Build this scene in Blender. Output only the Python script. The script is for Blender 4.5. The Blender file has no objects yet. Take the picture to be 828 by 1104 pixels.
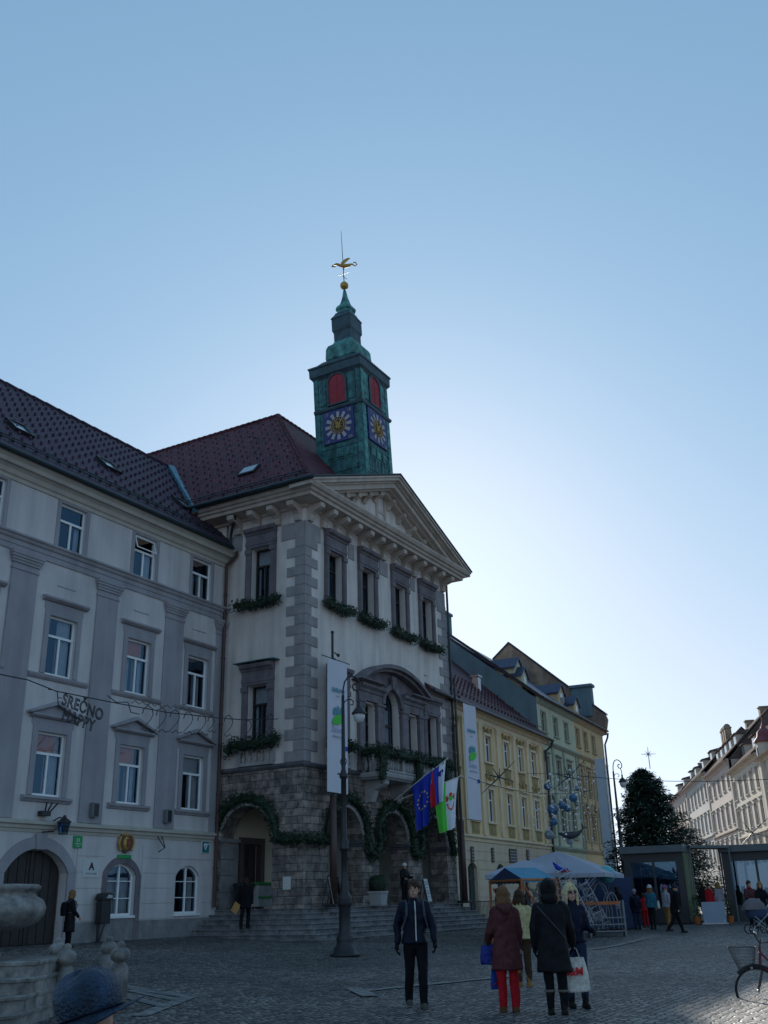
import bpy, bmesh, math, random
from mathutils import Vector, Matrix, noise
random.seed(7)
R = math.radians
pi = math.pi
scene = bpy.context.scene
COL = scene.collection
V = Vector

# ---------------------------------------------------------------- measured camera (used to turn a measured direction into a point at a real distance)
FPX, PITCH, ROLL, YAW, EYE = 1060.5, R(21.6174), R(-1.45), R(29.5623), 1.55
_cy, _sy = math.cos(YAW), math.sin(YAW)
FW = V((_cy*math.cos(PITCH), _sy*math.cos(PITCH), math.sin(PITCH)))
_rt = V((_sy, -_cy, 0)); _up = _rt.cross(FW)
RT = _rt*math.cos(ROLL) + _up*math.sin(ROLL)
UP = -_rt*math.sin(ROLL) + _up*math.cos(ROLL)
CAM = V((0, 0, EYE))
def ray(x, y): return FW*FPX + RT*(x-414) - UP*(y-552)
def atd(x, y, k): return CAM + ray(x, y)*(k/FPX)
def atY(x, y, Y): d = ray(x, y); return CAM + d*(Y/d.y)
def atX(x, y, X): d = ray(x, y); return CAM + d*(X/d.x)
def atZ(x, y, z=0): d = ray(x, y); return CAM + d*((z-EYE)/d.z)
def sstep(a, b, x):
    t = max(0, min(1, (x-a)/(b-a))); return t*t*(3-2*t)
def gz(x, y):
    a = .037*max(0, y-16) if x < 60 else .037*max(0, y-16)
    b = .02*max(0, x-35)
    return min(.46, max(a, min(b, .4)))
def gnd(px, py):
    z = 0
    for _ in range(12):
        p = atZ(px, py, z); z = .5*z + .5*gz(p.x, p.y)
    return V((p.x, p.y, gz(p.x, p.y)))

# ---------------------------------------------------------------- mesh builder
class MB:
    def __init__(s): s.v=[]; s.f=[]; s.mi=[]; s.sm=[]; s.M=Matrix.Identity(4); s.m=0; s.smooth=False
    def add(s, vs, fs):
        o = len(s.v); M = s.M
        s.v += [M @ V(p) for p in vs]
        for f in fs: s.f.append([i+o for i in f]); s.mi.append(s.m); s.sm.append(s.smooth)
        return s
    def box(s, x0, x1, y0, y1, z0, z1):
        return s.add([(x0,y0,z0),(x1,y0,z0),(x1,y1,z0),(x0,y1,z0),(x0,y0,z1),(x1,y0,z1),(x1,y1,z1),(x0,y1,z1)],
            [(0,3,2,1),(4,5,6,7),(0,1,5,4),(1,2,6,5),(2,3,7,6),(3,0,4,7)])
    def bbox(s, x0, x1, y0, y1, z0, z1, b=.01):
        # bevelled box: eight corners cut back on the vertical and horizontal edges
        lo, hi = [(x0+b,y0+b),(x1-b,y0+b),(x1-b,y1-b),(x0+b,y1-b)], None
        def ring(z, k): return [(x0+k+0,y0+b,z),(x0+b,y0+k,z),(x1-b,y0+k,z),(x1-k,y0+b,z),(x1-k,y1-b,z),(x1-b,y1-k,z),(x0+b,y1-k,z),(x0+k,y1-b,z)]
        return s.rings([ring(z0,b*.6), ring(z0+b,0), ring(z1-b,0), ring(z1,b*.6)])
    def rings(s, rs, caps=True, close=True):
        n = len(rs[0]); vs = [p for r in rs for p in r]; fs = []
        for i in range(len(rs)-1):
            for j in range(n if close else n-1):
                k = (j+1) % n
                fs.append((i*n+j, i*n+k, (i+1)*n+k, (i+1)*n+j))
        if caps: fs.append(tuple(range(n))[::-1]); fs.append(tuple((len(rs)-1)*n+j for j in range(n)))
        return s.add(vs, fs)
    def prism(s, poly, a0, a1, ax='y'):
        # poly in the plane across ax, extruded from a0 to a1
        def P(p, a): return (p[0],a,p[1]) if ax=='y' else ((a,p[0],p[1]) if ax=='x' else (p[0],p[1],a))
        return s.rings([[P(p,a0) for p in poly],[P(p,a1) for p in poly]])
    def tube(s, a, b, r0, r1=None, n=8, caps=True):
        r1 = r0 if r1 is None else r1
        a, b = V(a), V(b); d = (b-a)
        if d.length < 1e-6: return s
        d.normalize(); u = d.orthogonal().normalized(); w = d.cross(u)
        return s.rings([[a+(u*math.cos(2*pi*i/n)+w*math.sin(2*pi*i/n))*r0 for i in range(n)],
                        [b+(u*math.cos(2*pi*i/n)+w*math.sin(2*pi*i/n))*r1 for i in range(n)]], caps)
    def path(s, pts, r, n=6, closed=False, caps=True):
        pts = [V(p) for p in pts]; N = len(pts); rs = []
        u = None
        for i, p in enumerate(pts):
            if closed: d = pts[(i+1)%N]-pts[i-1]
            else: d = pts[min(i+1,N-1)]-pts[max(i-1,0)]
            if d.length < 1e-9: d = V((0,0,1))
            d.normalize()
            if u is None: u = d.orthogonal().normalized()
            u = (u-d*u.dot(d))
            if u.length < 1e-6: u = d.orthogonal()
            u.normalize(); w = d.cross(u)
            rr = r(i/(N-1)) if callable(r) else (r[i] if isinstance(r,(list,tuple)) else r)
            rs.append([p+(u*math.cos(2*pi*k/n)+w*math.sin(2*pi*k/n))*rr for k in range(n)])
        if closed: rs.append(rs[0]); return s.rings(rs, False)
        return s.rings(rs, caps)
    def lathe(s, prof, n=16, c=(0,0,0), a0=0, a1=2*pi):
        full = abs(a1-a0-2*pi) < 1e-6; m = n if full else n+1
        rs = [[(c[0]+r*math.cos(a0+(a1-a0)*k/n), c[1]+r*math.sin(a0+(a1-a0)*k/n), c[2]+z) for k in range(m)] for r, z in prof]
        return s.rings(rs, full, full)
    def sphere(s, c, r, n=12, m=8, sc=(1,1,1)):
        rs = []
        for i in range(m+1):
            t = pi*i/m; q = max(math.sin(t), .001)
            rs.append([(c[0]+r*sc[0]*q*math.cos(2*pi*k/n), c[1]+r*sc[1]*q*math.sin(2*pi*k/n), c[2]-r*sc[2]*math.cos(t)) for k in range(n)])
        return s.rings(rs, True)
    def sqlathe(s, prof, c=(0,0), cham=0, ox=0, oy=0, z0=0):
        # square (or chamfered) rings: prof = (half width x, half width y, z)
        rs = []
        for hx, hy, z in prof:
            dx, dy = ox*(z-z0), oy*(z-z0)
            k = cham*hx
            pts = [(-hx+k,-hy),(hx-k,-hy),(hx,-hy+k),(hx,hy-k),(hx-k,hy),(-hx+k,hy),(-hx,hy-k),(-hx,-hy+k)] if cham else [(-hx,-hy),(hx,-hy),(hx,hy),(-hx,hy)]
            rs.append([(c[0]+dx+a, c[1]+dy+b, z) for a, b in pts])
        return s.rings(rs)
    def molding(s, path, prof, caps=True):
        # profile points (out, z) swept along a plan path with mitred corners, outward = right of travel
        n = len(path); rs = []
        for i in range(n):
            p = V(path[i]).to_2d()
            ds = []
            if i > 0: ds.append((p-V(path[i-1]).to_2d()).normalized())
            if i < n-1: ds.append((V(path[i+1]).to_2d()-p).normalized())
            ns = [V((d.y,-d.x)) for d in ds]
            m = ns[0] if len(ns)==1 else (ns[0]+ns[1])/(1+ns[0].dot(ns[1]))
            rs.append([(p.x+m.x*o, p.y+m.y*o, z) for o, z in prof])
        return s.rings(rs, caps)
    def wall(s, x0, x1, z0, z1, ops, t=.35, y=0, back=False):
        # face at y with openings (xa, xb, za, zb, kind) kind '' or 'arch' (round/segment top inside the box); reveals go to y+t
        xs = sorted(set([x0,x1]+[o[0] for o in ops]+[o[1] for o in ops])); zs = sorted(set([z0,z1]+[o[2] for o in ops]+[o[3] for o in ops]))
        xs = [a for a in xs if x0-1e-6 <= a <= x1+1e-6]; zs = [a for a in zs if z0-1e-6 <= a <= z1+1e-6]
        for i in range(len(xs)-1):
            for j in range(len(zs)-1):
                cx, cz = (xs[i]+xs[i+1])/2, (zs[j]+zs[j+1])/2
                if any(o[0] < cx < o[1] and o[2] < cz < o[3] for o in ops): continue
                for yy in ([y, y+t] if back else [y]):
                    s.add([(xs[i],yy,zs[j]),(xs[i+1],yy,zs[j]),(xs[i+1],yy,zs[j+1]),(xs[i],yy,zs[j+1])], [(0,1,2,3)])
        for o in ops:
            xa, xb, za, zb = o[:4]; rise = o[4] if len(o) > 4 else 0
            if rise:
                arc = arch_pts(xa, xb, zb-rise, rise, 14)
                for k in range(len(arc)-1):
                    a, b = arc[k], arc[k+1]
                    for yy in ([y, y+t] if back else [y]):
                        s.add([(a[0],yy,a[1]),(b[0],yy,b[1]),(b[0],yy,zb),(a[0],yy,zb)], [(0,1,2,3)])
                    s.add([(a[0],y,a[1]),(b[0],y,b[1]),(b[0],y+t,b[1]),(a[0],y+t,a[1])], [(0,1,2,3)])
            else: s.add([(xa,y,zb),(xb,y,zb),(xb,y+t,zb),(xa,y+t,zb)], [(0,1,2,3)])
            zt = zb-rise
            s.add([(xa,y,za),(xa,y+t,za),(xa,y+t,zt),(xa,y,zt)], [(0,1,2,3)])
            s.add([(xb,y,za),(xb,y+t,za),(xb,y+t,zt),(xb,y,zt)], [(0,1,2,3)])
            s.add([(xa,y,za),(xb,y,za),(xb,y+t,za),(xa,y+t,za)], [(0,1,2,3)])
        return s
    def band(s, xa, xb, zs, rise, w, y0, y1, n=16):
        # arched band of width w round an arch opening
        inn = arch_pts(xa, xb, zs, rise, n); out = arch_pts(xa-w, xb+w, zs, rise+w, n)
        for k in range(n):
            a, b, c, d = inn[k], inn[k+1], out[k+1], out[k]
            s.add([(a[0],y0,a[1]),(b[0],y0,b[1]),(c[0],y0,c[1]),(d[0],y0,d[1]),(a[0],y1,a[1]),(b[0],y1,b[1]),(c[0],y1,c[1]),(d[0],y1,d[1])],
                  [(0,1,2,3),(2,3,7,6),(0,1,5,4),(4,7,6,5)])
        return s
    def build(s, name, mat=None, parent=None, auto=None):
        me = bpy.data.meshes.new(name)
        me.from_pydata([tuple(p) for p in s.v], [], s.f)
        mats = mat if isinstance(mat,(list,tuple)) else [mat]
        for m in mats: me.materials.append(m)
        me.polygons.foreach_set('material_index', s.mi); me.polygons.foreach_set('use_smooth', s.sm)
        uv = me.uv_layers.new(name='UVMap').data
        Z = V((0,0,1))
        for p in me.polygons:
            n = p.normal
            if abs(n.z) > .98: t, b = V((1,0,0)), V((0,1,0))
            else: t = Z.cross(n).normalized(); b = n.cross(t)
            for li in p.loop_indices:
                co = me.vertices[me.loops[li].vertex_index].co
                uv[li].uv = (co.dot(t), co.dot(b))
        me.update()
        o = bpy.data.objects.new(name, me); COL.objects.link(o)
        if parent is not None: o.parent = parent
        return o

def arch_pts(xa, xb, zs, rise, n=14):
    w = (xb-xa)/2; cx = (xa+xb)/2
    if rise >= w*.999: return [(cx-w*math.cos(pi*k/n), zs+rise*math.sin(pi*k/n)) for k in range(n+1)]
    r = (w*w+rise*rise)/(2*rise); a = math.asin(w/r)
    return [(cx+r*math.sin(-a+2*a*k/n), zs+rise-r+r*math.cos(-a+2*a*k/n)) for k in range(n+1)]

def thing(name, label, cat, loc=(0,0,0), rz=0, group=None):
    o = bpy.data.objects.new(name, None); COL.objects.link(o)
    o.location = loc; o.rotation_euler = (0,0,rz); o.empty_display_size = .2
    o['label'] = label; o['category'] = cat
    if group: o['group'] = group
    return o
def tag(o, label, cat, group=None, kind=None):
    if kind: o['kind'] = kind
    if label: o['label'] = label
    if cat: o['category'] = cat
    if group: o['group'] = group
    return o
def copy_tree(o, parent=None):
    c = o.copy(); COL.objects.link(c)
    if parent is not None: c.parent = parent
    for ch in list(o.children): copy_tree(ch, c)
    return c
def recenter(o):
    # put a single-mesh thing's origin at its base centre
    me = o.data; xs = [v.co for v in me.vertices]
    c = V(((min(p.x for p in xs)+max(p.x for p in xs))/2, (min(p.y for p in xs)+max(p.y for p in xs))/2, min(p.z for p in xs)))
    me.transform(Matrix.Translation(-c)); o.location = c
    return o

# ---------------------------------------------------------------- materials
MATS = {}
def mat(name, col, rough=.75, var=.12, scale=1.2, bump=0, bscale=30, metal=0, spec=.5, emit=None, col2=None, stain=0):
    if name in MATS: return MATS[name]
    m = bpy.data.materials.new(name); m.use_nodes = True; MATS[name] = m
    nt = m.node_tree; N = nt.nodes; L = nt.links; b = N['Principled BSDF']
    b.inputs['Roughness'].default_value = rough; b.inputs['Metallic'].default_value = metal
    b.inputs['Specular IOR Level'].default_value = spec
    g = N.new('ShaderNodeNewGeometry')
    nz = N.new('ShaderNodeTexNoise'); nz.inputs['Scale'].default_value = scale; nz.inputs['Detail'].default_value = 6; nz.inputs['Roughness'].default_value = .65
    L.new(g.outputs['Position'], nz.inputs['Vector'])
    rp = N.new('ShaderNodeValToRGB'); L.new(nz.outputs['Fac'], rp.inputs['Fac'])
    c2 = col2 or tuple(c*(1-2.2*var) for c in col)
    rp.color_ramp.elements[0].position = .3; rp.color_ramp.elements[1].position = .68
    rp.color_ramp.elements[0].color = (*c2, 1); rp.color_ramp.elements[1].color = (*[min(1,c*(1+var*.6)) for c in col], 1)
    out = rp.outputs['Color']
    if stain:
        mp = N.new('ShaderNodeMapping'); mp.inputs['Scale'].default_value = (1.3,1.3,.12); L.new(g.outputs['Position'], mp.inputs['Vector'])
        n2 = N.new('ShaderNodeTexNoise'); n2.inputs['Scale'].default_value = 1.6; n2.inputs['Detail'].default_value = 5; L.new(mp.outputs[0], n2.inputs['Vector'])
        r2 = N.new('ShaderNodeMapRange'); r2.inputs['From Min'].default_value = .42; r2.inputs['From Max'].default_value = .72; r2.inputs['To Min'].default_value = 1; r2.inputs['To Max'].default_value = 1-stain
        L.new(n2.outputs['Fac'], r2.inputs['Value'])
        mx = N.new('ShaderNodeVectorMath'); mx.operation = 'SCALE'; L.new(out, mx.inputs[0]); L.new(r2.outputs[0], mx.inputs['Scale']); out = mx.outputs[0]
    L.new(out, b.inputs['Base Color'])
    if bump:
        n3 = N.new('ShaderNodeTexNoise'); n3.inputs['Scale'].default_value = bscale; n3.inputs['Detail'].default_value = 4; L.new(g.outputs['Position'], n3.inputs['Vector'])
        bp = N.new('ShaderNodeBump'); bp.inputs['Strength'].default_value = bump; bp.inputs['Distance'].default_value = .03
        L.new(n3.outputs['Fac'], bp.inputs['Height']); L.new(bp.outputs[0], b.inputs['Normal'])
    if emit:
        b.inputs['Emission Color'].default_value = (*emit[:3],1); b.inputs['Emission Strength'].default_value = emit[3]
    return m

def brickmat(name, c1, c2, mortar, w, h, ms=.02, rough=.85, bump=.6, offset=.5, warp=0, rot=0, coord='UV', mix=.5, big=0, spec=.5, squash=1, bias=0):
    m = bpy.data.materials.new(name); m.use_nodes = True; MATS[name] = m
    nt = m.node_tree; N = nt.nodes; L = nt.links; b = N['Principled BSDF']; b.inputs['Roughness'].default_value = rough
    b.inputs['Specular IOR Level'].default_value = spec
    tc = N.new('ShaderNodeTexCoord'); g = N.new('ShaderNodeNewGeometry')
    src = tc.outputs['UV'] if coord == 'UV' else g.outputs['Position']
    mp = N.new('ShaderNodeMapping'); mp.inputs['Rotation'].default_value = (0,0,rot); L.new(src, mp.inputs['Vector'])
    vec = mp.outputs[0]
    if warp:
        nz = N.new('ShaderNodeTexNoise'); nz.inputs['Scale'].default_value = .45; nz.inputs['Detail'].default_value = 1.5; L.new(g.outputs['Position'], nz.inputs['Vector'])
        s1 = N.new('ShaderNodeVectorMath'); s1.operation = 'SUBTRACT'; s1.inputs[1].default_value = (.5,.5,.5); L.new(nz.outputs['Color'], s1.inputs[0])
        s2 = N.new('ShaderNodeVectorMath'); s2.operation = 'SCALE'; s2.inputs['Scale'].default_value = warp; L.new(s1.outputs[0], s2.inputs[0])
        s3 = N.new('ShaderNodeVectorMath'); s3.operation = 'ADD'; L.new(vec, s3.inputs[0]); L.new(s2.outputs[0], s3.inputs[1]); vec = s3.outputs[0]
    br = N.new('ShaderNodeTexBrick'); L.new(vec, br.inputs['Vector'])
    br.offset = offset; br.squash = squash; br.squash_frequency = 3
    for k, v in (('Scale',1),('Mortar Size',ms),('Mortar Smooth',.4),('Bias',bias),('Brick Width',w),('Row Height',h)): br.inputs[k].default_value = v
    br.inputs['Color1'].default_value = (*c1,1); br.inputs['Color2'].default_value = (*c2,1); br.inputs['Mortar'].default_value = (*mortar,1)
    n2 = N.new('ShaderNodeTexNoise'); n2.inputs['Scale'].default_value = 1.3 if not big else big; n2.inputs['Detail'].default_value = 7; n2.inputs['Roughness'].default_value = .7; L.new(g.outputs['Position'], n2.inputs['Vector'])
    mr = N.new('ShaderNodeMapRange'); mr.inputs['From Min'].default_value = .3; mr.inputs['From Max'].default_value = .7; mr.inputs['To Min'].default_value = 1-mix; mr.inputs['To Max'].default_value = 1+mix*.5; L.new(n2.outputs['Fac'], mr.inputs['Value'])
    mx = N.new('ShaderNodeVectorMath'); mx.operation = 'SCALE'; L.new(br.outputs['Color'], mx.inputs[0]); L.new(mr.outputs[0], mx.inputs['Scale'])
    L.new(mx.outputs[0], b.inputs['Base Color'])
    if bump:
        iv = N.new('ShaderNodeMath'); iv.operation = 'SUBTRACT'; iv.inputs[0].default_value = 1; L.new(br.outputs['Fac'], iv.inputs[1])
        n3 = N.new('ShaderNodeTexNoise'); n3.inputs['Scale'].default_value = 14; n3.inputs['Detail'].default_value = 4; L.new(g.outputs['Position'], n3.inputs['Vector'])
        ad = N.new('ShaderNodeMath'); ad.operation = 'MULTIPLY_ADD'; ad.inputs[1].default_value = .5; L.new(n3.outputs['Fac'], ad.inputs[0]); L.new(iv.outputs[0], ad.inputs[2])
        bp = N.new('ShaderNodeBump'); bp.inputs['Strength'].default_value = bump; bp.inputs['Distance'].default_value = .03
        L.new(ad.outputs[0], bp.inputs['Height']); L.new(bp.outputs[0], b.inputs['Normal'])
    return m

def glassmat(name, tint=(.55,.7,.8), ior=1.7, rough=.02, base=.0):
    m = bpy.data.materials.new(name); m.use_nodes = True; MATS[name] = m
    nt = m.node_tree; N = nt.nodes; L = nt.links; N.remove(N['Principled BSDF'])
    out = [n for n in N if n.type == 'OUTPUT_MATERIAL'][0]
    fr = N.new('ShaderNodeFresnel'); fr.inputs['IOR'].default_value = ior
    tr = N.new('ShaderNodeBsdfTransparent'); tr.inputs['Color'].default_value = (*tint,1)
    gl = N.new('ShaderNodeBsdfGlossy'); gl.inputs['Roughness'].default_value = rough; gl.inputs['Color'].default_value = (.42,.70,1,1)
    g = N.new('ShaderNodeNewGeometry'); nz = N.new('ShaderNodeTexNoise'); nz.inputs['Scale'].default_value = 1.1; L.new(g.outputs['Position'], nz.inputs['Vector'])
    bp = N.new('ShaderNodeBump'); bp.inputs['Strength'].default_value = .05; bp.inputs['Distance'].default_value = .05; L.new(nz.outputs['Fac'], bp.inputs['Height']); L.new(bp.outputs[0], gl.inputs['Normal'])
    mx = N.new('ShaderNodeMixShader'); ad = N.new('ShaderNodeMath'); ad.operation = 'ADD'; ad.inputs[1].default_value = base; ad.use_clamp = True
    L.new(fr.outputs[0], ad.inputs[0]); L.new(ad.outputs[0], mx.inputs[0]); L.new(tr.outputs[0], mx.inputs[1]); L.new(gl.outputs[0], mx.inputs[2]); L.new(mx.outputs[0], out.inputs['Surface'])
    return m

M = {}
M['grey_plaster'] = mat('grey_plaster', (.63,.575,.56), .9, .06, .5, .15, 40, stain=.2)
M['grey_trim'] = mat('grey_trim', (.36,.335,.355), .9, .07, .7, .15, 40, stain=.2)
M['cream_trim'] = mat('cream_trim', (.52,.47,.40), .9, .07, .6, stain=.1)
M['plinth_stone'] = mat('plinth_stone', (.27,.26,.26), .85, .15, 2.5, .3, 25, stain=.2)
M['white_paint'] = mat('white_paint', (.86,.86,.85), .5, .03)
M['dark_stone'] = mat('dark_stone', (.15,.145,.16), .85, .2, 2.5, .4, 20, stain=.3)
M['surround_stone'] = mat('surround_stone', (.20,.17,.185), .85, .15, 2, .35, 22, stain=.3)
M['quoin_stone'] = mat('quoin_stone', (.34,.305,.305), .88, .10, 2, .25, 25, stain=.15)
M['quoin_joint'] = mat('quoin_joint', (.08,.08,.085), .9)
M['white_plaster'] = mat('white_plaster', (.75,.655,.60), .9, .07, .7, .15, 35, stain=.24)
M['cornice_stone'] = mat('cornice_stone', (.56,.47,.40), .88, .08, 1.2, .15, 30, stain=.2)
M['pale_stone'] = mat('pale_stone', (.42,.40,.39), .85, .12, 2, .25, 30, stain=.25)
M['porch_plaster'] = mat('porch_plaster', (.40,.39,.36), .9, .06)
M['porch_yellow'] = mat('porch_yellow', (.62,.54,.38), .9, .05)
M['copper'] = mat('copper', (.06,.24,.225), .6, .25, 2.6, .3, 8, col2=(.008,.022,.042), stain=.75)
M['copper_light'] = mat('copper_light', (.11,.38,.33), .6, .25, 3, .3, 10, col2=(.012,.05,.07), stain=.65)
M['copper_dark'] = mat('copper_dark', (.045,.09,.11), .55, .25, 3, .2, 10, col2=(.018,.03,.045), stain=.3)
M['gutter_metal'] = mat('gutter_metal', (.022,.040,.048), .5, .2, 2, metal=.2)
M['brown_metal'] = mat('brown_metal', (.075,.035,.03), .5, .15, 2)
M['dark_metal'] = mat('dark_metal', (.03,.03,.034), .45, .15, 3, metal=.3)
M['black_iron'] = mat('black_iron', (.02,.02,.024), .5, .1, 3)
M['steel'] = mat('steel', (.45,.46,.48), .35, .1, 3, metal=.8)
M['gold'] = mat('gold', (.55,.33,.08), .5, .15, 5, metal=.35)
M['clock_blue'] = mat('clock_blue', (.02,.03,.16), .5, .1)
M['clock_white'] = mat('clock_white', (.42,.39,.40), .6, .08)
M['red_shutter'] = mat('red_shutter', (.36,.018,.035), .6, .12, 3)
M['wood_dark'] = mat('wood_dark', (.03,.022,.02), .6, .2, 3)
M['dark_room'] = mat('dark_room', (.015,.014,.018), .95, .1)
M['curtain'] = mat('curtain', (.55,.53,.50), .9, .08, 3)
M['blind_red'] = mat('blind_red', (.75,.22,.06), .8, .1, 2)
M['blind_tan'] = mat('blind_tan', (.85,.50,.18), .8, .2, 2)
M['glass'] = glassmat('glass', (.86,.9,.95), 1.5, .02, .05)
M['glass_far'] = glassmat('glass_far', (.3,.38,.45), 1.5, .05, .05)
M['yellow_plaster'] = mat('yellow_plaster', (.80,.55,.29), .9, .07, .6, stain=.12)
M['yellow_trim'] = mat('yellow_trim', (.80,.64,.43), .9, .06, .8, stain=.1)
M['yellow_low'] = mat('yellow_low', (.68,.53,.38), .9, .06, .8, stain=.15)
M['green_plaster'] = mat('green_plaster', (.56,.54,.38), .9, .07, .6, stain=.15)
M['green_trim'] = mat('green_trim', (.33,.35,.27), .9, .07, .6, stain=.15)
M['orange_plaster'] = mat('orange_plaster', (.66,.48,.26), .9, .07, .6, stain=.15)
M['fire_wall'] = mat('fire_wall', (.42,.30,.20), .95, .2, .5, .3, 6, col2=(.16,.10,.08), stain=.3)
M['slate_wall'] = mat('slate_wall', (.15,.22,.25), .9, .1, .5, stain=.2)
M['roof_blue'] = mat('roof_blue', (.035,.05,.11), .5, .2, 2, .2, 5)
M['cream_far'] = mat('cream_far', (.66,.56,.45), .9, .06, .2, stain=.1)
M['pink_far'] = mat('pink_far', (.62,.49,.43), .9, .06, .2, stain=.1)
M['grey_far'] = mat('grey_far', (.56,.51,.47), .9, .06, .2, stain=.1)
M['tile_far'] = mat('tile_far', (.15,.11,.10), 1.0, .2, 1.2, .2, 3, spec=.02)
M['cloth_white'] = mat('cloth_white', (.62,.60,.66), .9, .03, 1)
M['tile_lb'] = brickmat('tile_lb', (.105,.034,.078), (.045,.018,.046), (.010,.006,.012), .19, .17, .018, .65, 1.0, mix=.5, spec=.45)
M['tile_th'] = brickmat('tile_th', (.19,.028,.045), (.08,.014,.034), (.014,.006,.01), .2, .19, .02, .7, 1.0, mix=.6, spec=.4)
M['tile_yb'] = brickmat('tile_yb', (.13,.028,.04), (.06,.016,.03), (.02,.01,.016), .2, .22, .025, .6, 1.0, mix=.6, spec=.4)
M['ashlar'] = brickmat('ashlar', (.38,.31,.265), (.18,.15,.14), (.08,.072,.072), .62, .31, .012, .9, 1.0, mix=.85, offset=.43, squash=1.3, big=2.4, warp=.05)
M['step_stone'] = mat('step_stone', (.28,.265,.26), .8, .2, 2.2, .4, 18, stain=.3)
M['garland'] = mat('garland', (.018,.045,.02), .6, .3, 8)
M['hedge_leaf'] = mat('hedge_leaf', (.03,.065,.025), .6, .3, 8)
# ================================================================ windows
def tmb(M): b = MB(); b.M = M.copy(); return b
def make_window(root, Mx, x, z, w, h, fr='white_paint', rise=0, rec=.12, transom=.66, mull=1, tmull=0, fw=.075, curtain='side', blind=None, glass='glass', bars=0, name='window', depth=.3, opened=False):
    # frame of one window; its panes and what hangs behind them are its sub-parts. Mx = facade-to-parent matrix
    f = tmb(Mx); y0, y1 = rec, rec+.07
    if rise:
        f.band(x-w/2+fw, x+w/2-fw, z+h-rise, rise-fw*.8, fw, y0, y1, 12)
        side_top = z+h-rise
    else:
        f.box(x-w/2, x+w/2, y0, y1, z+h-fw, z+h); side_top = z+h-fw
    f.box(x-w/2, x-w/2+fw, y0, y1, z, side_top); f.box(x+w/2-fw, x+w/2, y0, y1, z, side_top)
    f.box(x-w/2+fw, x+w/2-fw, y0-.004, y1, z, z+fw)
    zt = z+h*transom
    if transom: f.box(x-w/2+fw, x+w/2-fw, y0-.02, y1, zt-.04, zt+.05)
    top = zt-.04 if transom else z+h-fw
    for k in range(mull):
        mx = x-w/2+w*(k+1)/(mull+1); f.box(mx-.04, mx+.04, y0-.012, y1, z+fw, top)
    for k in range(tmull):
        mx = x-w/2+w*(k+1)/(tmull+1); f.box(mx-.03, mx+.03, y0-.012, y1, zt+.05, z+h-fw+ (0 if not rise else -rise*.0))
    for k in range(bars):
        zb = z+h*transom*(k+1)/(bars+1) if transom else z+h*(k+1)/(bars+1)
        f.box(x-w/2+fw, x+w/2-fw, y0+.01, y1-.01, zb-.015, zb+.015)
    fo = f.build(name, M[fr], root)
    if opened:
        s = tmb(Mx); a = R(18); t0 = V((0, y0-.01, z+h-fw)); L = h*(1-transom)-.12
        for (u0, u1, l0, l1) in ((-w/2+fw, w/2-fw, 0, .05), (-w/2+fw, w/2-fw, L-.05, L), (-w/2+fw, -w/2+fw+.05, .05, L-.05), (w/2-fw-.05, w/2-fw, .05, L-.05)):
            q = []
            for uu in (u0, u1):
                for ll in (l0, l1):
                    for tt in (0, .03): q.append((x+uu, y0-.02-ll*math.sin(a)-tt*math.cos(a), z+h-fw-ll*math.cos(a)-tt*0))
            s.add(q, [(0,1,3,2),(4,6,7,5),(0,4,5,1),(2,3,7,6),(0,2,6,4),(1,5,7,3)])
        s.build('sash', M[fr], fo)
    g = tmb(Mx); yg = y1-.03
    if rise:
        arc = arch_pts(x-w/2+fw, x+w/2-fw, z+h-rise, rise-fw*.8, 12)
        g.add([(x-w/2+fw, yg, z+fw), (x+w/2-fw, yg, z+fw)]+[(p[0], yg, p[1]) for p in arc[::-1]], [tuple(range(len(arc)+2))])
    elif opened: g.add([(x-w/2+fw,yg,z+fw),(x+w/2-fw,yg,z+fw),(x+w/2-fw,yg,zt),(x-w/2+fw,yg,zt)], [(0,1,2,3)])
    else: g.add([(x-w/2+fw,yg,z+fw),(x+w/2-fw,yg,z+fw),(x+w/2-fw,yg,z+h-fw),(x-w/2+fw,yg,z+h-fw)], [(0,1,2,3)])
    g.build('pane', M[glass], fo)
    c = tmb(Mx); yc = y1+.14
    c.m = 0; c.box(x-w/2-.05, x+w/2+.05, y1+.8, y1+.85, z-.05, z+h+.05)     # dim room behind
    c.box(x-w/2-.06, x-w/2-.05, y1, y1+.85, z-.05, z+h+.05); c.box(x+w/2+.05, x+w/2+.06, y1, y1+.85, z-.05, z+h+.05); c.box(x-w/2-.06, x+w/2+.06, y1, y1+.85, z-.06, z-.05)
    c.m = 1
    def drape(xa, xb, za, zb, ph=0):
        n = max(4, int((xb-xa)/.05)); pts = [(xa+(xb-xa)*k/n, yc+.025*math.sin(k*1.9+ph)) for k in range(n+1)]
        c.add([(p[0],p[1],za) for p in pts]+[(p[0],p[1],zb) for p in pts], [(k,k+1,n+2+k,n+1+k) for k in range(n)])
    zc = z+h*transom if transom else z+h-rise
    rr = random.random
    if curtain == 'side':
        drape(x-w/2+.05, x-w/2+.05+w*(.12+.12*rr()), z+.05, zc, rr()*3); drape(x+w/2-.05-w*(.12+.14*rr()), x+w/2-.05, z+.05, zc, rr()*3)
    elif curtain == 'left': drape(x-w/2+.03, x-w*.02, z+.03, z+h-.05-rise, 1)
    elif curtain == 'right': drape(x+w*.02, x+w/2-.03, z+.03, z+h-.05-rise, 1)
    elif curtain == 'full': drape(x-w/2+.03, x+w/2-.03, z+.03, z+h-.05-rise, 1)
    elif curtain == 'folds':
        for k in range(4): drape(x-w/2+.05+w*.235*k, x-w/2+.05+w*.235*k+w*(.06+.08*rr()), z+.05, zc, k)
    c.m = 2
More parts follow.
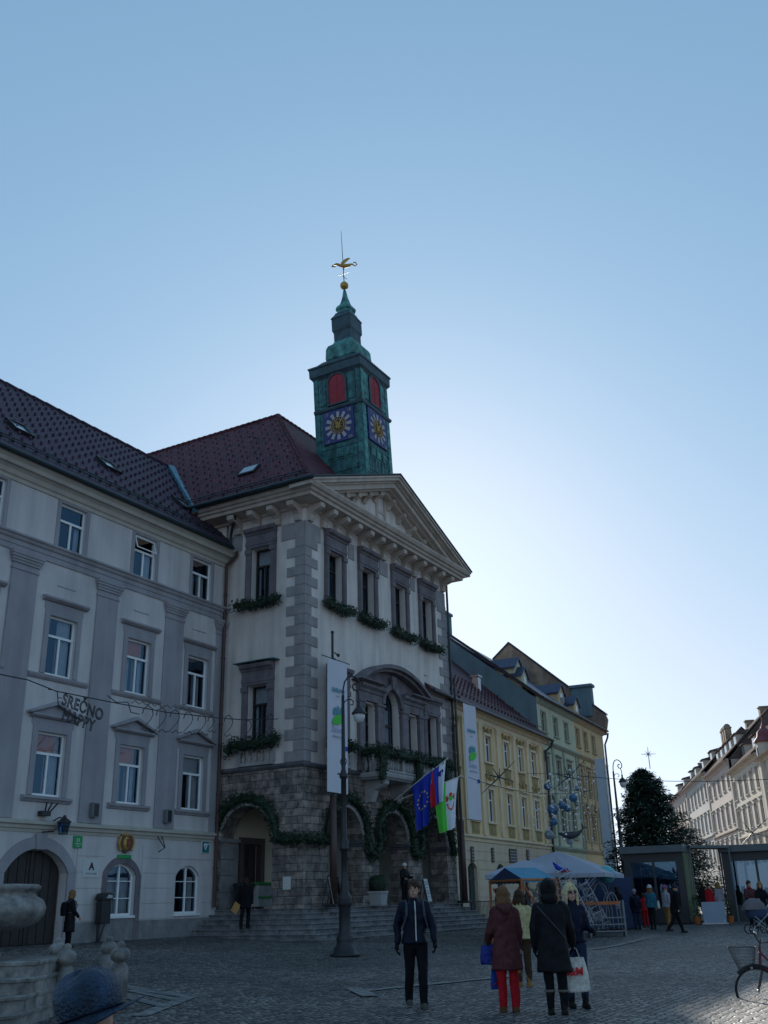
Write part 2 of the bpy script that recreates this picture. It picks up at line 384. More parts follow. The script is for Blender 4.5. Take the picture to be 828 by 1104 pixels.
    if blind:
        zb = zc if blind[1] == 'top' else z+.05
        xa, xb = (x-w/2, x+w/2-w*.18) if blind[1] == 'top' else ((x-w/2, x-.02) if blind[1] == 'left' else (x-w/2, x+w/2))
        c.box(xa+.03, xb, yc-.05, yc-.045, zb, z+h-.05-rise*.4 if blind[1] != 'left' else zc)
    c.build('curtain', [M['dark_room'], M['curtain'], M[blind[0]] if blind else M['curtain']], fo)
    return fo

# ================================================================ ground
def build_ground():
    def axis(a, b, st, far):
        xs = [a+st*i for i in range(int((b-a)/st)+1)]
        lo, hi = [], []; d = st
        while xs[0] > -far: d *= 1.7; xs.insert(0, xs[0]-d)
        d = st
        while xs[-1] < far: d *= 1.7; xs.append(xs[-1]+d)
        return xs
    xs = axis(-10, 70, 1.0, 2500); ys = axis(-30, 34, 1.0, 2500)
    b = MB(); b.smooth = True
    nx = len(xs)
    b.add([(x, y, gz(x, y)) for y in ys for x in xs], [(j*nx+i, j*nx+i+1, (j+1)*nx+i+1, (j+1)*nx+i) for j in range(len(ys)-1) for i in range(nx-1)])
    m = bpy.data.materials.new('cobbles'); m.use_nodes = True; nt = m.node_tree; N = nt.nodes; L = nt.links; bs = N['Principled BSDF']
    g = N.new('ShaderNodeNewGeometry')
    nz = N.new('ShaderNodeTexNoise'); nz.inputs['Scale'].default_value = .22; nz.inputs['Detail'].default_value = 2; L.new(g.outputs['Position'], nz.inputs['Vector'])
    s1 = N.new('ShaderNodeVectorMath'); s1.operation = 'SUBTRACT'; s1.inputs[1].default_value = (.5,.5,.5); L.new(nz.outputs['Color'], s1.inputs[0])
    s2 = N.new('ShaderNodeVectorMath'); s2.operation = 'SCALE'; s2.inputs['Scale'].default_value = .45; L.new(s1.outputs[0], s2.inputs[0])
    s3 = N.new('ShaderNodeVectorMath'); s3.operation = 'ADD'; L.new(g.outputs['Position'], s3.inputs[0]); L.new(s2.outputs[0], s3.inputs[1])
    # scallops: rows bow in waves
    sp = N.new('ShaderNodeSeparateXYZ'); L.new(s3.outputs[0], sp.inputs[0])
    wv = N.new('ShaderNodeMath'); wv.operation = 'MULTIPLY'; wv.inputs[1].default_value = 2*pi/1.5; L.new(sp.outputs['Y'], wv.inputs[0])
    sn = N.new('ShaderNodeMath'); sn.operation = 'SINE'; L.new(wv.outputs[0], sn.inputs[0])
    ma = N.new('ShaderNodeMath'); ma.operation = 'MULTIPLY_ADD'; ma.inputs[1].default_value = .04; L.new(sn.outputs[0], ma.inputs[0]); L.new(sp.outputs['X'], ma.inputs[2])
    cb = N.new('ShaderNodeCombineXYZ'); L.new(ma.outputs[0], cb.inputs['Y']); L.new(sp.outputs['Y'], cb.inputs['X'])
    vo = N.new('ShaderNodeTexVoronoi'); vo.voronoi_dimensions = '2D'; vo.inputs['Scale'].default_value = 7.4; vo.inputs['Randomness'].default_value = .5; L.new(cb.outputs[0], vo.inputs['Vector'])
    ve = N.new('ShaderNodeTexVoronoi'); ve.voronoi_dimensions = '2D'; ve.feature = 'DISTANCE_TO_EDGE'; ve.inputs['Scale'].default_value = 7.4; ve.inputs['Randomness'].default_value = .5; L.new(cb.outputs[0], ve.inputs['Vector'])
    br = N.new('ShaderNodeTexBrick'); L.new(cb.outputs[0], br.inputs['Vector'])
    for k, v in (('Scale',1),('Mortar Size',.03),('Mortar Smooth',.5),('Bias',-.1),('Brick Width',.135),('Row Height',.13)): br.inputs[k].default_value = v
    br.inputs['Color1'].default_value = (.34,.32,.31,1); br.inputs['Color2'].default_value = (.10,.094,.10,1); br.inputs['Mortar'].default_value = (.008,.008,.009,1)
    # worn and dirty patches
    n2 = N.new('ShaderNodeTexNoise'); n2.inputs['Scale'].default_value = .22; n2.inputs['Detail'].default_value = 6; n2.inputs['Roughness'].default_value = .6; L.new(g.outputs['Position'], n2.inputs['Vector'])
    mr = N.new('ShaderNodeMapRange'); mr.inputs['From Min'].default_value = .3; mr.inputs['From Max'].default_value = .7; mr.inputs['To Min'].default_value = .6; mr.inputs['To Max'].default_value = 1.35; L.new(n2.outputs['Fac'], mr.inputs['Value'])
    mx = N.new('ShaderNodeVectorMath'); mx.operation = 'SCALE'; sc_ = N.new('ShaderNodeSeparateColor'); L.new(vo.outputs['Color'], sc_.inputs[0])
    cr = N.new('ShaderNodeMix'); cr.data_type = 'RGBA'; cr.inputs['A'].default_value = (.065,.062,.066,1); cr.inputs['B'].default_value = (.31,.285,.26,1); L.new(sc_.outputs[0], cr.inputs['Factor'])
    ed = N.new('ShaderNodeMapRange'); ed.interpolation_type = 'SMOOTHSTEP'; ed.inputs['From Min'].default_value = .03; ed.inputs['From Max'].default_value = .17; L.new(ve.outputs['Distance'], ed.inputs['Value'])
    cm = N.new('ShaderNodeMix'); cm.data_type = 'RGBA'; cm.inputs['A'].default_value = (.010,.010,.011,1); L.new(cr.outputs['Result'], cm.inputs['B']); L.new(ed.outputs[0], cm.inputs['Factor'])
    L.new(cm.outputs['Result'], mx.inputs[0]); L.new(mr.outputs[0], mx.inputs['Scale']); L.new(mx.outputs[0], bs.inputs['Base Color'])
    bs.inputs['Roughness'].default_value = .62; bs.inputs['Specular IOR Level'].default_value = .3
    N.remove(br); iv = ed
    n3 = N.new('ShaderNodeTexNoise'); n3.inputs['Scale'].default_value = 9; n3.inputs['Detail'].default_value = 3; L.new(g.outputs['Position'], n3.inputs['Vector'])
    ad = N.new('ShaderNodeMath'); ad.operation = 'MULTIPLY_ADD'; ad.inputs[1].default_value = .8; L.new(n3.outputs['Fac'], ad.inputs[0]); L.new(iv.outputs[0], ad.inputs[2])
    bp = N.new('ShaderNodeBump'); bp.inputs['Strength'].default_value = 1; bp.inputs['Distance'].default_value = .05; L.new(ad.outputs[0], bp.inputs['Height']); L.new(bp.outputs[0], bs.inputs['Normal'])
    tag(b.build('ground', m), None, None, kind='structure')
    # bands of flat pale setts laid in the cobbles
    pav = brickmat('paver', (.27,.26,.25), (.18,.175,.17), (.03,.03,.03), .3, .22, .02, .7, .6, mix=.4)
    p = MB()
    off = [.010]
    def strip(pts, w):
        off[0] += .0012
        for a, c in zip(pts[:-1], pts[1:]):
            a, c = V(a).to_2d(), V(c).to_2d(); d = (c-a).normalized(); n = V((-d.y,d.x))*w/2; st = max(1, int((c-a).length/.25)); rows = []
            for i in range(st+1):
                q = a+(c-a)*i/st
                for s in (n, -n): rows.append((q.x+s.x, q.y+s.y, gz(q.x+s.x, q.y+s.y)+off[0]))
            p.add(rows, [(2*i,2*i+1,2*i+3,2*i+2) for i in range(st)])
    G = lambda x, y: gnd(x, y)
    strip([G(128,1062), G(205,1075)], .32); strip([G(205,1075), G(150,1096)], .3); strip([G(140,1068), G(196,1080)], .22); strip([G(135,1075), G(180,1086)], .22)
    strip([G(560,1052), G(380,1070)], .3); strip([G(395,1015), G(560,1010), ], .22); strip([G(640,1024), G(700,1011)], .3); strip([G(380,1066), G(400,1075)], .3)
    tag(p.build('paving_band', pav), None, None, kind='structure')

# ================================================================ building on the left
def wmb(root): b = MB(); b.M = Matrix.Translation(-V(root.location)); return b
def build_left():
    Y0 = 28.4
    rt = thing('grey_building', 'long grey plastered building with pilasters and dark tiled roof at the left', 'building', (28, Y0, .46))
    M0 = Matrix.Translation(V((-28, 0, -.46)))           # facade coordinates: world x, depth behind the wall, world z
    B = lambda: tmb(M0)
    XL, XR = 10.0, 34.9
    cen = [13.5, 17.42, 21.34, 25.28, 29.36, 33.06]
    ops = []
    for c in cen:
        ops += [(c-.675, c+.675, 5.32, 7.53), (c-.675, c+.675, 9.6, 11.8), (c-.665, c+.665, 14.52, 16.33)]
    w = B(); w.wall(XL, XR, 4.3, 16.5, ops, .3); w.build('wall', M['grey_plaster'], rt)
    door = (23.78, 26.56, .4, 3.56, .8)
    gops = [door, (28.52, 30.02, 1.3, 3.12, .42), (32.32, 33.8, 1.3, 3.12, .42), (20.3, 21.8, 1.3, 3.12, .42), (16.6, 18.1, 1.3, 3.12, .42)]
    w = B(); w.wall(XL, XR, -.3, 4.3, gops, .35)
    # rusticated courses standing just proud
    blocks = [(door[0]-.42, door[1]+.42, 0, 4.0), (28.28, 30.34, 1.1, 3.42), (32.22, 33.9, 1.1, 3.2), (20.1, 22.0, 1.1, 3.42), (16.4, 18.3, 1.1, 3.42)]
    zs = [1.14, 1.7, 2.25, 2.8, 3.35, 3.86]
    for za, zb in zip(zs[:-1], zs[1:]):
        cuts = sorted([(a, b) for a, b, q0, q1 in blocks if q0 < zb-.05 and q1 > za+.05])
        x = XL
        for a, b in cuts+[(XR, XR)]:
            if a > x+.05: w.box(x, a, -.025, -.001, za+.018, zb-.018)
            x = max(x, b)
    w.build('ground_floor_wall', M['grey_plaster'], rt)
    p = B()
    for a, b in ((XL, door[0]-.42), (door[1]+.42, 28.3), (30.34, XR)): p.bbox(a, b, -.06, -.002, -.3, 1.12, .02)
    p.bbox(28.5, 30.05, -.04, -.002, -.3, 1.28, .02)
    p.build('plinth', M['plinth_stone'], rt)
    # door
    d = B(); d.box(23.9, 26.5, .34, .42, .4, 3.5)
    for k in range(7): d.box(23.92+k*.36, 23.92+k*.36+.33, .30, .338, .5, 3.4)
    d.box(25.14, 25.2, .27, .30, .4, 3.5); do = d.build('door', M['wood_dark'], rt)
    h = B(); h.sphere((25.3, .25, 1.5), .05, 8, 6); h.build('handle', M['gold'], do)
    s = B(); s.band(door[0], door[1], 2.76, .8, .38, -.1, .002, 18)
    s.bbox(door[0]-.38, door[0], -.1, -.003, -.3, 2.76, .02); s.bbox(door[1], door[1]+.38, -.1, -.003, -.3, 2.76, .02); s.prism([(24.98,3.52),(25.36,3.52),(25.42,4.05),(24.92,4.05)], -.15, -.1)
    s.build('door_surround', M['grey_trim'], rt)
    # lower belt, upper belt, cornice as mitred mouldings
    m = B(); m.molding([(XL,0),(XR,0)], [(0,4.08),(.03,4.08),(.05,4.18),(.1,4.2),(.12,4.3),(.2,4.34),(.2,4.42),(.02,4.5),(0,4.5)]); m.build('string_course', M['cream_trim'], rt)
    m = B(); m.molding([(XL,0),(XR,0)], [(0,13.8),(.05,13.8),(.05,14.0),(.08,14.02),(.08,14.18),(.14,14.22),(.18,14.32),(.24,14.36),(.24,14.43),(.02,14.5),(0,14.5)]); m.build('belt_cornice', M['grey_trim'], rt)
    m = B(); m.molding([(XL,0),(XR,0)], [(0,16.42),(.05,16.42),(.07,16.55),(.14,16.6),(.2,16.75),(.3,16.84),(.42,16.86),(.46,17.0),(.58,17.12),(.58,17.2),(0,17.2)]); m.build('cornice', M['cream_trim'], rt)
    for xa, xb in ((18.75,19.95),(22.63,23.83),(26.84,27.98),(30.82,31.98),(34.22,34.88),(14.8,16.0)):
        q = B(); q.bbox(xa, xb, -.07, -.002, 4.5, 13.12, .012)
        for k, (e, za, zb) in enumerate(((.03,13.12,13.2),(.0,13.2,13.36),(.05,13.36,13.46),(.08,13.46,13.56),(.12,13.56,13.66),(.15,13.66,13.795))): q.box(xa-e, xb+min(e,.0 if xb > 34.8 else e), -.07-e, -.003, za, zb)
        q.build('pilaster', M['grey_trim'], rt)
    cfg = {}
    for i, c in enumerate(cen):
        nb = {3:('blind_tan','left'), 0:None}.get(i)
        # first floor with triangular pediments
        f = make_window(rt, M0, c, 5.32, 1.35, 2.21, curtain=['side','side','folds','right','folds','right'][i], blind=('blind_red','top') if i in (3,4) else (('curtain','top') if i == 5 else None))
        s = B(); e = .22
        s.box(c-.675-e, c-.675, -.05, -.002, 5.32, 7.53+e); s.box(c+.675, c+.675+e, -.05, -.002, 5.32, 7.53+e); s.box(c-.675, c+.675, -.05, -.002, 7.53, 7.53+e)
        s.box(c-.98, c+.98, -.03, -.001, 7.75, 8.02); s.build('surround', M['grey_trim'], f)
        s = B(); s.molding([(c-1.1,-.0),(c+1.12,-.0)], [(0,7.98),(.12,8.0),(.2,8.06),(.2,8.12),(0,8.14)])
        for sg in (-1,1):
            s.prism([(c+sg*1.25,8.1),(c+sg*1.25,8.17),(c,8.66),(c,8.52)], -.24, -.003)
        s.prism([(c-1.0,8.14),(c+1.0,8.14),(c,8.5)], -.05, -.004); s.build('pediment', M['grey_trim'], f)
        s = B(); s.molding([(c-1.12,0),(c+1.12,0)], [(0,5.08),(.06,5.1),(.1,5.16),(.16,5.2),(.16,5.27),(0,5.31)]); s.build('sill', M['grey_trim'], f)
        # second floor with straight hoods
        f = make_window(rt, M0, c, 9.6, 1.35, 2.2, curtain=['side','folds','side','right','folds','folds'][i], blind=('blind_red','top') if i in (4,) else None)
        s = B(); s.box(c-.675-e, c-.675, -.05, -.002, 9.6, 11.8+e); s.box(c+.675, c+.675+e, -.05, -.002, 9.6, 11.8+e); s.box(c-.675, c+.675, -.05, -.002, 11.8, 11.8+e)
        s.box(c-.95, c+.95, -.03, -.001, 12.02, 12.3); s.build('surround', M['grey_trim'], f)
        s = B(); s.molding([(c-1.1,0),(c+1.1,0)], [(0,12.3),(.1,12.32),(.2,12.4),(.2,12.47),(0,12.5)]); s.build('hood', M['grey_trim'], f)
        s = B(); s.molding([(max(c-1.42,XL),0),(c+1.42 if i != 5 else 34.2,0)], [(0,9.36),(.05,9.38),(.1,9.44),(.12,9.5),(.12,9.55),(0,9.58)]); s.build('sill', M['grey_trim'], f); s = B(); s.box(c-.45, c+.45, -.02, -.001, 12.98, 13.01); s.build('inset_line', M['grey_trim'], f)
        # top floor
        f = make_window(rt, M0, c, 14.52, 1.33, 1.81, transom=.62, curtain='side' if i < 5 else 'folds', opened=(i == 4))
        s = B(); e2 = .17; s.box(c-.665-e2, c-.665, -.03, -.002, 14.5, 16.33+e2); s.box(c+.665, c+.665+e2, -.03, -.002, 14.5, 16.33+e2); s.box(c-.665, c+.665, -.03, -.002, 16.33, 16.33+e2)
        s.build('surround', M['grey_trim'], f)
    for c, hood in ((29.27,1),(33.06,0),(21.05,1),(17.35,0)):
        f = make_window(rt, M0, c, 1.3, 1.48, 1.82, rise=.42, transom=0, mull=1, bars=2, fw=.08, curtain='full' if c == 29.27 else 'side')
        if hood:
            s = B(); s.band(c-.75, c+.75, 2.72, .42, .25, -.06, -.002, 14); s.box(c-1.0, c-.76, -.06, -.002, .44, 2.72); s.box(c+.76, c+1.0, -.06, -.002, .44, 2.72); s.build('surround', M['surround_stone'], f)
        s = B(); s.box(c-.78, c+.78, -.09, .0, 1.22, 1.3); s.build('sill', M['white_paint'], f)
    # roof
    rb = B(); ye, ze, yr, zr = -.62, 17.28, 7.2, 24.75
    XE = 39.0
    def slope(a, xb_e, xb_r):
        nx = 24
        n = V((0, -(zr-ze), (yr-ye))).normalized()*.12
        q = [(a,ye,ze),(xb_e,ye,ze),(xb_r,yr,zr),(a,yr,zr)]
        rb.add([V(p) for p in q]+[V(p)-n for p in q], [(0,1,2,3),(4,7,6,5),(0,4,5,1),(1,5,6,2),(3,2,6,7),(0,3,7,4)])
    slope(XL-6, 34.6, XE)
    rb.add([(XL-6,yr,zr),(XE+2,yr,zr),(XE+2,15.3,16.9),(XL-6,15.3,16.9)], [(0,1,2,3)])
    rb.add([(XL-6,0,16.9),(XL-6,15.3,16.9),(XL-6,yr,zr)], [(0,1,2)])
    # rows of snow guards standing on the tiles
    sl = (zr-ze)/(yr-ye); random.seed(3)
    for r_ in range(13):
        t = .09+r_*.072; yy = ye+(yr-ye)*t; zz = ze+(zr-ze)*t
        x = XL+2+(r_ % 2)*.28
        while x < 34.3+(yy*.58):
            rb.box(x-.045, x+.045, yy-.05, yy+.03, zz+.0, zz+.13); x += .56
    for k in range(60):
        x = XL-4+k*.8
        if x < 38.2: rb.tube((x,yr,zr+.0),(x+.78,yr,zr+.0), .13, .1, 8)
    rb.build('roof', M['tile_lb'], rt)
    # rails, gutter
    g = B(); g.path([(XL-6,ye-.06,ze-.06),(34.3,ye-.06,ze-.06)], .1, 10); g.box(XL-6, 34.5, ye-.02, ye+.16, ze-.14, ze-.02)
    g.path([(XL-6,ye+.55,ze+.75),(34.3,ye+.55,ze+.75)], .025, 6); g.path([(XL-6,ye+.5,ze+.62),(34.3,ye+.5,ze+.62)], .025, 6)
    for k in range(40):
        x = XL+k*.62
        if x < 34.3: g.tube((x,ye+.5,ze+.45),(x,ye+.55,ze+.8), .015, n=4)
    g.build('gutter', M['gutter_metal'], rt)
    for px, py, sw in ((20,463,.8),(116,503,.8),(196,545,.6)):
        # each roof window lies on the slope
        best = None
        for k in range(200):
            yy = ye+(yr-ye)*k/200; q = atY(px, py, Y0+yy); zz = ze+(zr-ze)*k/200
            if best is None or abs(q.z-zz) < best[0]: best = (abs(q.z-zz), q.x, yy, zz)
        _, x, yy, zz = best; dz = sl
        f = B(); th = .12; L = .5
        def P(u, v, n): 
            s_ = 1/math.hypot(1, sl); return (x+u, yy+v*s_-n*sl*s_, zz+v*sl*s_+n*s_)
        def slab(u0,u1,v0,v1,n0,n1): f.add([P(u,v,n) for n in (n0,n1) for v in (v0,v1) for u in (u0,u1)], [(0,1,3,2),(4,6,7,5),(0,4,5,1),(2,3,7,6),(0,2,6,4),(1,5,7,3)])
        slab(-sw/2-.08,-sw/2,-L,L,-.02,.16); slab(sw/2,sw/2+.08,-L,L,-.02,.16); slab(-sw/2,sw/2,-L,-L+.08,-.02,.16); slab(-sw/2,sw/2,L-.08,L,-.02,.16)
        fo = f.build('roof_window', M['dark_metal'], rt)
        f = B(); slab(-sw/2,sw/2,-L+.08,L-.08,.08,.1); f.build('pane', M['skylight'], fo)
    # copper flashing in the valley where the two roofs meet
    v = B(); a = V((33.9, 29.4-Y0, 19.15)); b2 = V((38.3, 35.3-Y0, 24.6)); d = (b2-a).normalized(); u = V((1,-.25,.05)).normalized()*1.5
    nn = u.cross(d).normalized(); nn = nn if nn.z > 0 else -nn
    v.add([a-u*.3+nn*.16, a+u*.3+nn*.16, b2+u*.3+nn*.16, b2-u*.3+nn*.16, a-u*.3, a+u*.3, b2+u*.3, b2-u*.3], [(0,1,2,3),(0,4,5,1),(1,5,6,2),(3,2,6,7),(0,3,7,4)])
    v.build('valley_flashing', M['copper_blue'], rt)
    return rt
M['skylight'] = mat('skylight', (.25,.3,.35), .08, .05, spec=1.0)
M['copper_blue'] = mat('copper_blue', (.10,.26,.33), .5, .25, 3, .2, 10, col2=(.03,.10,.16))
# ================================================================ the town hall
def build_hall():
    OX, OY, OZ = 41.97, 24.0, .3
    rt = thing('town_hall', 'town hall with arcade, gabled front, grey quoins and green copper clock tower', 'town hall', (OX, OY, OZ))
    T = Matrix.Translation(V((-OX, -OY, -OZ)))
    FM = T @ Matrix.Translation(V((0, OY, 0)))                         # front facade: x world, y depth, z
    X0, X1 = 34.94, 49.05
    # side facade: its x runs along -Y from the back towards the front corner; depth goes to +X
    SM = T @ Matrix(((0,1,0,X0),(-1,0,0,0),(0,0,1,0),(0,0,0,1)))        # local (x,y,z) -> (X0+y, -x, z); use x = -Y
    W = lambda: tmb(T); F = lambda: tmb(FM); S = lambda: tmb(SM)
    FL = 1.40
    # ---------------- arcade
    cx = [38.22, 42.42, 46.6]; r = 1.38; sp = 4.1
    a = F(); a.wall(X0, X1, -.2, 7.0, [(c-r, c+r, FL, sp+r, r) for c in cx], 1.0, back=True)
    a.build('arcade_wall', M['ashlar'], rt)
    a = S(); a.wall(-28.4, -25.0, -.2, 7.0, [(-28.28, -25.56, FL, 4.15+1.36, 1.36)], .9, back=True)
    a.wall(-25.0, -24.0, -.2, 7.0, [], .5)
    a.build('side_arcade_wall', M['ashlar'], rt)
    # impost bands and plinths on the piers
    edges = [X0]+[e for c in cx for e in (c-r, c+r)]+[X1]
    for k in range(0, len(edges), 2):
        xa, xb = edges[k], edges[k+1]
        i = F(); pf = [(0,3.86),(.05,3.88),(.06,3.96),(.12,4.0),(.14,4.1),(0,4.14)]
        L0 = 0 if k == 0 else -.0
        if k == 0: i.molding([(xa, 1.0), (xa, 0), (xb, 0), (xb, 1.0)], pf)
        else: i.molding([(xa, 1.0), (xa, 0), (xb, 0), (xb, 1.0)], pf)
        i.build('impost', M['dark_stone'], rt)
        i = F(); i.bbox(xa-.04, xb+.04, -.05, 1.05, FL-.3, FL+.42, .03); i.build('pier_base', M['ashlar'], rt)
    i = S(); i.molding([(-25.56,.9),(-25.56,0),(-24.0,0)][::1] if False else [(-25.56,0),(-24.0,0)], [(0,3.9),(.05,3.92),(.06,4.0),(.14,4.06),(.14,4.14),(0,4.18)]); i.build('impost', M['dark_stone'], rt)
    for c in cx:
        i = F(); i.band(c-r, c+r, sp, r, .2, -.05, .002, 18); i.prism([(c-.13,sp+r-.02),(c+.13,sp+r-.02),(c+.2,sp+r+.35),(c-.2,sp+r+.35)], -.12, -.05); i.build('arch_ring', M['pale_stone'], rt)
    i = S(); i.band(-28.28, -25.56, 4.15, 1.36, .12, -.05, .002, 18); i.build('arch_ring', M['pale_stone'], rt)
    # porch inside: floor, back wall with the portal, ceiling
    p = W(); p.box(X0+.9, X1-.3, 25.0, 28.39, FL-.2, FL-.002); p.box(X0+.01, X0+.9, 25.5, 28.39, FL-.2, FL-.003)
    p.box(X0+.3, X1-.3, 24.01, 25.0, FL-.25, FL-.004); p.build('porch_floor', M['step_stone'], rt)
    p = tmb(T @ Matrix.Translation(V((0, 28.4, 0)))); p.wall(X0+.0, 38.9, FL-.1, 6.9, [(36.45, 38.05, FL, 4.25)], .3); p.build('porch_back_wall', M['porch_yellow'], rt)
    p = tmb(T @ Matrix.Translation(V((0, 28.4, 0)))); p.wall(38.9, X1, FL-.1, 6.9, [(41.5,43.3,FL,4.6), (45.4,46.4,2.2,4.2)], .3); p.build('porch_back_wall', M['porch_plaster'], rt)
    p = W(); p.box(X0+.02, 36.2, 28.3, 28.395, FL, 4.1); p.box(X0+.02, 36.25, 28.2, 28.395, 4.1, 4.25)
    for k in range(4): p.box(X0+.05, 36.18, 28.27, 28.299, FL+.05+k*.66, FL+.05+k*.66+.62)
    p.build('porch_panel', M['plinth_stone'], rt)
    p = W(); p.box(X0+.3, X1-.3, 24.9, 28.5, 6.3, 6.5)
    for k in range(4): x = (X0, 40.0, 44.2, X1-.4)[k]; p.prism([(25.0,4.3),(25.3,5.2),(26.0,6.0),(27,6.3),(25,6.3)], x+.12, x+.6, 'x')
    p.build('porch_ceiling', M['porch_plaster'], rt)
    p = W(); p.box(X1-.35, X1-.05, 25.0, 28.5, FL, 6.4); p.build('porch_end_wall', M['porch_plaster'], rt)
    for xa, xb, zt in ((36.45,38.05,4.25),(41.5,43.3,4.6)):
        d = W(); d.box(xa+.16, xb-.16, 28.62, 28.7, FL, zt-.16); d.box((xa+xb)/2-.02, (xa+xb)/2+.02, 28.58, 28.62, FL, zt-.2)
        for k in range(3):
            for sg in (-1,1): q = (xa+xb)/2+sg*.36; d.box(q-.24, q+.24, 28.59, 28.62, FL+.2+k*.85, FL+.9+k*.85)
        do = d.build('door', M['wood_dark'], rt)
        d = W()
        for (u0,u1,z0,z1) in ((xa-.1,xa+.16,FL,zt+.1),(xb-.16,xb+.1,FL,zt+.1),(xa+.16,xb-.16,zt-.16,zt+.1)): d.box(u0,u1,28.3,28.6,z0,z1)
        d.build('door_frame', M['door_brown'], do)
    # ---------------- plaster storeys
    tw = [37.42, 40.42, 43.72, 46.72]
    tops = [(c-.62, c+.62, 14.5, 17.1) for c in tw]
    mids = [(37.0, 38.2, 8.1, 10.65), (39.75, 40.85, 7.1, 10.35), (44.0, 45.1, 7.1, 10.35), (46.15, 47.35, 8.1, 10.65), (41.62, 43.22, 7.1, 11.3, .8)]
    w = F(); w.wall(X0+.001, X1, 7.0, 19.0, tops+mids, .5); w.build('front_wall', M['white_plaster'], rt)
    w = S(); w.wall(-28.45, -24.001, 7.0, 19.0, [(-27.0,-25.88,14.5,17.15), (-27.0,-25.88,8.1,10.65)], .5); w.build('side_wall', M['white_plaster'], rt)
    w = W(); w.box(X0+.01, X0+.3, 28.6, 44, 16, 19); w.box(X1-.3, X1-.01, 24.55, 44, 0, 19); w.box(X0+.3, X1-.3, 43.7, 44, 0, 19); w.box(X0+.01,X0+.3,43.4,44,0,19); w.build('rear_wall', M['white_plaster'], rt)
    m = F(); m.molding([(X0-.0, 4.4-.0),(X0,0),(X1,0),(X1,3)], [(0,6.92),(.06,6.94),(.12,7.02),(.12,7.1),(0,7.14)]); m.build('string_course', M['dark_stone'], rt)
    # quoins
    q = W(); q2 = W(); n = 22; hgt = (17.2-7.14)/n
    for k in range(n):
        z0 = 7.14+k*hgt+.008; z1 = z0+hgt-.016; lf, ls = ((.98,.52) if k % 2 else (.48,.98))
        q.bbox(X0-.05, X0+lf, 23.95, 23.999, z0, z1, .01)
        q.bbox(X0-.048, X0-.001, 24.0, 24.0+ls, z0, z1, .01)
        lr = .98 if k % 2 else .48
        q2.bbox(X1-lr, X1+.05, 23.95, 23.999, z0, z1, .01); q2.bbox(X1+.002, X1+.048, 24.0, 24.5, z0, z1, .01)
    q.build('quoins', M['quoin_stone'], rt); q2.build('quoins', M['quoin_stone'], rt)
    # frieze band
    f = F(); xs = [X0-.02]
    for c in tw: xs += [c-1.25, c+1.25]
    xs.append(X1+.02)
    for k in range(0, len(xs), 2): f = F(); f.box(xs[k], xs[k+1], -.04, -.001, 17.2, 17.98); f.build('frieze_band', M['quoin_stone'], rt)
    f = S(); f.box(-25.3, -24.02, -.04, -.001, 17.2, 17.98); f.build('frieze_band', M['quoin_stone'], rt); f = S(); f.box(-28.4, -27.6, -.04, -.001, 17.2, 17.98); f.build('frieze_band', M['quoin_stone'], rt)
    # main cornice wrapped round the building
    path = [(X0, 44), (X0, OY), (X1, OY), (X1, 44)]
    prof = [(0,18.62),(.1,18.64),(.14,18.74),(.5,18.8),(.85,18.84),(.88,18.98),(.98,19.02),(1.02,19.12),(1.12,19.16),(1.22,19.32),(1.22,19.38),(0,19.44)]
    m = W(); m.molding(path, prof); m.build('cornice', M['cornice_stone'], rt)
    # brackets under the cornice
    def bracket(M1, x):
        b = tmb(M1); pr = [(0,18.0),(-.16,18.02),(-.22,18.18),(-.2,18.3),(-.34,18.42),(-.62,18.5),(-.78,18.58),(-.8,18.78),(0,18.78)]
        b.prism(pr, x-.17, x+.17, 'x'); b.build('bracket', M['cornice_stone'], rt)
    nb = 13
    for k in range(nb): bracket(FM, X0+.3+(X1-X0-.6)*k/(nb-1))
    for x in (-24.35, -25.5, -26.65, -27.8): bracket(SM, x)
    # windows of the hall: stone surrounds deep and dark
    def hall_window(M1, c, z0, z1, hw, kind):
        fo = make_window(rt, M1, c, z0, hw*2, z1-z0, fr='wood_dark', rec=.34, transom=.68, mull=1, curtain='left' if kind != 'side' else 'folds', blind=('curtain','top') if kind == 'side' else None)
        s = tmb(M1); e = .3
        for sg in (-1,1):
            xa = c+sg*hw; xb = c+sg*(hw+e); xa, xb = min(xa,xb), max(xa,xb)
            s.bbox(xa, xb, -.12, -.002, z0-.1, z1+.0, .015); s.box(xa+.07, xb-.07, -.14, -.12, z0+.2, z1-.35); s.box(xa-.03, xb+.03, -.17, -.12, z1-.28, z1-.05)
        s.box(c-hw-e, c+hw+e, -.13, -.003, z1, z1+.12); s.box(c-hw-e-.02, c+hw+e+.02, -.16, -.003, z1+.12, z1+.3); s.box(c-hw-e, c+hw+e, -.14, -.003, z1+.3, z1+.62)
        s.molding([(c-hw-e-.02, 0), (c+hw+e+.02, 0)], [(0,z1+.6),(.18,z1+.62),(.22,z1+.7),(.34,z1+.76),(.38,z1+.86),(.38,z1+.92),(0,z1+.97)])
        s.build('surround', M['surround_stone'], fo)
        s = tmb(M1); s.molding([(c-hw-e-.05,0),(c+hw+e+.05,0)], [(0,z0-.26),(.14,z0-.22),(.2,z0-.14),(.2,z0-.06),(0,z0-.02)]); s.build('sill', M['surround_stone'], fo)
        return fo
    for c in tw: hall_window(FM, c, 14.5, 17.1, .62, 'front')
    hall_window(SM, -26.44, 14.5, 17.15, .56, 'side'); 
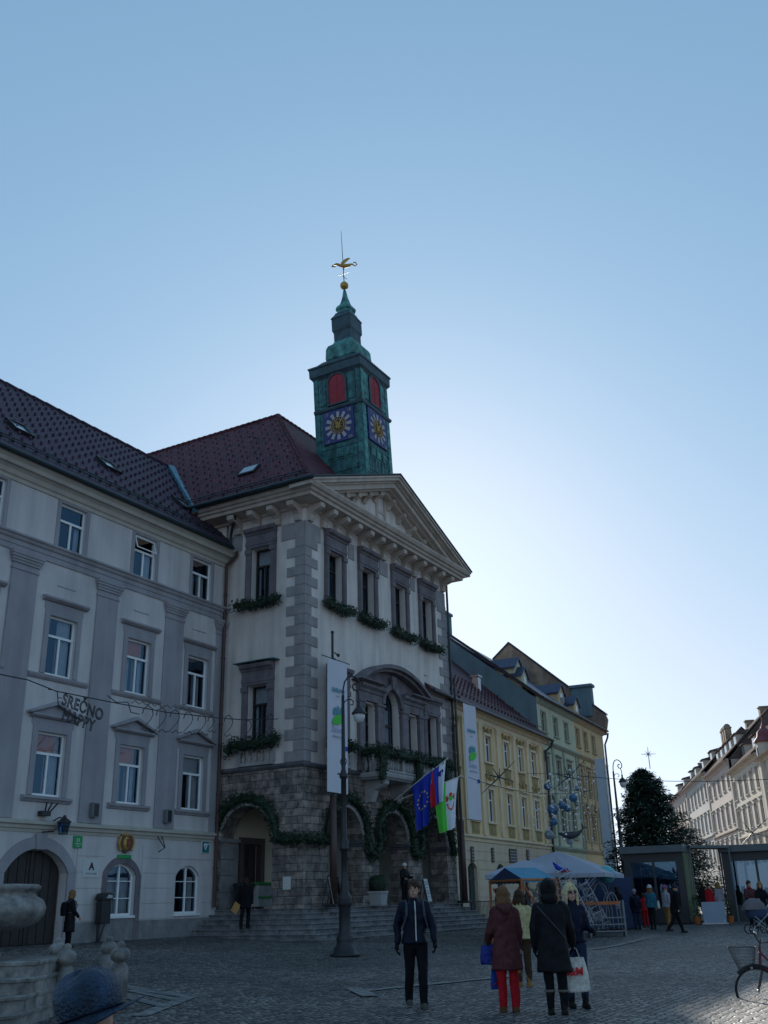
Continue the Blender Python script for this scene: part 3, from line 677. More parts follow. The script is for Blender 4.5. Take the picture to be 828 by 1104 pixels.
    for M1, c, k in ((FM,37.6,'front'),(FM,46.75,'front'),(SM,-26.44,'side')):
        fo = hall_window(M1, c, 8.1, 10.65, .6 if k == 'front' else .56, k)
        # dwarf balustrade under the sill
        s = tmb(M1); s.box(c-.95, c+.95, -.16, -.003, 7.14, 7.28)
        for j in range(5): s.lathe([(.05,7.28),(.085,7.33),(.1,7.45),(.05,7.62),(.07,7.7),(.07,7.75)], 8, (c-.66+.33*j, -.1, 0))
        s.box(c-.98, c-.78, -.16, -.004, 7.28, 7.75); s.box(c+.78, c+.98, -.16, -.004, 7.28, 7.75); s.build('balustrade', M['pale_stone'], fo)
    s = S(); s.box(-27.55,-25.3,-.5,-.01,11.62,11.66); s.build('hood_flashing', M['copper'], rt)
    # central window of three lights under a segmental pediment
    wl = make_window(rt, FM, 40.3, 7.1, 1.1, 3.25, fr='wood_dark', rec=.34, transom=.72, curtain='left')
    wr = make_window(rt, FM, 44.55, 7.1, 1.1, 3.25, fr='wood_dark', rec=.34, transom=.72, curtain='left')
    wc = make_window(rt, FM, 42.42, 7.1, 1.6, 4.2, fr='wood_dark', rise=.8, rec=.34, transom=.6, curtain='full')
    s = F(); C = 42.42
    for xa, xb in ((39.25,39.7),(40.9,41.55),(43.3,43.95),(45.15,45.6)):
        s.bbox(xa, xb, -.2, -.002, 7.14, 10.3, .02); s.box(xa-.05, xb+.05, -.25, -.003, 10.3, 10.42); s.box(xa-.03, xb+.03, -.22, -.003, 10.05, 10.12); s.box(xa-.04, xb+.04, -.24, -.003, 7.14, 7.5)
    for xa, xb in ((39.22,41.5),(43.35,45.62)):
        s.box(xa, xb, -.18, -.004, 10.43, 10.8); s.molding([(xa,0),(xb,0)], [(0,10.8),(.22,10.82),(.26,10.95),(.4,11.05),(.42,11.18),(0,11.24)])
    s.band(41.62, 43.22, 10.5, .8, .26, -.22, -.003, 16); s.prism([(C-.14,11.32),(C+.14,11.32),(C+.22,11.95),(C-.22,11.95)], -.3, -.2)
    s.build('surround', M['surround_stone'], wc)
    s = F(); s.band(38.98, 45.86, 11.26, 1.0, .2, -.62, -.004, 28); s.band(39.2, 45.64, 11.22, .9, .16, -.42, -.005, 28); 
    arc = arch_pts(39.2, 45.64, 11.22, .9, 24); s.add([(p[0],-.03,p[1]) for p in arc], [tuple(range(len(arc)))]); 
    for xa, xb in ((38.95,41.0),(43.85,45.9)): s.molding([(xa,0),(xb,0)], [(0,11.2),(.4,11.22),(.6,11.28),(.6,11.34),(0,11.38)])
    s.build('segmental_pediment', M['surround_stone'], wc)
    # balcony
    bl = F(); xa, xb, yf = 39.35, 45.5, -1.3
    bl.molding([(xa+.15,0),(xa+.15,yf+.15),(xb-.15,yf+.15),(xb-.15,0)], [(-.6,6.72),(0,6.74),(.05,6.8),(.12,6.84),(.15,6.95),(.15,7.04),(-.6,7.08)]); bl.box(xa+.3, xb-.3, yf+.3, .0, 6.74, 7.07)
    bo = bl.build('balcony', M['pale_stone'], rt)
    for x in (40.1, 42.42, 44.75):
        b = F(); b.prism([(0,5.75),(-.3,5.8),(-.42,6.05),(-.5,6.3),(-.85,6.42),(-1.05,6.55),(-1.05,6.74),(0,6.74)], x-.2, x+.2, 'x'); b.build('console', M['pale_stone'], bo)
    b = F(); piers = [(xa+.06,yf+.06),(xb-.26,yf+.06),(41.3,yf+.06),(43.35,yf+.06),(xa+.06,-.22),(xb-.26,-.22)]
    for x, y in piers: b.box(x, x+.2, y, y+.2, 7.08, 7.86)
    b.box(xa+.02, xb-.02, yf+.03, yf+.3, 7.86, 7.98); b.box(xa+.02, xa+.3, yf+.3, 0, 7.86, 7.979); b.box(xb-.3, xb-.02, yf+.3, 0, 7.86, 7.979)
    b.box(xa+.05, xb-.05, yf+.05, yf+.28, 7.08, 7.16); b.build('parapet', M['pale_stone'], bo)
    prof_b = [(.05,7.16),(.05,7.2),(.085,7.28),(.1,7.4),(.07,7.55),(.045,7.66),(.07,7.76),(.07,7.86)]
    xsb = [xa+.45+k*.235 for k in range(24)]
    for x in xsb:
        if x < xb-.3 and not (41.2 < x < 41.6 or 43.25 < x < 43.65):
            q2 = F(); q2.lathe(prof_b, 8, (x, yf+.16, 0)); q2.build('baluster', M['pale_stone'], bo)
    for k in range(3):
        for x in (xa+.16, xb-.16): q2 = F(); q2.lathe(prof_b, 8, (x, yf+.48+k*.26, 0)); q2.build('baluster', M['pale_stone'], bo)
    # ---------------- gable over the front
    ax, az, sl = 41.95, 22.56, .378
    xl, xr = 33.62, 50.28
    g = W()
    n = 20
    g.add([(X0+.3,24,19.3),(X1-.3,24,19.3),(ax,24,21.75)], [(0,1,2)])
    g.add([(X0+.9,24.4,19.3),(X1-.9,24.4,19.3),(ax,24.4,21.75)], [(0,1,2)]); g.build('tympanum', M['white_plaster'], rt)
    rk = W()
    # raking cornice: stepped layers that follow the slope
    layers = [(0,.10,22.74),(.10,.26,22.82),(.26,.36,23.0),(.36,.62,23.12),(.62,.72,23.36),(.72,.9,23.6)]
    for sg in (-1,1):
        for d0, d1, yf2 in layers:
            xe = xl if sg < 0 else xr; zt = az-.04
            cut = lambda d: d/sl                               # where this layer meets the level cornice
            def pt(t, d): x = ax+(xe-ax)*t; return (x, zt-abs(x-ax)*sl-d)
            t1 = 1.0 if d1 < .3 else (abs(xe-ax)-max(0,(d1-.12))/sl*.72)/abs(xe-ax)
            poly = [pt(0,d0), pt(t1,d0), pt(t1,d1), pt(0,d1)]
            rk.prism(poly if sg > 0 else poly[::-1], yf2, 24.0)
    rk.build('raking_cornice', M['cornice_stone'], rt)
    for k in range(1, 7):
        for sg in (-1,1):
            x = ax+sg*(k*1.12-.45); zt = az-.9-abs(x-ax)*sl
            if zt < 19.75: continue
            b = W(); b.prism([(24.0,zt-.42),(23.9,zt-.4),(23.78,zt-.2),(23.5,zt-.08),(23.45,zt+.12),(24.0,zt+.12)], x-.15, x+.15, 'x'); b.build('bracket', M['cornice_stone'], rt)
    tr = W()
    for sg in (-1,1):
        x = ax+sg*.42; tr.box(x-.11, x+.11, 23.94, 23.999, 19.45, 21.5)
    tr.box(ax-4.6, ax-.53, 23.95, 23.999, 19.42, 19.52); tr.box(ax+.53, ax+4.6, 23.95, 23.999, 19.42, 19.52)
    tr.box(ax-.31, ax+.31, 23.96, 23.999, 20.6, 20.75)
    tr.build('tympanum_frame', M['cornice_stone'], rt)
    # copper skin on the gable roof, running back into the main roof
    c = W()
    for sg in (-1,1):
        xe = xl if sg < 0 else xr
        q = [(ax,22.7,az),(xe+sg*.08,22.7,az-abs(xe+sg*.08-ax)*sl),(xe+sg*.08,23.0,az-abs(xe+sg*.08-ax)*sl),(ax,25.8,az)]
        c.add([V(p) for p in q]+[V(p)+V((0,0,.07)) for p in q], [(0,1,2,3),(4,7,6,5),(0,4,5,1),(1,5,6,2),(3,2,6,7),(0,3,7,4)])
    c.build('gable_flashing', M['gutter_metal'], rt)
    # ---------------- main roof
    PX, PY, PZ = 40.6, 29.8, 27.45; e0 = (33.66, 22.9, 19.42); XR2 = 50.2
    rb = W()
    A = V(e0); P = V((PX,PY,PZ)); Bk = V((33.66, 46, 19.42)); Pk = V((PX, 44, PZ)); Rr = V((XR2, 22.9, 19.42)); PR = V((44.2, PY, PZ)); RRk = V((XR2,46,19.42)); PRk = V((44.2,44,PZ))
    rb.add([A,P,Pk,Bk], [(0,1,2,3)])
    rb.build('side_roof', M['tile_th'], rt)
    AG = V((ax, 22.9+(az-19.42)/1.15, az)); rb = W(); rb.add([A,AG,PR,P], [(0,1,2,3)]); rb.add([AG,Rr,PR], [(0,1,2)]); rb.add([Rr,RRk,PRk,PR], [(0,1,2,3)]); rb.add([P,PR,PRk,Pk],[(0,1,2,3)]); rb.build('front_roof', M['tile_th'], rt)
    gd = W()
    s_ = (PZ-19.42)/(PX-33.66)
    for k in range(1, 22):
        t = k/22; x = A.x+(PX-A.x)*t; z = A.z+(PZ-A.z)*t; y = 22.9+(PY-22.9)*t+.35+(k % 2)*.3
        while y < 44: 
            if k % 1 == 0: gd.box(x-.02, x+.03, y-.04, y+.04, z, z+.09)
            y += .85
    # hip and ridge tiles
    for p0, p1 in ((A,P),(P,Pk),(P,PR),(PR,Rr)):
        d = p1-p0; nn = int(d.length/.4)
        for k in range(nn): gd.tube(p0+d*k/nn+V((0,0,.0)), p0+d*(k+.95)/nn+V((0,0,.0)), .13, .1, 8)
    gd.build('roof_ridge', M['tile_th'], rt)
    sk = W(); q = None
    for k in range(300):
        x = 34+k*.02; z = 19.42+(x-33.66)*s_; c_ = atX(269, 508, x)
        if q is None or abs(c_.z-z) < q[0]: q = (abs(c_.z-z), x, c_.y, z)
    _, x, y, z = q; s1 = 1/math.hypot(1, s_)
    def P3(u, v, n): return (x+v*s1-n*s_*s1, y+u, z+v*s_*s1+n*s1)
    for (u0,u1,v0,v1,n0,n1) in ((-.5,.5,-.4,.4,-.02,.12),): sk.add([P3(u,v,n) for n in (n0,n1) for v in (v0,v1) for u in (u0,u1)], [(0,1,3,2),(4,6,7,5),(0,4,5,1),(2,3,7,6),(0,2,6,4),(1,5,7,3)])
    so = sk.build('roof_window', M['dark_metal'], rt)
    sk = W(); sk.add([P3(u,v,.13) for v in (-.3,.3) for u in (-.42,.42)], [(0,1,3,2)]); sk.build('pane', M['skylight'], so)
    # gutters, rails and downpipes
    g = W(); zg = 19.4
    g.path([(33.55,46,zg),(33.55,22.72,zg),(33.62,22.66,zg)], .11, 10); g.box(33.6,33.75,23.0,46,zg-.1,zg+.06)
    g.path([(33.95,46,zg+.62),(33.95,23.3,zg+.62)], .025, 6); g.path([(33.9,46,zg+.48),(33.9,23.3,zg+.48)], .025, 6)
    for k in range(30): g.tube((33.85,23.5+k*.75,zg+.2),(33.95,23.5+k*.75,zg+.66), .015, n=4)
    g.build('gutter', M['gutter_metal'], rt)
    g = W(); g.path([(34.35,27.65,zg-.1),(34.4,27.7,19.0),(34.3,27.6,18.7),(34.72,28.15,18.0),(34.72,28.2,17.4)], .07, 8); g.build('downpipe', M['gutter_metal'], rt)
    g = W(); g.path([(34.75,27.75,17.15),(34.78,27.8,16.95),(34.62,28.22,16.5),(34.62,28.24,16.2),(34.62,28.24,1.5)], .075, 10)
    for z in (3,6,9,12,15): g.tube((34.62,28.24,z),(34.62,28.24,z+.08), .1, n=10)
    g.build('downpipe', M['brown_metal'], rt)
    g = W(); g.path([(49.25,23.9,19.0),(49.2,23.88,18.2),(49.18,23.88,.4)], .07, 8); g.build('downpipe', M['gutter_metal'], rt)
    build_tower(rt, T)
    return rt

def build_tower(rt, T):
    cx, cy = 41.95, 25.5; hx, hy = 1.45, 1.5; z0 = 22.0
    KX, KY = -.030, .030                                              # the shaft leans a little, as photographed
    SH = Matrix(((1,0,KX,-KX*22.7),(0,1,KY,-KY*22.7),(0,0,1,0),(0,0,0,1)))
    TT = T @ SH
    W = lambda: tmb(TT)
    FMt = TT @ Matrix.Translation(V((0, cy-hy, 0)))                   # front face
    SMt = TT @ Matrix(((0,1,0,cx-hx),(-1,0,0,0),(0,0,1,0),(0,0,0,1)))  # side face towards the square, x = -Y
    b = W(); b.box(cx-hx, cx+hx, cy-hy, cy+hy, z0, 28.95)
    tw = b.build('tower', M['copper'], rt)
    # standing seams, corner strips and sheets
    s = W(); random.seed(5)
    for k in range(2):
        Mq = (FMt, SMt)[k]; c = (cx, -cy)[k]; h = (hx, hy)[k]; q = tmb(Mq)
        for sg in (-1,1): q.box(c+sg*(h-.16)-.16, c+sg*(h-.16)+.16, -.05, -.002, 22.0, 26.6); q.box(c+sg*(h-.14)-.14, c+sg*(h-.14)+.14, -.05, -.002, 26.85, 28.9)
        for zz in (22.6,23.1,23.7,24.3,24.9,25.5,26.1,27.3,27.9): 
            for sg in (-1,1): q.box(c+sg*(h-.25)-.22, c+sg*(h-.25)+.22, -.065, -.05, zz, zz+.03)
        for j in range(7): x = c-h+.45+j*(2*h-.9)/6; q.box(x-.015, x+.015, -.03, -.002, 22.2, 24.3)
        for zz in (22.9, 23.6, 24.3): q.box(c-h+.3, c+h-.3, -.035, -.001, zz, zz+.05)
        for j in (-1,0,1):   # small blind panels below the clock
            x = c+j*.62; q.box(x-.22, x+.22, -.06, -.03, 23.72, 24.22); q.box(x-.14, x+.14, -.075, -.06, 23.8, 24.14)
        for sg in (-1,1): x = c+sg*(h-.55); q.box(x-.22, x+.22, -.04, -.002, 27.0, 28.6)
        q.box(c-.62, c-.55, -.08, -.002, 26.9, 28.3); q.box(c+.55, c+.62, -.08, -.002, 26.9, 28.3)
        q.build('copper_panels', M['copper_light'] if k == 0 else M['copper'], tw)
    m = W()
    for pf in ([(0,26.55),(.1,26.58),(.14,26.68),(.14,26.76),(0,26.82)],):
        m.molding([(cx-hx,cy+hy),(cx-hx,cy-hy),(cx+hx,cy-hy),(cx+hx,cy+hy)], pf)
    m.build('string_course', M['copper_dark'], tw)
    # louvre doors in red, clock faces
    for Mq, c in ((FMt, cx), (SMt, -(cy-.02))):
        q = tmb(Mq); w2, za, zb, rs = .53, 26.92, 28.72, .45
        arc = arch_pts(c-w2, c+w2, zb-rs, rs, 14); poly = [(c-w2,za),(c+w2,za)]+arc[::-1]
        q.prism(poly, -.05, -.002); q.box(c-.02, c+.02, -.07, -.05, za, zb-.02)
        for k in range(12): q.box(c-w2+.04, c-.03, -.06, -.05, za+.08+k*.11, za+.11+k*.11); q.box(c+.03, c+w2-.04, -.06, -.05, za+.08+k*.11, za+.11+k*.11)
        q.build('shutter', M['red_shutter'], tw)
        q = tmb(Mq); q.band(c-w2, c+w2, zb-rs, rs, .1, -.1, -.003, 14); q.box(c-w2-.1, c-w2, -.1, -.003, za, zb-rs); q.box(c+w2, c+w2+.1, -.1, -.003, za, zb-rs); q.box(c-w2-.12,c+w2+.12,-.14,-.003,za-.08,za); q.build('shutter_frame', M['copper_dark'], tw)
        q = tmb(Mq); zc = 25.55; R1 = .92
        q.m = 0; q.box(c-.98, c+.98, -.09, -.003, zc-.95, zc+.97)
        q.m = 1
        for k in range(12):
            a = 2*pi*k/12+.0; da = .155
            q.add([(c+rr*math.sin(a+s), -.105, zc+rr*math.cos(a+s)) for rr, s in ((.52,-da),(.84,-da*.8),(.84,da*.8),(.52,da))], [(0,1,2,3)])
        q.m = 2
        for rr in (.49,.34):
            q.path([(c+rr*math.sin(2*pi*k/28), -.11, zc+rr*math.cos(2*pi*k/28)) for k in range(28)], .022, 5, closed=True)
        for k in range(24):
            a = 2*pi*k/24; q.add([(c+rr*math.sin(a+s), -.108, zc+rr*math.cos(a+s)) for rr, s in ((.36,-.03),(.47,-.03),(.47,.03),(.36,.03))], [(0,1,2,3)])
        q.m = 3; q.lathe([(.001,0),(.33,0),(.33,.01),(.001,.01)], 20, (0,0,0)) if False else q.add([(c+.33*math.sin(2*pi*k/20), -.1, zc+.33*math.cos(2*pi*k/20)) for k in range(20)], [tuple(range(20))])
        q.m = 2
        for k in range(8):
            a = 2*pi*k/8+.2; q.path([(c+rr*math.sin(a+rr*2), -.115, zc+rr*math.cos(a+rr*2)) for rr in (.05,.15,.25)], .03, 5)
        fo = q.build('clock_face', [M['clock_blue'], M['clock_white'], M['gold'], M['wood_dark']], tw)
        q = tmb(Mq)
        for a, l, wd in ((R(-28), .62, .035), (R(38), .42, .05)):
            d = V((math.sin(a), 0, math.cos(a))); n_ = V((d.z,0,-d.x))*wd; o_ = V((c,-.14,zc)); q.add([o_-d*.15-n_, o_-d*.15+n_, o_+d*l+n_*.5, o_+d*(l+.08), o_+d*l-n_*.5], [(0,1,2,3,4)])
        q.build('clock_hand', M['gold'], fo)
        # date numerals in the corners as on the dial
        for tx, px_, pz_ in (('17',-.72,.76),('18',.72,.76),('19',-.72,-.84),('28',.72,-.84)):
            add_text(tx, .26, Mq @ Matrix.Translation(V((c+px_, -.1, zc+pz_-.08))) @ Matrix.Rotation(pi/2, 4, 'X'), M['clock_white'], fo, 'numeral')
    # eaves and the stacked lantern
    w = W(); w.sqlathe([(hx,hy,28.6),(hx+.06,hy+.06,28.72),(hx+.17,hy+.17,28.86),(hx+.18,hy+.18,29.32),(hx+.23,hy+.23,29.36),(hx+.23,hy+.23,29.46),(hx-.15,hy-.15,29.72),(hx-.4,hy-.4,30.0),(.95,.95,30.05)], (cx,cy))
    w.build('tower_cornice', M['copper_dark'], tw)
    w = W(); w.sqlathe([(.86,.86,30.0),(.98,.98,30.12),(1.0,1.0,30.3),(.98,.98,30.6),(.97,.97,30.85),(.9,.9,31.02),(.80,.80,31.12),(.7,.7,31.2),(.58,.58,31.4)], (cx,cy), cham=.12); w.build('onion_roof', M['copper_light'], tw)
    w = W(); w.sqlathe([(.56,.56,31.35),(.56,.56,31.9),(.58,.58,32.0),(.63,.63,32.1),(.63,.63,32.85),(.67,.67,32.92),(.5,.5,33.2),(.44,.44,33.35)], (cx,cy)); w.build('lantern', M['copper_dark'], tw)
    w = W(); w.sqlathe([(.42,.42,33.3),(.42,.42,33.5),(.48,.48,33.58),(.48,.48,33.72),(.3,.3,33.95),(.24,.24,34.1),(.14,.14,34.5),(.07,.07,34.95),(.05,.05,35.1)], (cx,cy), cham=.3); w.build('spire', M['copper_light'], tw)
    w = W(); w.sphere((cx,cy,35.33), .25, 14, 10); w.build('orb', M['gold'], tw)
    w = W(); w.tube((cx,cy,35.5),(cx,cy,39.2), .03, .012, 6)
    w.path([(cx-.35,cy,35.9),(cx,cy,35.95),(cx+.35,cy,36.0)], .015, 5); w.path([(cx,cy-.35,36.15),(cx,cy+.35,36.15)], .015, 5)
    w.build('finial_rod', M['dark_metal'], tw)
    # gilded weather vane in the shape of a winged beast with a curled tail
    w = tmb(TT @ Matrix.Translation(V((cx,cy,36.75))) @ Matrix.Rotation(R(-60), 4, 'Z'))
    w.path([(-.62,0,.02),(-.4,0,.1),(-.15,0,.0),(.1,0,-.05),(.35,0,.0),(.5,0,.08),(.62,0,.05)], [.02,.07,.1,.13,.1,.05,.03], 8)
    w.path([(.55,0,.05),(.72,0,-.06),(.82,0,.05),(.75,0,.2),(.6,0,.18)], .035, 6)
    w.prism([(-.1,.05),(.05,.1),(.45,.5),(.3,.52),(.1,.42),(-.12,.2)], -.02, .02); w.path([(-.6,0,.02),(-.68,0,-.06),(-.45,0,-.08)], .04, 6); w.path([(0,0,-.05),(.02,0,-.3)], .04, 6)
    w.build('weather_vane', M['gold'], tw)
    # stays from the roof to the tower
    w = tmb(T); w.tube((40.4,26.9,24.1),(38.3,29.9,25.2), .02, n=5); w.tube((40.4,26.9,23.0),(38.6,29.9,24.6), .02, n=5); w.build('stay_wire', M['dark_metal'], tw)
M['door_brown'] = mat('door_brown', (.09,.06,.05), .6, .15)

FONT_OBJ = []
def text_mesh(s, size, ext=.004, bold=0):
    cu = bpy.data.curves.new('writing', 'FONT'); cu.body = s; cu.size = size; cu.align_x = 'CENTER'; cu.extrude = ext; cu.offset = bold; cu.resolution_u = 3
    o = bpy.data.objects.new('tmp_writing', cu); COL.objects.link(o)
    dg = bpy.context.evaluated_depsgraph_get(); me = bpy.data.meshes.new_from_object(o.evaluated_get(dg))
    bpy.data.objects.remove(o); return me
def add_text(s, size, Mx, mt, parent, name='lettering', ext=.004, bold=0, sx=1):
    me = text_mesh(s, size, ext, bold); me.transform(Mx @ Matrix.Diagonal((sx,1,1,1))); me.materials.clear(); me.materials.append(mt)
    o = bpy.data.objects.new(name, me); COL.objects.link(o); o.parent = parent; return o
# ================================================================ houses along the street
def ray_plane(px, py, p0, n):
    d = ray(px, py); p0 = V(p0); n = V(n); return CAM + d*((p0-CAM).dot(n)/d.dot(n))
def far_window(root, x, z, w, h, fr, pane, y=0, rec=.12, mull=1, transom=.68, surround=None, e=.14, hood=None, sill=True, rise=0, fw=.06, shut=None):
    f = MB(); f.box(x-w/2, x+w/2, rec, rec+.06, z+h-fw, z+h); f.box(x-w/2, x+w/2, rec, rec+.06, z, z+fw)
    f.box(x-w/2, x-w/2+fw, rec, rec+.06, z+fw, z+h-fw); f.box(x+w/2-fw, x+w/2, rec, rec+.06, z+fw, z+h-fw)
    if mull: f.box(x-.035, x+.035, rec-.01, rec+.06, z+fw, z+h-fw)
    if transom: f.box(x-w/2+fw, x+w/2-fw, rec-.015, rec+.055, z+h*transom-.03, z+h*transom+.03)
    fo = f.build('window', M[fr], root)
    g = MB(); g.add([(x-w/2+fw,rec+.03,z+fw),(x+w/2-fw,rec+.03,z+fw),(x+w/2-fw,rec+.03,z+h-fw),(x-w/2+fw,rec+.03,z+h-fw)], [(0,1,2,3)]); g.build('pane', M[pane], fo)
    if surround:
        s = MB(); s.box(x-w/2-e, x-w/2, -.05, -.002, z-.02, z+h+e); s.box(x+w/2, x+w/2+e, -.05, -.002, z-.02, z+h+e); s.box(x-w/2, x+w/2, -.05, -.002, z+h, z+h+e)
        if sill: s.box(x-w/2-e-.06, x+w/2+e+.06, -.14, -.002, z-.12, z-.022)
        if hood == 'flat': s.box(x-w/2-e-.1, x+w/2+e+.1, -.2, -.003, z+h+e+.1, z+h+e+.22); s.box(x-w/2-e, x+w/2+e, -.06, -.003, z+h+e+.001, z+h+e+.1)
        if hood == 'arch': s.band(x-w/2-e, x+w/2+e, z+h+e+.12, .55, .14, -.24, -.003, 10); s.box(x-w/2-e-.12, x+w/2+e+.12, -.2, -.003, z+h+e+.001, z+h+e+.115)
        if hood == 'gable': s.prism([(x-w/2-e-.15,z+h+e+.1),(x+w/2+e+.15,z+h+e+.1),(x,z+h+e+.55)], -.2, -.003)
        s.build('surround', M[surround], fo)
    return fo
M['pane_far'] = mat('pane_far', (.035,.045,.06), .08, .2, 2, spec=.9)
M['pane_lit'] = mat('pane_lit', (.30,.31,.33), .15, .2, 2, spec=.9)

def hood_swag(root, x, z):
    b = MB(); b.path([(x-.62+1.24*k/10, -.05, z+.28-.22*math.sin(pi*k/10)) for k in range(11)], .045, 5)
    for sg in (-1,1): b.sphere((x+sg*.62,-.06,z+.3), .09, 8, 6); b.path([(x+sg*.62,-.05,z+.25),(x+sg*.66,-.05,z-.15)], [.05,.02], 5)
    b.sphere((x,-.08,z+.22), .13, 8, 6, (1,.6,1.2)); b.build('swag', M['yellow_trim2'], root)
M['yellow_trim2'] = mat('yellow_trim2', (.38,.28,.13), .9, .1, 2)

def build_street_houses():
    a = R(3.8)
    # ---------------- yellow house
    gy = .46
    rt = thing('yellow_house', 'yellow ochre house with pilasters and swags beside the town hall', 'house', (49.2, 24.3, gy), a)
    L = 17.6; ez = 12.0-gy; Z = lambda z: z-gy
    cs = [.95, 3.6, 6.35, 9.65, 12.4, 15.1]
    ops = []
    for c in cs: ops += [(c-.52, c+.52, Z(5.75), Z(7.6)), (c-.52, c+.52, Z(9.2), Z(10.75))]
    w = MB(); w.wall(0, L, Z(4.7), ez, ops, .25); w.build('wall', M['yellow_plaster'], rt)
    gop = [(2.1, 3.5, 0, 3.0, .3), (6.6, 8.0, 0, 3.0, .3), (10.4,11.8,0,3,.3), (14.2,15.6,0,3,.3)]
    w = MB(); w.wall(0, L, -.5, Z(4.7), gop, .3)
    for k in range(8):
        za = .25+k*.48; x = 0
        for o in gop+[(L,L)]:
            if za < 3.05 or o[0] == L:
                if o[0] > x+.1: w.box(x, o[0]-.12 if o[0] < L else L, -.03, -.001, za, za+.44)
                x = o[1]+.12
    w.build('ground_floor_wall', M['yellow_low'], rt)
    w = MB(); w.box(0, L, 6.0, 6.3, -.5, ez+4); w.box(L-.3, L-.002, .31, 6, -.5, ez); w.build('rear_wall', M['yellow_low'], rt)
    for xa, xb, z0, z1, r_ in gop:
        d = MB(); d.box(xa, xb, .2, .26, 0, z1); d.box((xa+xb)/2-.04, (xa+xb)/2+.04, .15, .2, 0, z1-.1); d.box(xa+.05, xb-.05, .15, .2, 2.1, 2.2); d.build('door', M['door_green'], rt)
    m = MB(); m.molding([(0,0),(L,0)], [(0,Z(4.55)),(.06,Z(4.58)),(.08,Z(4.72)),(.2,Z(4.8)),(.2,Z(4.88)),(0,Z(4.95))]); m.build('belt_course', M['yellow_trim'], rt)
    m = MB(); m.molding([(0,0),(L,0),(L,1)], [(0,Z(11.35)),(.05,Z(11.38)),(.08,Z(11.6)),(.2,Z(11.66)),(.3,Z(11.8)),(.5,Z(11.86)),(.5,Z(12.0)),(0,Z(12.04))]); m.build('cornice', M['yellow_trim'], rt)
    for x in (2.3, 4.95, 8.0, 11.05, 13.75, 16.5):
        p = MB(); p.box(x-.2, x+.2, -.1, -.002, Z(4.96), Z(11.0)); p.box(x-.26, x+.26, -.13, -.003, Z(11.0), Z(11.15)); p.box(x-.3, x+.3, -.16, -.003, Z(11.15), Z(11.34)); p.box(x-.25,x+.25,-.13,-.1,Z(4.96),Z(5.3)); p.build('pilaster', M['yellow_trim'], rt)
    random.seed(9)
    for i, c in enumerate(cs):
        for z0, z1 in ((5.75,7.6),(9.2,10.75)):
            far_window(rt, c, Z(z0), 1.04, z1-z0, 'white_paint', 'pane_far', surround='yellow_trim', e=.16, hood='flat' if z0 < 6 else None, transom=.68)
            hood_swag(rt, c, Z(z1)+(.5 if z0 < 6 else .12))
        p = MB(); p.box(c-.55, c+.55, -.04, -.002, Z(5.0), Z(5.6)); p.box(c-.35, c+.35, -.07, -.04, Z(5.12), Z(5.48)); p.box(c-.55, c+.55, -.04, -.002, Z(8.45), Z(9.05)); p.box(c-.32, c+.32, -.07, -.04, Z(8.58), Z(8.92)); p.build('panel', M['yellow_trim2'], rt)
    # tiled roof
    sl = .9; t1 = 7.6
    r_ = MB(); q = [(-3,-.55,ez-.02),(L+.35,-.55,ez-.02),(L+.35,t1,ez+sl*(t1+.55)),(-3,t1,ez+sl*(t1+.55))]
    r_.add(q+[(x,y,z-.15) for x,y,z in q], [(0,1,2,3),(4,7,6,5),(0,4,5,1),(1,5,6,2),(3,2,6,7),(0,3,7,4)]); r_.add([(-3,t1,ez+sl*(t1+.55)),(L+.3,t1,ez+sl*(t1+.55)),(L+.3,2*t1,ez),(-3,2*t1,ez)], [(0,1,2,3)])
    for k in range(6):
        t = .3+k*.55; x = .3+(k%2)*.3
        while x < L: r_.box(x-.05,x+.05,t-.05,t+.05,ez+sl*(t+.55)-.01,ez+sl*(t+.55)+.14); x += .62
    r_.build('roof', M['tile_yb'], rt)
    g = MB(); g.path([(-3,-.62,ez-.1),(L+.5,-.62,ez-.1)], .1, 8); g.path([(-3,-.1,ez+.75),(L,-.1,ez+.75)], .03, 5); g.build('gutter', M['dark_metal'], rt)
    g = MB(); g.path([(L+.4,-.6,ez-.15),(L+.35,-.5,ez-.5),(L-.1,-.18,ez-.9),(L-.1,-.16,-.4)], .09, 8); g.build('downpipe', M['black_iron'], rt)
    g = MB(); t = 2.9; g.box(12.6,13.1,t-.2,t+.25,ez+sl*(t+.3),ez+sl*(t+.55)+.75); g.box(12.5,13.2,t-.3,t+.35,ez+sl*(t+.55)+.75,ez+sl*(t+.55)+.85); g.build('chimney', M['steel'], rt)
    # ---------------- green house and orange house share one street line
    gz_ = .46
    rg = thing('green_house', 'pale green plastered house with arched window hoods and blue roofed dormers', 'house', (67.0, 25.8, gz_), a)
    ro_loc = V((67.0,25.8,gz_))+V((math.cos(a),math.sin(a),0))*9.5
    ro = thing('orange_house', 'orange plastered house rising to a weathered brown gable wall', 'house', tuple(ro_loc), a)
    for rr, L, css, wallm, trim in ((rg, 9.5, [1.4,4.3,7.1], 'green_plaster','green_trim'), (ro, 9.05, [.25+.55,3.15,5.6], 'orange_plaster','orange_trim')):
        ez = 15.1-gz_; Z = lambda z: z-gz_
        ops = []
        for c in css: ops += [(c-.5,c+.5,Z(5.6),Z(7.5)), (c-.5,c+.5,Z(9.0),Z(11.0)), (c-.48,c+.48,Z(12.75),Z(14.15))]
        w = MB(); w.wall(0, L, -.5, ez, ops, .25); w.build('wall', M[wallm], rr)
        m = MB(); m.molding([(0,0),(L,0)], [(0,Z(4.6)),(.06,Z(4.62)),(.2,Z(4.8)),(.2,Z(4.9)),(0,Z(4.95))]); m.build('string_course', M[trim], rr)
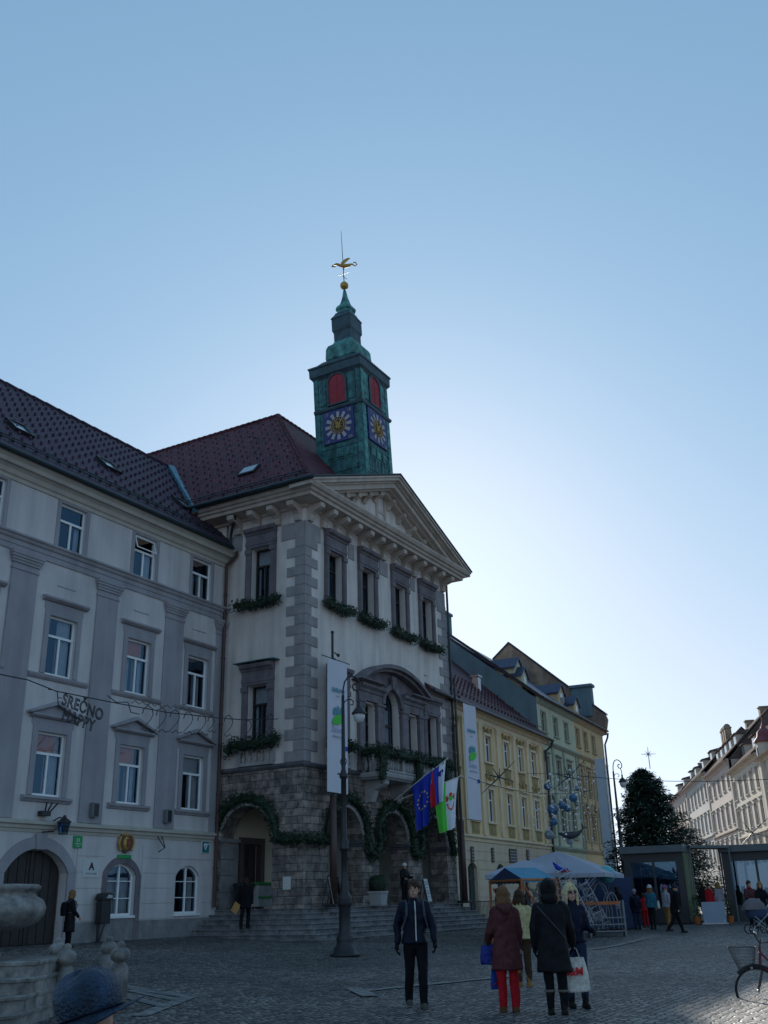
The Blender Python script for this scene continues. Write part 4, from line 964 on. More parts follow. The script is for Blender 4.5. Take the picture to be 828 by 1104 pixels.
        m = MB(); m.molding([(0,0),(L,0)], [(0,Z(11.8)),(.06,Z(11.82)),(.25,Z(12.0)),(.25,Z(12.1)),(0,Z(12.15))]); m.build('belt_course', M[trim], rr)
        m = MB(); m.molding([(0,0),(L,0)], [(0,Z(14.6)),(.06,Z(14.62)),(.3,Z(14.85)),(.4,Z(15.05)),(0,Z(15.1))]); m.build('cornice', M[trim], rr)
        for c in css:
            far_window(rr, c, Z(5.6), 1.0, 1.9, trim, 'pane_far', surround=trim, hood='arch')
            far_window(rr, c, Z(9.0), 1.0, 2.0, trim, 'pane_far', surround=trim, hood='flat')
            far_window(rr, c, Z(12.75), .96, 1.4, trim, 'pane_far', surround=trim)
        xs = [x for x in ((css[0]+css[1])/2, (css[1]+css[2])/2, L-.35, .3)]
        for x in xs: p = MB(); p.box(x-.18,x+.18,-.09,-.002,Z(4.96),Z(11.79)); p.build('pilaster', M[trim], rr)
        for k in range(3): x = L*(k+.5)/3; d = MB(); d.box(x-.8,x+.8,-.03,-.004,0,3.0); d.box(x-.7,x+.7,-.04,-.03,.1,2.9); d.build('shop_window', M['pane_far'], rr)
        sl = .8; t1 = 8.0
        r_ = MB(); q = [(0 if rr is rg else 0,-.45,ez-.05),(L,-.45,ez-.05),(L,t1,ez+sl*t1),(0,t1,ez+sl*t1)]
        r_.add(q+[(x,y,z-.15) for x,y,z in q], [(0,1,2,3),(4,7,6,5),(0,4,5,1),(1,5,6,2),(3,2,6,7),(0,3,7,4)]); r_.add([(0,t1,ez+sl*t1),(L,t1,ez+sl*t1),(L,2*t1,ez),(0,2*t1,ez)], [(0,1,2,3)])
        r_.build('roof', M['roof_blue'], rr)
        g = MB(); g.path([(0,-.52,ez-.1),(L,-.52,ez-.1)], .09, 8); g.build('gutter', M['dark_metal'], rr)
    s = MB(); s.prism([(0,-.5),(0,15.1-gz_-.15),(8.0,15.1-gz_+6.4-.15),(16,15.1-gz_-.15),(16,-.5)], -.02, .25, 'x') if False else s.prism([(.002,-.5),(.002,14.5),(8.0,20.9),(16,14.5),(16,-.5)], .0+.004, .3, 'x')
    s.build('gable_wall', M['slate_wall'], rg)
    s = MB(); s.prism([(-.5,14.62),(8,21.42),(8.0,21.2),(-.5,14.35)], -.12, .05, 'x'); s.build('verge', M['black_iron'], rg)
    # firewall of the orange house
    f = MB(); f.prism([(-.25,14.3),(-.55,15.6),(-.35,16.2),(0,16.5),(8.0,23.6),(9.6,22.2),(16.2,14.5),(16,-.5),(.3,-.5),(.3,14.3)], 9.05, 9.6, 'x'); f.build('fire_wall', M['fire_wall'], ro)
    f = MB(); f.prism([(-.5,16.15),(0,16.58),(8.0,23.7),(9.7,22.3),(9.7,22.15),(8,23.5),(0,16.4),(-.5,16.0)], 8.95, 9.7, 'x'); f.build('coping', M['black_iron'], ro)
    f = MB(); f.box(8.9,9.7,.6,2.4,16.0,18.6); f.box(8.75,9.85,.45,2.55,18.6,18.85); f.build('chimney', M['slate_wall'], ro)
    f = MB(); f.path([(9.1,-.5,14.4),(9.15,-.4,14.0),(9.0,-.15,13.4),(9.0,-.14,-.3)], .08, 6); f.build('downpipe', M['black_iron'], ro)
    # dormers standing on the slope
    def dormer(rr, px, py, wd, hh, mt, back=4.0):
        Rm = Matrix.Rotation(a,4,'Z'); n = Rm @ V((0,-.8,1)); p0 = V((67.0,25.8,15.1)); P = ray_plane(px,py,p0,n); l = Rm.inverted() @ (P-V(rr.location)); x, y, z = l; x = max(x, wd/2+.25)
        d = MB(); d.prism([(x-wd/2,z-.1),(x+wd/2,z-.1),(x+wd/2,z+hh),(x,z+hh+wd*.42),(x-wd/2,z+hh)], y, y+.12); d.box(x-wd/2, x-wd/2+.1, y+.12, y+back*.8, z-.1, z+hh); d.box(x+wd/2-.1, x+wd/2, y+.12, y+back*.8, z-.1, z+hh)
        do = d.build('dormer', M[mt], rr)
        d = MB(); hr = z+hh+wd*.42+.08
        for sg in (-1,1): 
            q = [(x+sg*(wd/2+.2),y-.15,z+hh-.1),(x,y-.15,hr),(x,y+back,hr),(x+sg*(wd/2+.2),y+back,z+hh-.1)]; d.add(q+[(u,v,w_-.1) for u,v,w_ in q], [(0,1,2,3),(4,7,6,5),(0,4,5,1),(1,5,6,2),(3,2,6,7),(0,3,7,4)])
        d.build('dormer_roof', M['roof_blue'], do)
        d = MB(); d.box(x-wd*.2, x+wd*.2, y-.03, y-.002, z+.35, z+hh-.1); d.build('pane', M['pane_lit'], do)
    dormer(rg, 551, 733, 1.7, 1.25, 'green_plaster'); dormer(rg, 566, 742, 1.3, 1.0, 'green_plaster')
    dormer(ro, 606, 762, 1.7, 1.2, 'orange_plaster'); dormer(ro, 622, 772, 1.5, 1.0, 'orange_plaster')
    c = MB(); c.box(-.3+1.6,2.9,7.4,8.6,20.3,22.3); c.box(1.2,3.0,7.3,8.7,22.3,22.5); c.build('chimney', M['slate_wall'], rg)
    c = MB(); c.tube((1.0,7.6,20.5),(1.0,7.6,23.6),.12,.05,6); c.box(.7,1.3,7.5,7.7,22.5,22.6); c.build('roof_vent', M['dark_metal'], rg)

M['orange_trim'] = mat('orange_trim', (.44,.34,.22), .9, .06, .8, stain=.15)
M['door_green'] = mat('door_green', (.035,.06,.06), .4, .2)

def build_right_row():
    K = 1.3; ang = R(20)
    P0 = V((0,0,0)); b0 = V((88.43,15.03)); P0.x, P0.y = b0.x*K, b0.y*K
    d = V((math.cos(ang), math.sin(ang), 0))
    HZ = lambda z: EYE+(z-EYE)*K
    spec = [  # s0, s1, eave, wall, windows rows (z0,z1), centres measured in s, roof pitch rise, label
        ('cream_house', 'cream house with red turret, nearest in the sunlit row across the square', -16*K, -1.1*K, 14.8, 'cream_far', [(12.2,14.2),(8.6,10.8),(5,7.2)], 4, 4.0, 'turret'),
        ('cream_house', 'cream house with tall paired windows left of the turret house', -1.0*K, 13.9*K, 15.6, 'cream_far', [(12.1,14.3),(8.5,10.85),(5.0,7.3)], 5, 5.6, 'plain'),
        ('pink_house', 'pinkish white house with close narrow windows and row of roof lights', 14.0*K, 31.0*K, 17.4, 'pink_far', [(14.0,16.0),(9.7,12.1),(5.4,8.0)], 5, 6.3, 'lights'),
        ('grey_house', 'grey white house with chimneys on its roof, partly behind the christmas tree', 31.1*K, 52*K, 18.3, 'grey_far', [(14.6,16.8),(10.2,12.6),(5.6,8.2)], 6, 6.3, 'chimneys'),
        ('far_house', 'farthest pale house of the sunlit row, seen past the tree', 52.1*K, 76*K, 18.6, 'pink_far', [(14.6,16.8),(10.2,12.6),(5.6,8.2)], 6, 6.0, None)]
    gzv = .4
    for name, lab, s0, s1, eave, wm, rows, nw, rise, extra in spec:
        L = s1-s0; loc = P0+d*s1; rt = thing(name, lab, 'house', (loc.x, loc.y, gzv), ang+pi)
        cs = [L*(k+.5)/nw for k in range(nw)]; ww = min(2.3, L/nw*.46)
        ops = [(c-ww/2, c+ww/2, z0-gzv, z1-gzv) for c in cs for z0, z1 in rows]
        w = MB(); w.wall(0, L, -.6, eave-gzv, ops, .3); w.box(0,.3,.31,11,-.6,eave-gzv); w.box(L-.3,L-.002,.31,11,-.6,eave-gzv); w.box(.3,L-.3,10.7,11,-.6,eave-gzv); w.build('wall', M[wm], rt)
        m = MB(); m.molding([(0,0),(L,0)], [(0,eave-gzv-.6),(.1,eave-gzv-.55),(.2,eave-gzv-.3),(.6,eave-gzv-.15),(.6,eave-gzv),(0,eave-gzv+.02)]); m.build('cornice', M[wm], rt)
        m = MB(); z = rows[1][0]-gzv-.9; m.molding([(0,0),(L,0)], [(0,z),(.25,z+.05),(.25,z+.2),(0,z+.25)]); m.build('belt_course', M['fire_wall'] if extra == 'lights' else M[wm], rt)
        for c in cs:
            for j, (z0, z1) in enumerate(rows): far_window(rt, c, z0-gzv, ww, z1-z0, 'white_paint', 'pane_far', surround='cream_trim', e=.2, hood='flat' if j else None, rec=.14)
        for xx in (.25, L-.25): p = MB(); p.box(xx-.24,xx+.24,-.12,-.002,-.5,eave-gzv-.62); p.build('corner_strip', M['cream_trim'], rt)
        ez = eave-gzv; t1 = 6.0; sl = rise/t1
        r_ = MB(); q = [(-.2,-.7,ez-.05),(L+.2,-.7,ez-.05),(L+.2,t1,ez+rise),(-.2,t1,ez+rise)]; r_.add(q+[(x,y,z-.2) for x,y,z in q], [(0,1,2,3),(4,7,6,5),(0,4,5,1),(1,5,6,2),(3,2,6,7),(0,3,7,4)])
        r_.add([(-.2,t1,ez+rise),(L+.2,t1,ez+rise),(L+.2,2*t1,ez),(-.2,2*t1,ez)], [(0,1,2,3)]); r_.prism([(0.001,ez-.1),(t1,ez+rise-.2),(2*t1-.01,ez-.1)], 0, .2, 'x'); r_.prism([(0.001,ez-.1),(t1,ez+rise-.2),(2*t1-.01,ez-.1)], L-.2, L, 'x')
        r_.build('roof', M['tile_far'], rt)
        if extra in ('lights', None, 'chimneys', 'plain'):
            n = 5 if extra == 'lights' else 3
            for k in range(n):
                x = L*(.12+.76*k/(n-1)); t = 1.6; z = ez+sl*t; wd = 2.2
                b = MB(); b.box(x-wd/2,x+wd/2,t,t+1.6,z-.1,z+1.5); do = b.build('dormer', M['cream_far'], rt)
                b = MB(); b.prism([(t-.3,z+1.5),(t-.3,z+1.62),(t+2.6,z+2.3),(t+2.6,z+1.5)], x-wd/2-.2, x+wd/2+.2, 'x'); b.build('dormer_roof', M['tile_far'], do)
                b = MB(); b.box(x-wd*.36,x+wd*.36,t-.03,t-.002,z+.35,z+1.35); b.build('pane', M['pane_lit'], do)
        if extra == 'chimneys':
            for k in range(3):
                x = L*.40+k*1.9; z = ez+rise-1.0; c = MB(); c.box(x-.55,x+.55,t1-.5,t1+.5,z-1,z+2.6); c.box(x-.65,x+.65,t1-.6,t1+.6,z+2.6,z+2.8); c.lathe([(.55,z+2.8),(.5,z+3.1),(.25,z+3.35),(.01,z+3.4)], 10, (x,t1,0)); c.build('chimney', M['fire_wall'], rt)
        elif extra != 'turret':
            for x in ((L*.3, L*.8) if extra != 'plain' else (L*.2,)):
                z = ez+rise-1.0; c = MB(); c.box(x-.6,x+.6,t1-.5,t1+.5,z-.6,z+1.5); c.box(x-.72,x+.72,t1-.62,t1+.62,z+1.5,z+1.66); c.build('chimney', M['fire_wall'], rt)
        if extra == 'turret':
            x = 2.0; t = MB(); t.lathe([(.3,5),(1.0,5.9),(1.0,ez+1.5)], 8, (x,.6,0), pi/8, 2*pi+pi/8); to = t.build('turret', M['cream_far'], rt)
            t = MB(); t.lathe([(1.25,ez+1.5),(1.25,ez+1.65),(.85,ez+2.1),(.75,ez+2.6),(.3,ez+3.0),(.06,ez+3.6),(.03,ez+4.6)], 8, (x,.6,0), pi/8, 2*pi+pi/8); t.build('turret_roof', M['red_tile'], to)
            t = MB(); t.box(x-.25,x+.25,-.43,-.35,ez+.0,ez+1.0); t.build('pane', M['pane_far'], to)
M['red_tile'] = mat('red_tile', (.20,.05,.06), .7, .15, 2)
# ================================================================ greenery
def leaf_cloud(b, pts_r, dens, size, rnd, flat=.0):
    # leaf sized faces scattered through the volume round a polyline: pts_r = [(point, radius)...]
    tot = 0
    for (p0, r0), (p1, r1) in zip(pts_r[:-1], pts_r[1:]):
        L = (V(p1)-V(p0)).length; n = int(L*dens)+1
        for _ in range(n):
            t = rnd.random(); r = r0+(r1-r0)*t; c = V(p0).lerp(V(p1), t)
            d = V((rnd.gauss(0,1), rnd.gauss(0,1), rnd.gauss(0,1)))
            if d.length < .01: continue
            d.normalize(); q = c+d*r*(.35+.75*rnd.random()**.7)
            u = V((rnd.gauss(0,1), rnd.gauss(0,1), rnd.gauss(0,1)-.3)).normalized(); w = u.cross(V((rnd.gauss(0,1),rnd.gauss(0,1),rnd.gauss(0,1)))).normalized()
            s = size*(.6+.8*rnd.random())
            b.add([q-u*s-w*s*.0, q+w*s*.35, q+u*s, q-w*s*.35], [(0,1,2,3)])
def garland(pts, r, label, group='evergreen garlands on the town hall', dens=300, size=.075, world=True, seed=1):
    rnd = random.Random(seed); b = MB(); r *= 1.18; b.path([p for p in pts], r*.5, 6)
    pr = [(p, r*(.8+.5*rnd.random())) for p in pts]
    leaf_cloud(b, pr, dens, size, rnd); o = b.build('garland', M['garland']); recenter(o); tag(o, label, 'garland', group); return o
def arcpts(c, z, r, a0, a1, n, f): return [f(c+r*math.cos(R(a0+(a1-a0)*k/n)), z+r*math.sin(R(a0+(a1-a0)*k/n))) for k in range(n+1)]
def sag(p, q, s, n=8): p, q = V(p), V(q); return [p.lerp(q, k/n)-V((0,0,s*4*(k/n)*(1-k/n))) for k in range(n+1)]

def build_greens():
    side = lambda y, z: (34.78, y, z); front = lambda x, z: (x, 23.82, z)
    garland(arcpts(26.92, 4.2, 1.62, 12, 172, 14, side)+[(34.75,25.2,4.1),(34.72,24.6,4.05),(34.72,23.9,4.05)], .26, 'dark green fir garland arched over the side opening by the steps')
    garland([(34.85,23.78,4.1),(35.8,23.75,4.0),(36.5,23.75,4.05)]+arcpts(38.22, 4.2, 1.66, 178, 10, 12, front), .24, 'fir garland over the arch behind the banner mast', seed=2)
    garland([front(39.75,4.4),front(39.9,3.7),front(40.4,3.5),front(40.85,4.0)]+arcpts(42.42, 4.2, 1.7, 172, 8, 12, front), .30, 'fir garland over the middle arch under the balcony', seed=3)
    garland([front(44.0,4.4),front(44.2,3.7),front(44.6,3.6),front(45.0,4.1)]+arcpts(46.6, 4.2, 1.66, 172, 8, 12, front)+[front(48.5,3.7)], .30, 'fir garland over the last arch behind the flags', seed=4)
    labs = ['leftmost of the four fir garlands under the top front windows','second from the left of the fir garlands under the top front windows','third from the left of the fir garlands under the top front windows','rightmost of the four fir garlands under the top front windows']
    for k, (a, c) in enumerate(((36.3,38.65),(39.25,41.65),(42.55,44.95),(45.65,47.95))):
        garland(sag((a,23.68,14.42),(c,23.68,14.42), .12, 8), .24, labs[k], seed=10+k)
    garland(sag((34.62,27.7,14.42),(34.62,25.2,14.42), .1, 8), .22, 'fir garland on the sill of the top side window beside the quoins', seed=20)
    garland([(34.55,27.85,7.75)]+sag((34.6,27.6,8.1),(34.6,25.3,8.1), .08, 8)+[(34.6,25.2,8.3)], .3, 'thick fir garland on the balustrade of the middle side window', seed=21)
    garland(sag((36.5,23.65,8.15),(38.7,23.65,8.1), .05, 6), .24, 'fir garland under the middle window behind the first banner', seed=22)
    garland(sag((45.6,23.62,8.1),(48.0,23.62,8.25), .1, 6)+[(48.2,23.62,8.0)], .27, 'fir garland under the middle window right of the balcony', seed=23)
    y = 22.66
    garland([(39.2,23.7,7.95),(39.2,22.6,7.95)]+sag((39.2,y,7.95),(42.6,y,7.95), .06, 8)+sag((42.6,y,7.95),(45.6,y,7.95), .08, 8)+[(45.65,23.6,8.0)], .26, 'long fir garland laid along the balcony rail', seed=24)
    for k, (x, l, lab) in enumerate(((39.15,1.35,'hanging end of fir garland at the left corner of the balcony'),(42.55,1.6,'hanging end of fir garland at the middle of the balcony'),(45.4,1.1,'hanging end of fir garland at the right corner of the balcony'))):
        garland([(x,y-.05,8.0),(x+.05,y-.08,7.6),(x-.04,y-.08,8.0-l)], .26, lab, seed=30+k)

def build_tree():
    p = atd(716, 985, 60); bx, by = p.x, p.y; g0 = .4; top = atd(699, 824, 60).z; H = top-g0
    rt = thing('christmas_tree', 'tall dark spruce christmas tree standing behind the glass kiosk', 'tree', (bx, by, g0))
    ax = V((RT.x, RT.y, 0)).normalized()
    b = MB(); b.path([(0,0,0),(.05,0,H*.4),(-.35*ax.x-.1,-.35*ax.y,H*.97)], [.22,.14,.03], 8); b.build('trunk', M['wood_dark'], rt)
    rnd = random.Random(4); b = MB()
    for k in range(330):
        t = (k+.5)/330; z = H*(.10+.90*t); rad = (3.2*(1-t)**.55+.10)*(.75+.42*rnd.random()); az = k*2.39996+rnd.random()*.5
        lean = V((-.35*ax.x*t*1.1, -.35*ax.y*t*1.1, 0))
        # lower right side bulges as in the picture
        side = math.cos(az-math.atan2(ax.y, ax.x)); rad *= 1+.30*max(0, side)*(1-t)
        d = V((math.cos(az), math.sin(az), 0)); o = V((0,0,z))+lean; tip = o+d*rad+V((0,0,-.18*rad+.25*rad*t))
        b.path([o, o.lerp(tip,.5)+V((0,0,.05)), tip], [.035,.02,.008], 3)
        n = int(60+rad*42)
        for _ in range(n):
            s = rnd.random()**.55; c = o.lerp(tip, s); w = .10+.34*rad*.5*(1-abs(s-.6))
            q = c+V((rnd.gauss(0,w*.55), rnd.gauss(0,w*.55), rnd.gauss(0,.11)-.03))
            u = (d*.8+V((rnd.gauss(0,.6), rnd.gauss(0,.6), rnd.gauss(0,.35)-.15))).normalized(); v = u.cross(V((rnd.gauss(0,.4),rnd.gauss(0,.4),1))).normalized(); L = .09+.10*rnd.random()
            b.add([q-u*L, q+v*L*.28, q+u*L, q-v*L*.28], [(0,1,2,3)])
    b.build('crown', M['spruce'], rt)
    s = MB(); c = atd(699, 813, 60)-V((bx,by,g0))
    for k in range(8):
        a = pi*k/4; L = .45 if k % 2 == 0 else .24; dd = ax*math.cos(a)+V((0,0,1))*math.sin(a); s.tube(c, c+dd*L, .03, .01, 5)
    s.sphere(c, .07, 8, 6); s.tube(c, (c.x, c.y, H-.3), .03, n=5); so = s.build('christmas_star', M['steel'], None); so.location = rt.location; recenter_keep(so)
    tag(so, 'eight pointed star ornament standing on the tip of the christmas tree', 'star ornament')
    # small lit bulbs wound on the tree
    s = MB(); rnd = random.Random(8)
    for k in range(170):
        t = k/170; rad = (2.75*(1-t)**.72+.1)*1.0; az = k*.61; q = V((math.cos(az)*rad, math.sin(az)*rad, H*(.12+.85*t)-.15*rad)); s.sphere(q, .035, 5, 4)
    so = s.build('light_string', M['bulb'], None); so.location = rt.location; recenter_keep(so); tag(so, 'string of tiny pale bulbs wound round the christmas tree', 'light string')
M['spruce'] = mat('spruce', (.026,.055,.034), .6, .3, 5)
M['bulb'] = mat('bulb', (.5,.5,.55), .2, .02, emit=(1,.97,.9,.02))
def recenter_keep(o):
    loc = V(o.location); recenter(o); o.location = V(o.location)+loc; return o

# ================================================================ poles, banners, flags
def build_poles():
    prof = [(.46,0),(.46,.08),(.36,.1),(.34,.22),(.27,.3),(.25,.42),(.27,.5),(.2,.62),(.18,.75),(.18,1.35),(.21,1.42),(.25,1.5),(.21,1.6),(.24,1.66),(.15,1.76),(.12,1.85),(.14,1.95),(.10,2.1),(.095,3.0),(.14,3.04),(.16,3.1),(.13,3.16),(.15,3.28),(.09,3.42),(.085,5.2),(.13,5.24),(.14,5.32),(.10,5.4),(.07,5.5),(.05,7.9)]
    def lamp(loc, label, sc=1.0):
        rt = thing('street_lamp', label, 'street lamp', tuple(loc), 0, 'old iron street lamps with curled arms')
        b = MB(); b.smooth = True; b.lathe([(r*sc, z*sc) for r, z in prof], 14); b.build('post', M['dark_metal'], rt)
        d = V((.75,-.66,0)); b = MB()
        P = lambda u, z: d*u*sc+V((0,0,z*sc))
        b.path([P(0,7.85),P(.01,8.1),P(.06,8.35),P(.18,8.52),P(.34,8.56),P(.5,8.48),P(.6,8.32),P(.6,8.16),P(.5,8.07),P(.38,8.1),P(.33,8.2),P(.38,8.3),P(.46,8.28)], .028*sc, 6)
        b.path([P(0,7.6),P(.12,7.75),P(.28,7.78),P(.36,7.7),P(.34,7.6),P(.26,7.6)], .02*sc, 6); b.path([P(.5,8.07),P(.55,7.9),P(.55,7.72)], .022*sc, 6)
        for k in range(4):
            a = pi/2*k; b.path([P(0,5.5), V((math.cos(a)*.12*sc, math.sin(a)*.12*sc, 5.75*sc)), P(0,6.0)], .015*sc, 5)
        b.path([P(-.2,5.36),P(.22,5.36)], .025*sc, 5); b.build('arm', M['dark_metal'], rt)
        b = MB(); b.smooth = True; c = P(.55, 0); b.lathe([(.02,7.74*sc),(.05*sc,7.7*sc),(.05*sc,7.56*sc),(.12*sc,7.5*sc),(.24*sc,7.34*sc),(.25*sc,7.30*sc),(.2*sc,7.3*sc)], 12, (c.x,c.y,0)); b.build('lamp_shade', M['dark_metal'], rt)
        b = MB(); b.smooth = True; b.lathe([(.19*sc,7.3*sc),(.19*sc,7.2*sc),(.14*sc,7.06*sc),(.05*sc,7.0*sc)], 12, (c.x,c.y,0)); b.build('lamp_glass', M['milk_glass'], rt)
        return rt
    p = gnd(372, 1031); lamp((p.x,p.y,p.z), 'near street lamp with curled arm, in front of the town hall steps')
    p = atd(678, 990, 52.5); lamp((p.x,p.y,.33), 'farther street lamp with curled arm, left of the christmas tree', .98)
    # masts with hanging banners
    def mast(x, y, z0, label, bx0, bx1, zb0, zb1, blabel, ang=0):
        rt = thing('banner_mast', label, 'mast', (x,y,z0), 0, 'brown banner masts before the town hall')
        b = MB(); b.smooth = True; b.tube((0,0,.12),(0,0,zb0-z0-.1), .15, .14, 12); b.build('lower_pole', M['brown_metal'], rt)
        b = MB(); b.tube((0,0,zb0-z0-.1),(0,0,12.85-z0), .07, .055, 10); b.sphere((0,0,12.85-z0), .08, 8, 6); b.tube((bx0-x-.35,-.12,zb1-z0+.04),(bx1-x+.3,-.12,zb1-z0+.04), .022, n=6); b.box(-.06,.06,-.12,.05,zb1-z0+.0,zb1-z0+.1); b.sphere((.28,-.12,zb1-z0+.28),.08,8,6); b.path([(.0,-.1,zb1-z0+.35),(.14,-.12,zb1-z0+.3),(.28,-.12,zb1-z0+.28)],.03,5); b.tube((bx0-x-.1,-.12,zb0-z0-.02),(bx1-x+.1,-.12,zb0-z0-.02), .018, n=6); b.build('upper_pole', M['black_iron'], rt)
        b = MB(); b.bbox(-.3,.3,-.3,.3,0,.12,.02); b.build('base', M['black_iron'], rt)
        # banner
        w = bx1-bx0; h = zb1-zb0
        bt = thing('banner', blabel, 'banner', (bx0, y-.14, zb0), 0, 'tall white banners with a green leaf')
        b = MB(); nx, nz = 10, 24; f = lambda u, v: (u*w, -.025*math.sin(u*7+v*2)*(.3+v*.7)-.02, v*h)
        b.smooth = True
        b.add([f(i/nx, j/nz) for j in range(nz+1) for i in range(nx+1)], [(j*(nx+1)+i, j*(nx+1)+i+1, (j+1)*(nx+1)+i+1, (j+1)*(nx+1)+i) for j in range(nz) for i in range(nx)])
        n0 = len(b.v); b.add([(p[0],p[1]+.012,p[2]) for p in b.v[:n0]], [(j*(nx+1)+i, (j+1)*(nx+1)+i, (j+1)*(nx+1)+i+1, j*(nx+1)+i+1) for j in range(nz) for i in range(nx)])
        b.build('cloth', M['cloth_white'], bt)
        MT = lambda u, v: Matrix.Translation(V((u*w, -.075, v*h))) @ Matrix.Rotation(pi/2, 4, 'X')
        add_text('LJUBLJANA', .21, MT(.52, .755), M['ink_teal'], bt, bold=.006); add_text('ljubljana.si', .07, MT(.5, .715), M['ink_grey'], bt)
        add_text('Zelena', .36, MT(.5, .445), M['ink_pale'], bt); add_text('prestolnica Evrope', .125, MT(.52, .405), M['ink_grey'], bt)
        q = MB(); o = V((w*.52, -.075, h*.53))
        leaf = [(-.46,-.2),(-.2,-.16),(.1,-.12),(.36,.04),(.5,.3),(.2,.3),(-.1,.26),(-.34,.12),(-.46,-.02)]
        q.prism([(o.x+x, o.z+z) for x, z in leaf], o.y, o.y+.006); q.build('leaf_emblem', M['ink_green'], bt)
        q = MB(); cas = [(-.4,.22),(-.36,.52),(-.28,.58),(-.2,.5),(-.2,.4),(-.12,.4),(-.1,.62),(-.02,.66),(.04,.58),(.06,.42),(.14,.44),(.2,.64),(.28,.6),(.34,.5),(.4,.36),(.2,.33),(-.1,.29)]
        q.prism([(o.x+x, o.z+z) for x, z in cas], o.y, o.y+.005); q.build('castle_emblem', M['ink_teal'], bt)
        q = MB(); q.box(w*.82, w*.96, -.078, -.072, h*.318, h*.35); q.build('blue_mark', M['flag_blue'], bt)
    mast(36.2, 23.35, 1.4, 'brown mast carrying the banner by the corner pier', 35.5, 37.12, 5.88, 11.56, 'white green leaf banner hanging in front of the quoined corner')
    mast(48.4, 23.3, 1.4, 'brown mast carrying the banner beside the yellow house', 49.0, 50.62, 5.5, 11.6, 'white green leaf banner hanging in front of the yellow house')
    # tall pale banner seen edge on beyond the orange house
    q = atd(663, 930, 72); g = .4
    rt = thing('tall_banner', 'tall plain grey banner on a mast at the end of the orange house', 'banner', (q.x, q.y, g))
    z1 = atd(660, 812, 72).z-g; z0 = 2.6; d = V((RT.x, RT.y, 0)).normalized()
    b = MB(); b.tube((0,0,0),(0,0,z1+.1), .09, .07, 8); b.build('pole', M['steel'], rt)
    b = MB(); b.prism([(-.75,.02),(.0,.02),(.0,-.02),(-.75,-.02)], z0, z1, 'z'); b.v = [d*p.x+V((-d.y,d.x,0))*p.y+V((0,0,p.z)) for p in b.v]; b.build('cloth', M['banner_grey'], rt)
    # flags on slanting poles
    br = V((42.05, 23.85, 5.9))
    def flag(tip, label, cells, su0, length, mats, emb=None, seed=0):
        tip = V(tip); rt = thing('flag', label, 'flag', tuple(br), 0, 'flags on poles over the arcade')
        d = tip-br; L = d.length; dn = d.normalized()
        b = MB(); b.tube((0,0,0), d, .03, .02, 8); b.sphere(d, .045, 8, 6); b.build('pole', M['pole_white'], rt)
        side = V((dn.y,-dn.x,0)).normalized(); nu, nv = 18, 22
        def pos(u, v, o=0):
            a = dn*(L*(su0+(1-su0-.02)*u)); c = dn*(L*(su0+(1-su0)*.5)); sq = 1-.42*v**.7
            p = c+(a-c)*sq; p = V((p.x, p.y, 0))+V((0,0,(a.z*(1-v*.5)+c.z*v*.5)))-V((0,0,length*v))
            return p+side*(.10*math.sin(u*13+seed+v*1.5)*min(1,v*3)*(.5+.5*v)+o)
        b = MB(); b.smooth = True; vs = [pos(i/nu, j/nv) for j in range(nv+1) for i in range(nu+1)]
        for j in range(nv):
            for i in range(nu):
                b.m = cells((i+.5)/nu, (j+.5)/nv); b.add([vs[j*(nu+1)+i], vs[j*(nu+1)+i+1], vs[(j+1)*(nu+1)+i+1], vs[(j+1)*(nu+1)+i]], [(0,1,2,3)])
        co = b.build('cloth', [M[m] for m in mats], rt)
        if emb:
            for (nm, mt, polys) in emb:
                for sgn in (-1, 1):
                    e = MB()
                    for poly in polys: e.add([pos(u, v, .03*sgn) for u, v in poly], [tuple(range(len(poly)))])
                    e.build(nm, M[mt], co)
    stars = []
    for k in range(12):
        a = 2*pi*k/12; cu, cv = .5+.30*math.cos(a), .47+.17*math.sin(a); stars.append([(cu+(.055 if j%2==0 else .022)*math.cos(2*pi*j/10), cv+(.030 if j%2==0 else .012)*math.sin(2*pi*j/10)) for j in range(10)])
    flag(atY(467,829,21.7), 'blue european flag with a ring of gold stars', lambda u, v: 0, .48, 2.2, ['flag_blue'], [('star', 'flag_gold', stars)], 0)
    shield = [[(.62,.18),(.86,.18),(.86,.27),(.74,.34),(.62,.27)]]; mnt = [[(.65,.27),(.69,.22),(.74,.19),(.79,.22),(.83,.27),(.74,.32)]]
    flag(atY(482,818,22.2), 'white, blue and red slovenian flag with a small shield', lambda u, v: 0 if u > .66 else (1 if u > .33 else 2), .60, 1.75, ['flag_white','flag_blue','flag_red'], [('shield','flag_blue2',shield),('shield_mountain','flag_white',mnt)], 2)
    castle = [[(.50,.42),(.50,.30),(.56,.30),(.56,.34),(.62,.34),(.62,.26),(.72,.26),(.72,.34),(.78,.34),(.78,.30),(.86,.30),(.86,.42)], [(.52,.46),(.84,.46),(.80,.56),(.68,.62),(.56,.56)]]
    dr = [[(.6,.36),(.7,.30),(.76,.38),(.7,.42),(.62,.41)]]
    flag(atY(496,837,22.0), 'green and white city flag with a red castle emblem', lambda u, v: 1 if u < .5 else 0, .58, 2.3, ['flag_white','flag_green'], [('castle_emblem','flag_red',castle),('dragon_emblem','flag_green',dr)], 4)
    # small flag far along the street
    q = atd(661, 915, 80); rt = thing('street_flag', 'small blue and red flag hanging from the end of the orange house', 'flag', tuple(q))
    b = MB(); b.tube((0,0,1.9),(-.5,.3,1.2),.03,n=5); b.build('pole', M['pole_white'], rt)
    b = MB(); b.box(-.35,-.02,-.03,.0,0,1.7); b.m = 1; b.box(.0,.33,-.03,.0,.1,1.8); b.build('cloth', [M['flag_blue'],M['flag_red']], rt)
M['milk_glass'] = mat('milk_glass', (.6,.6,.6), .3, .03)
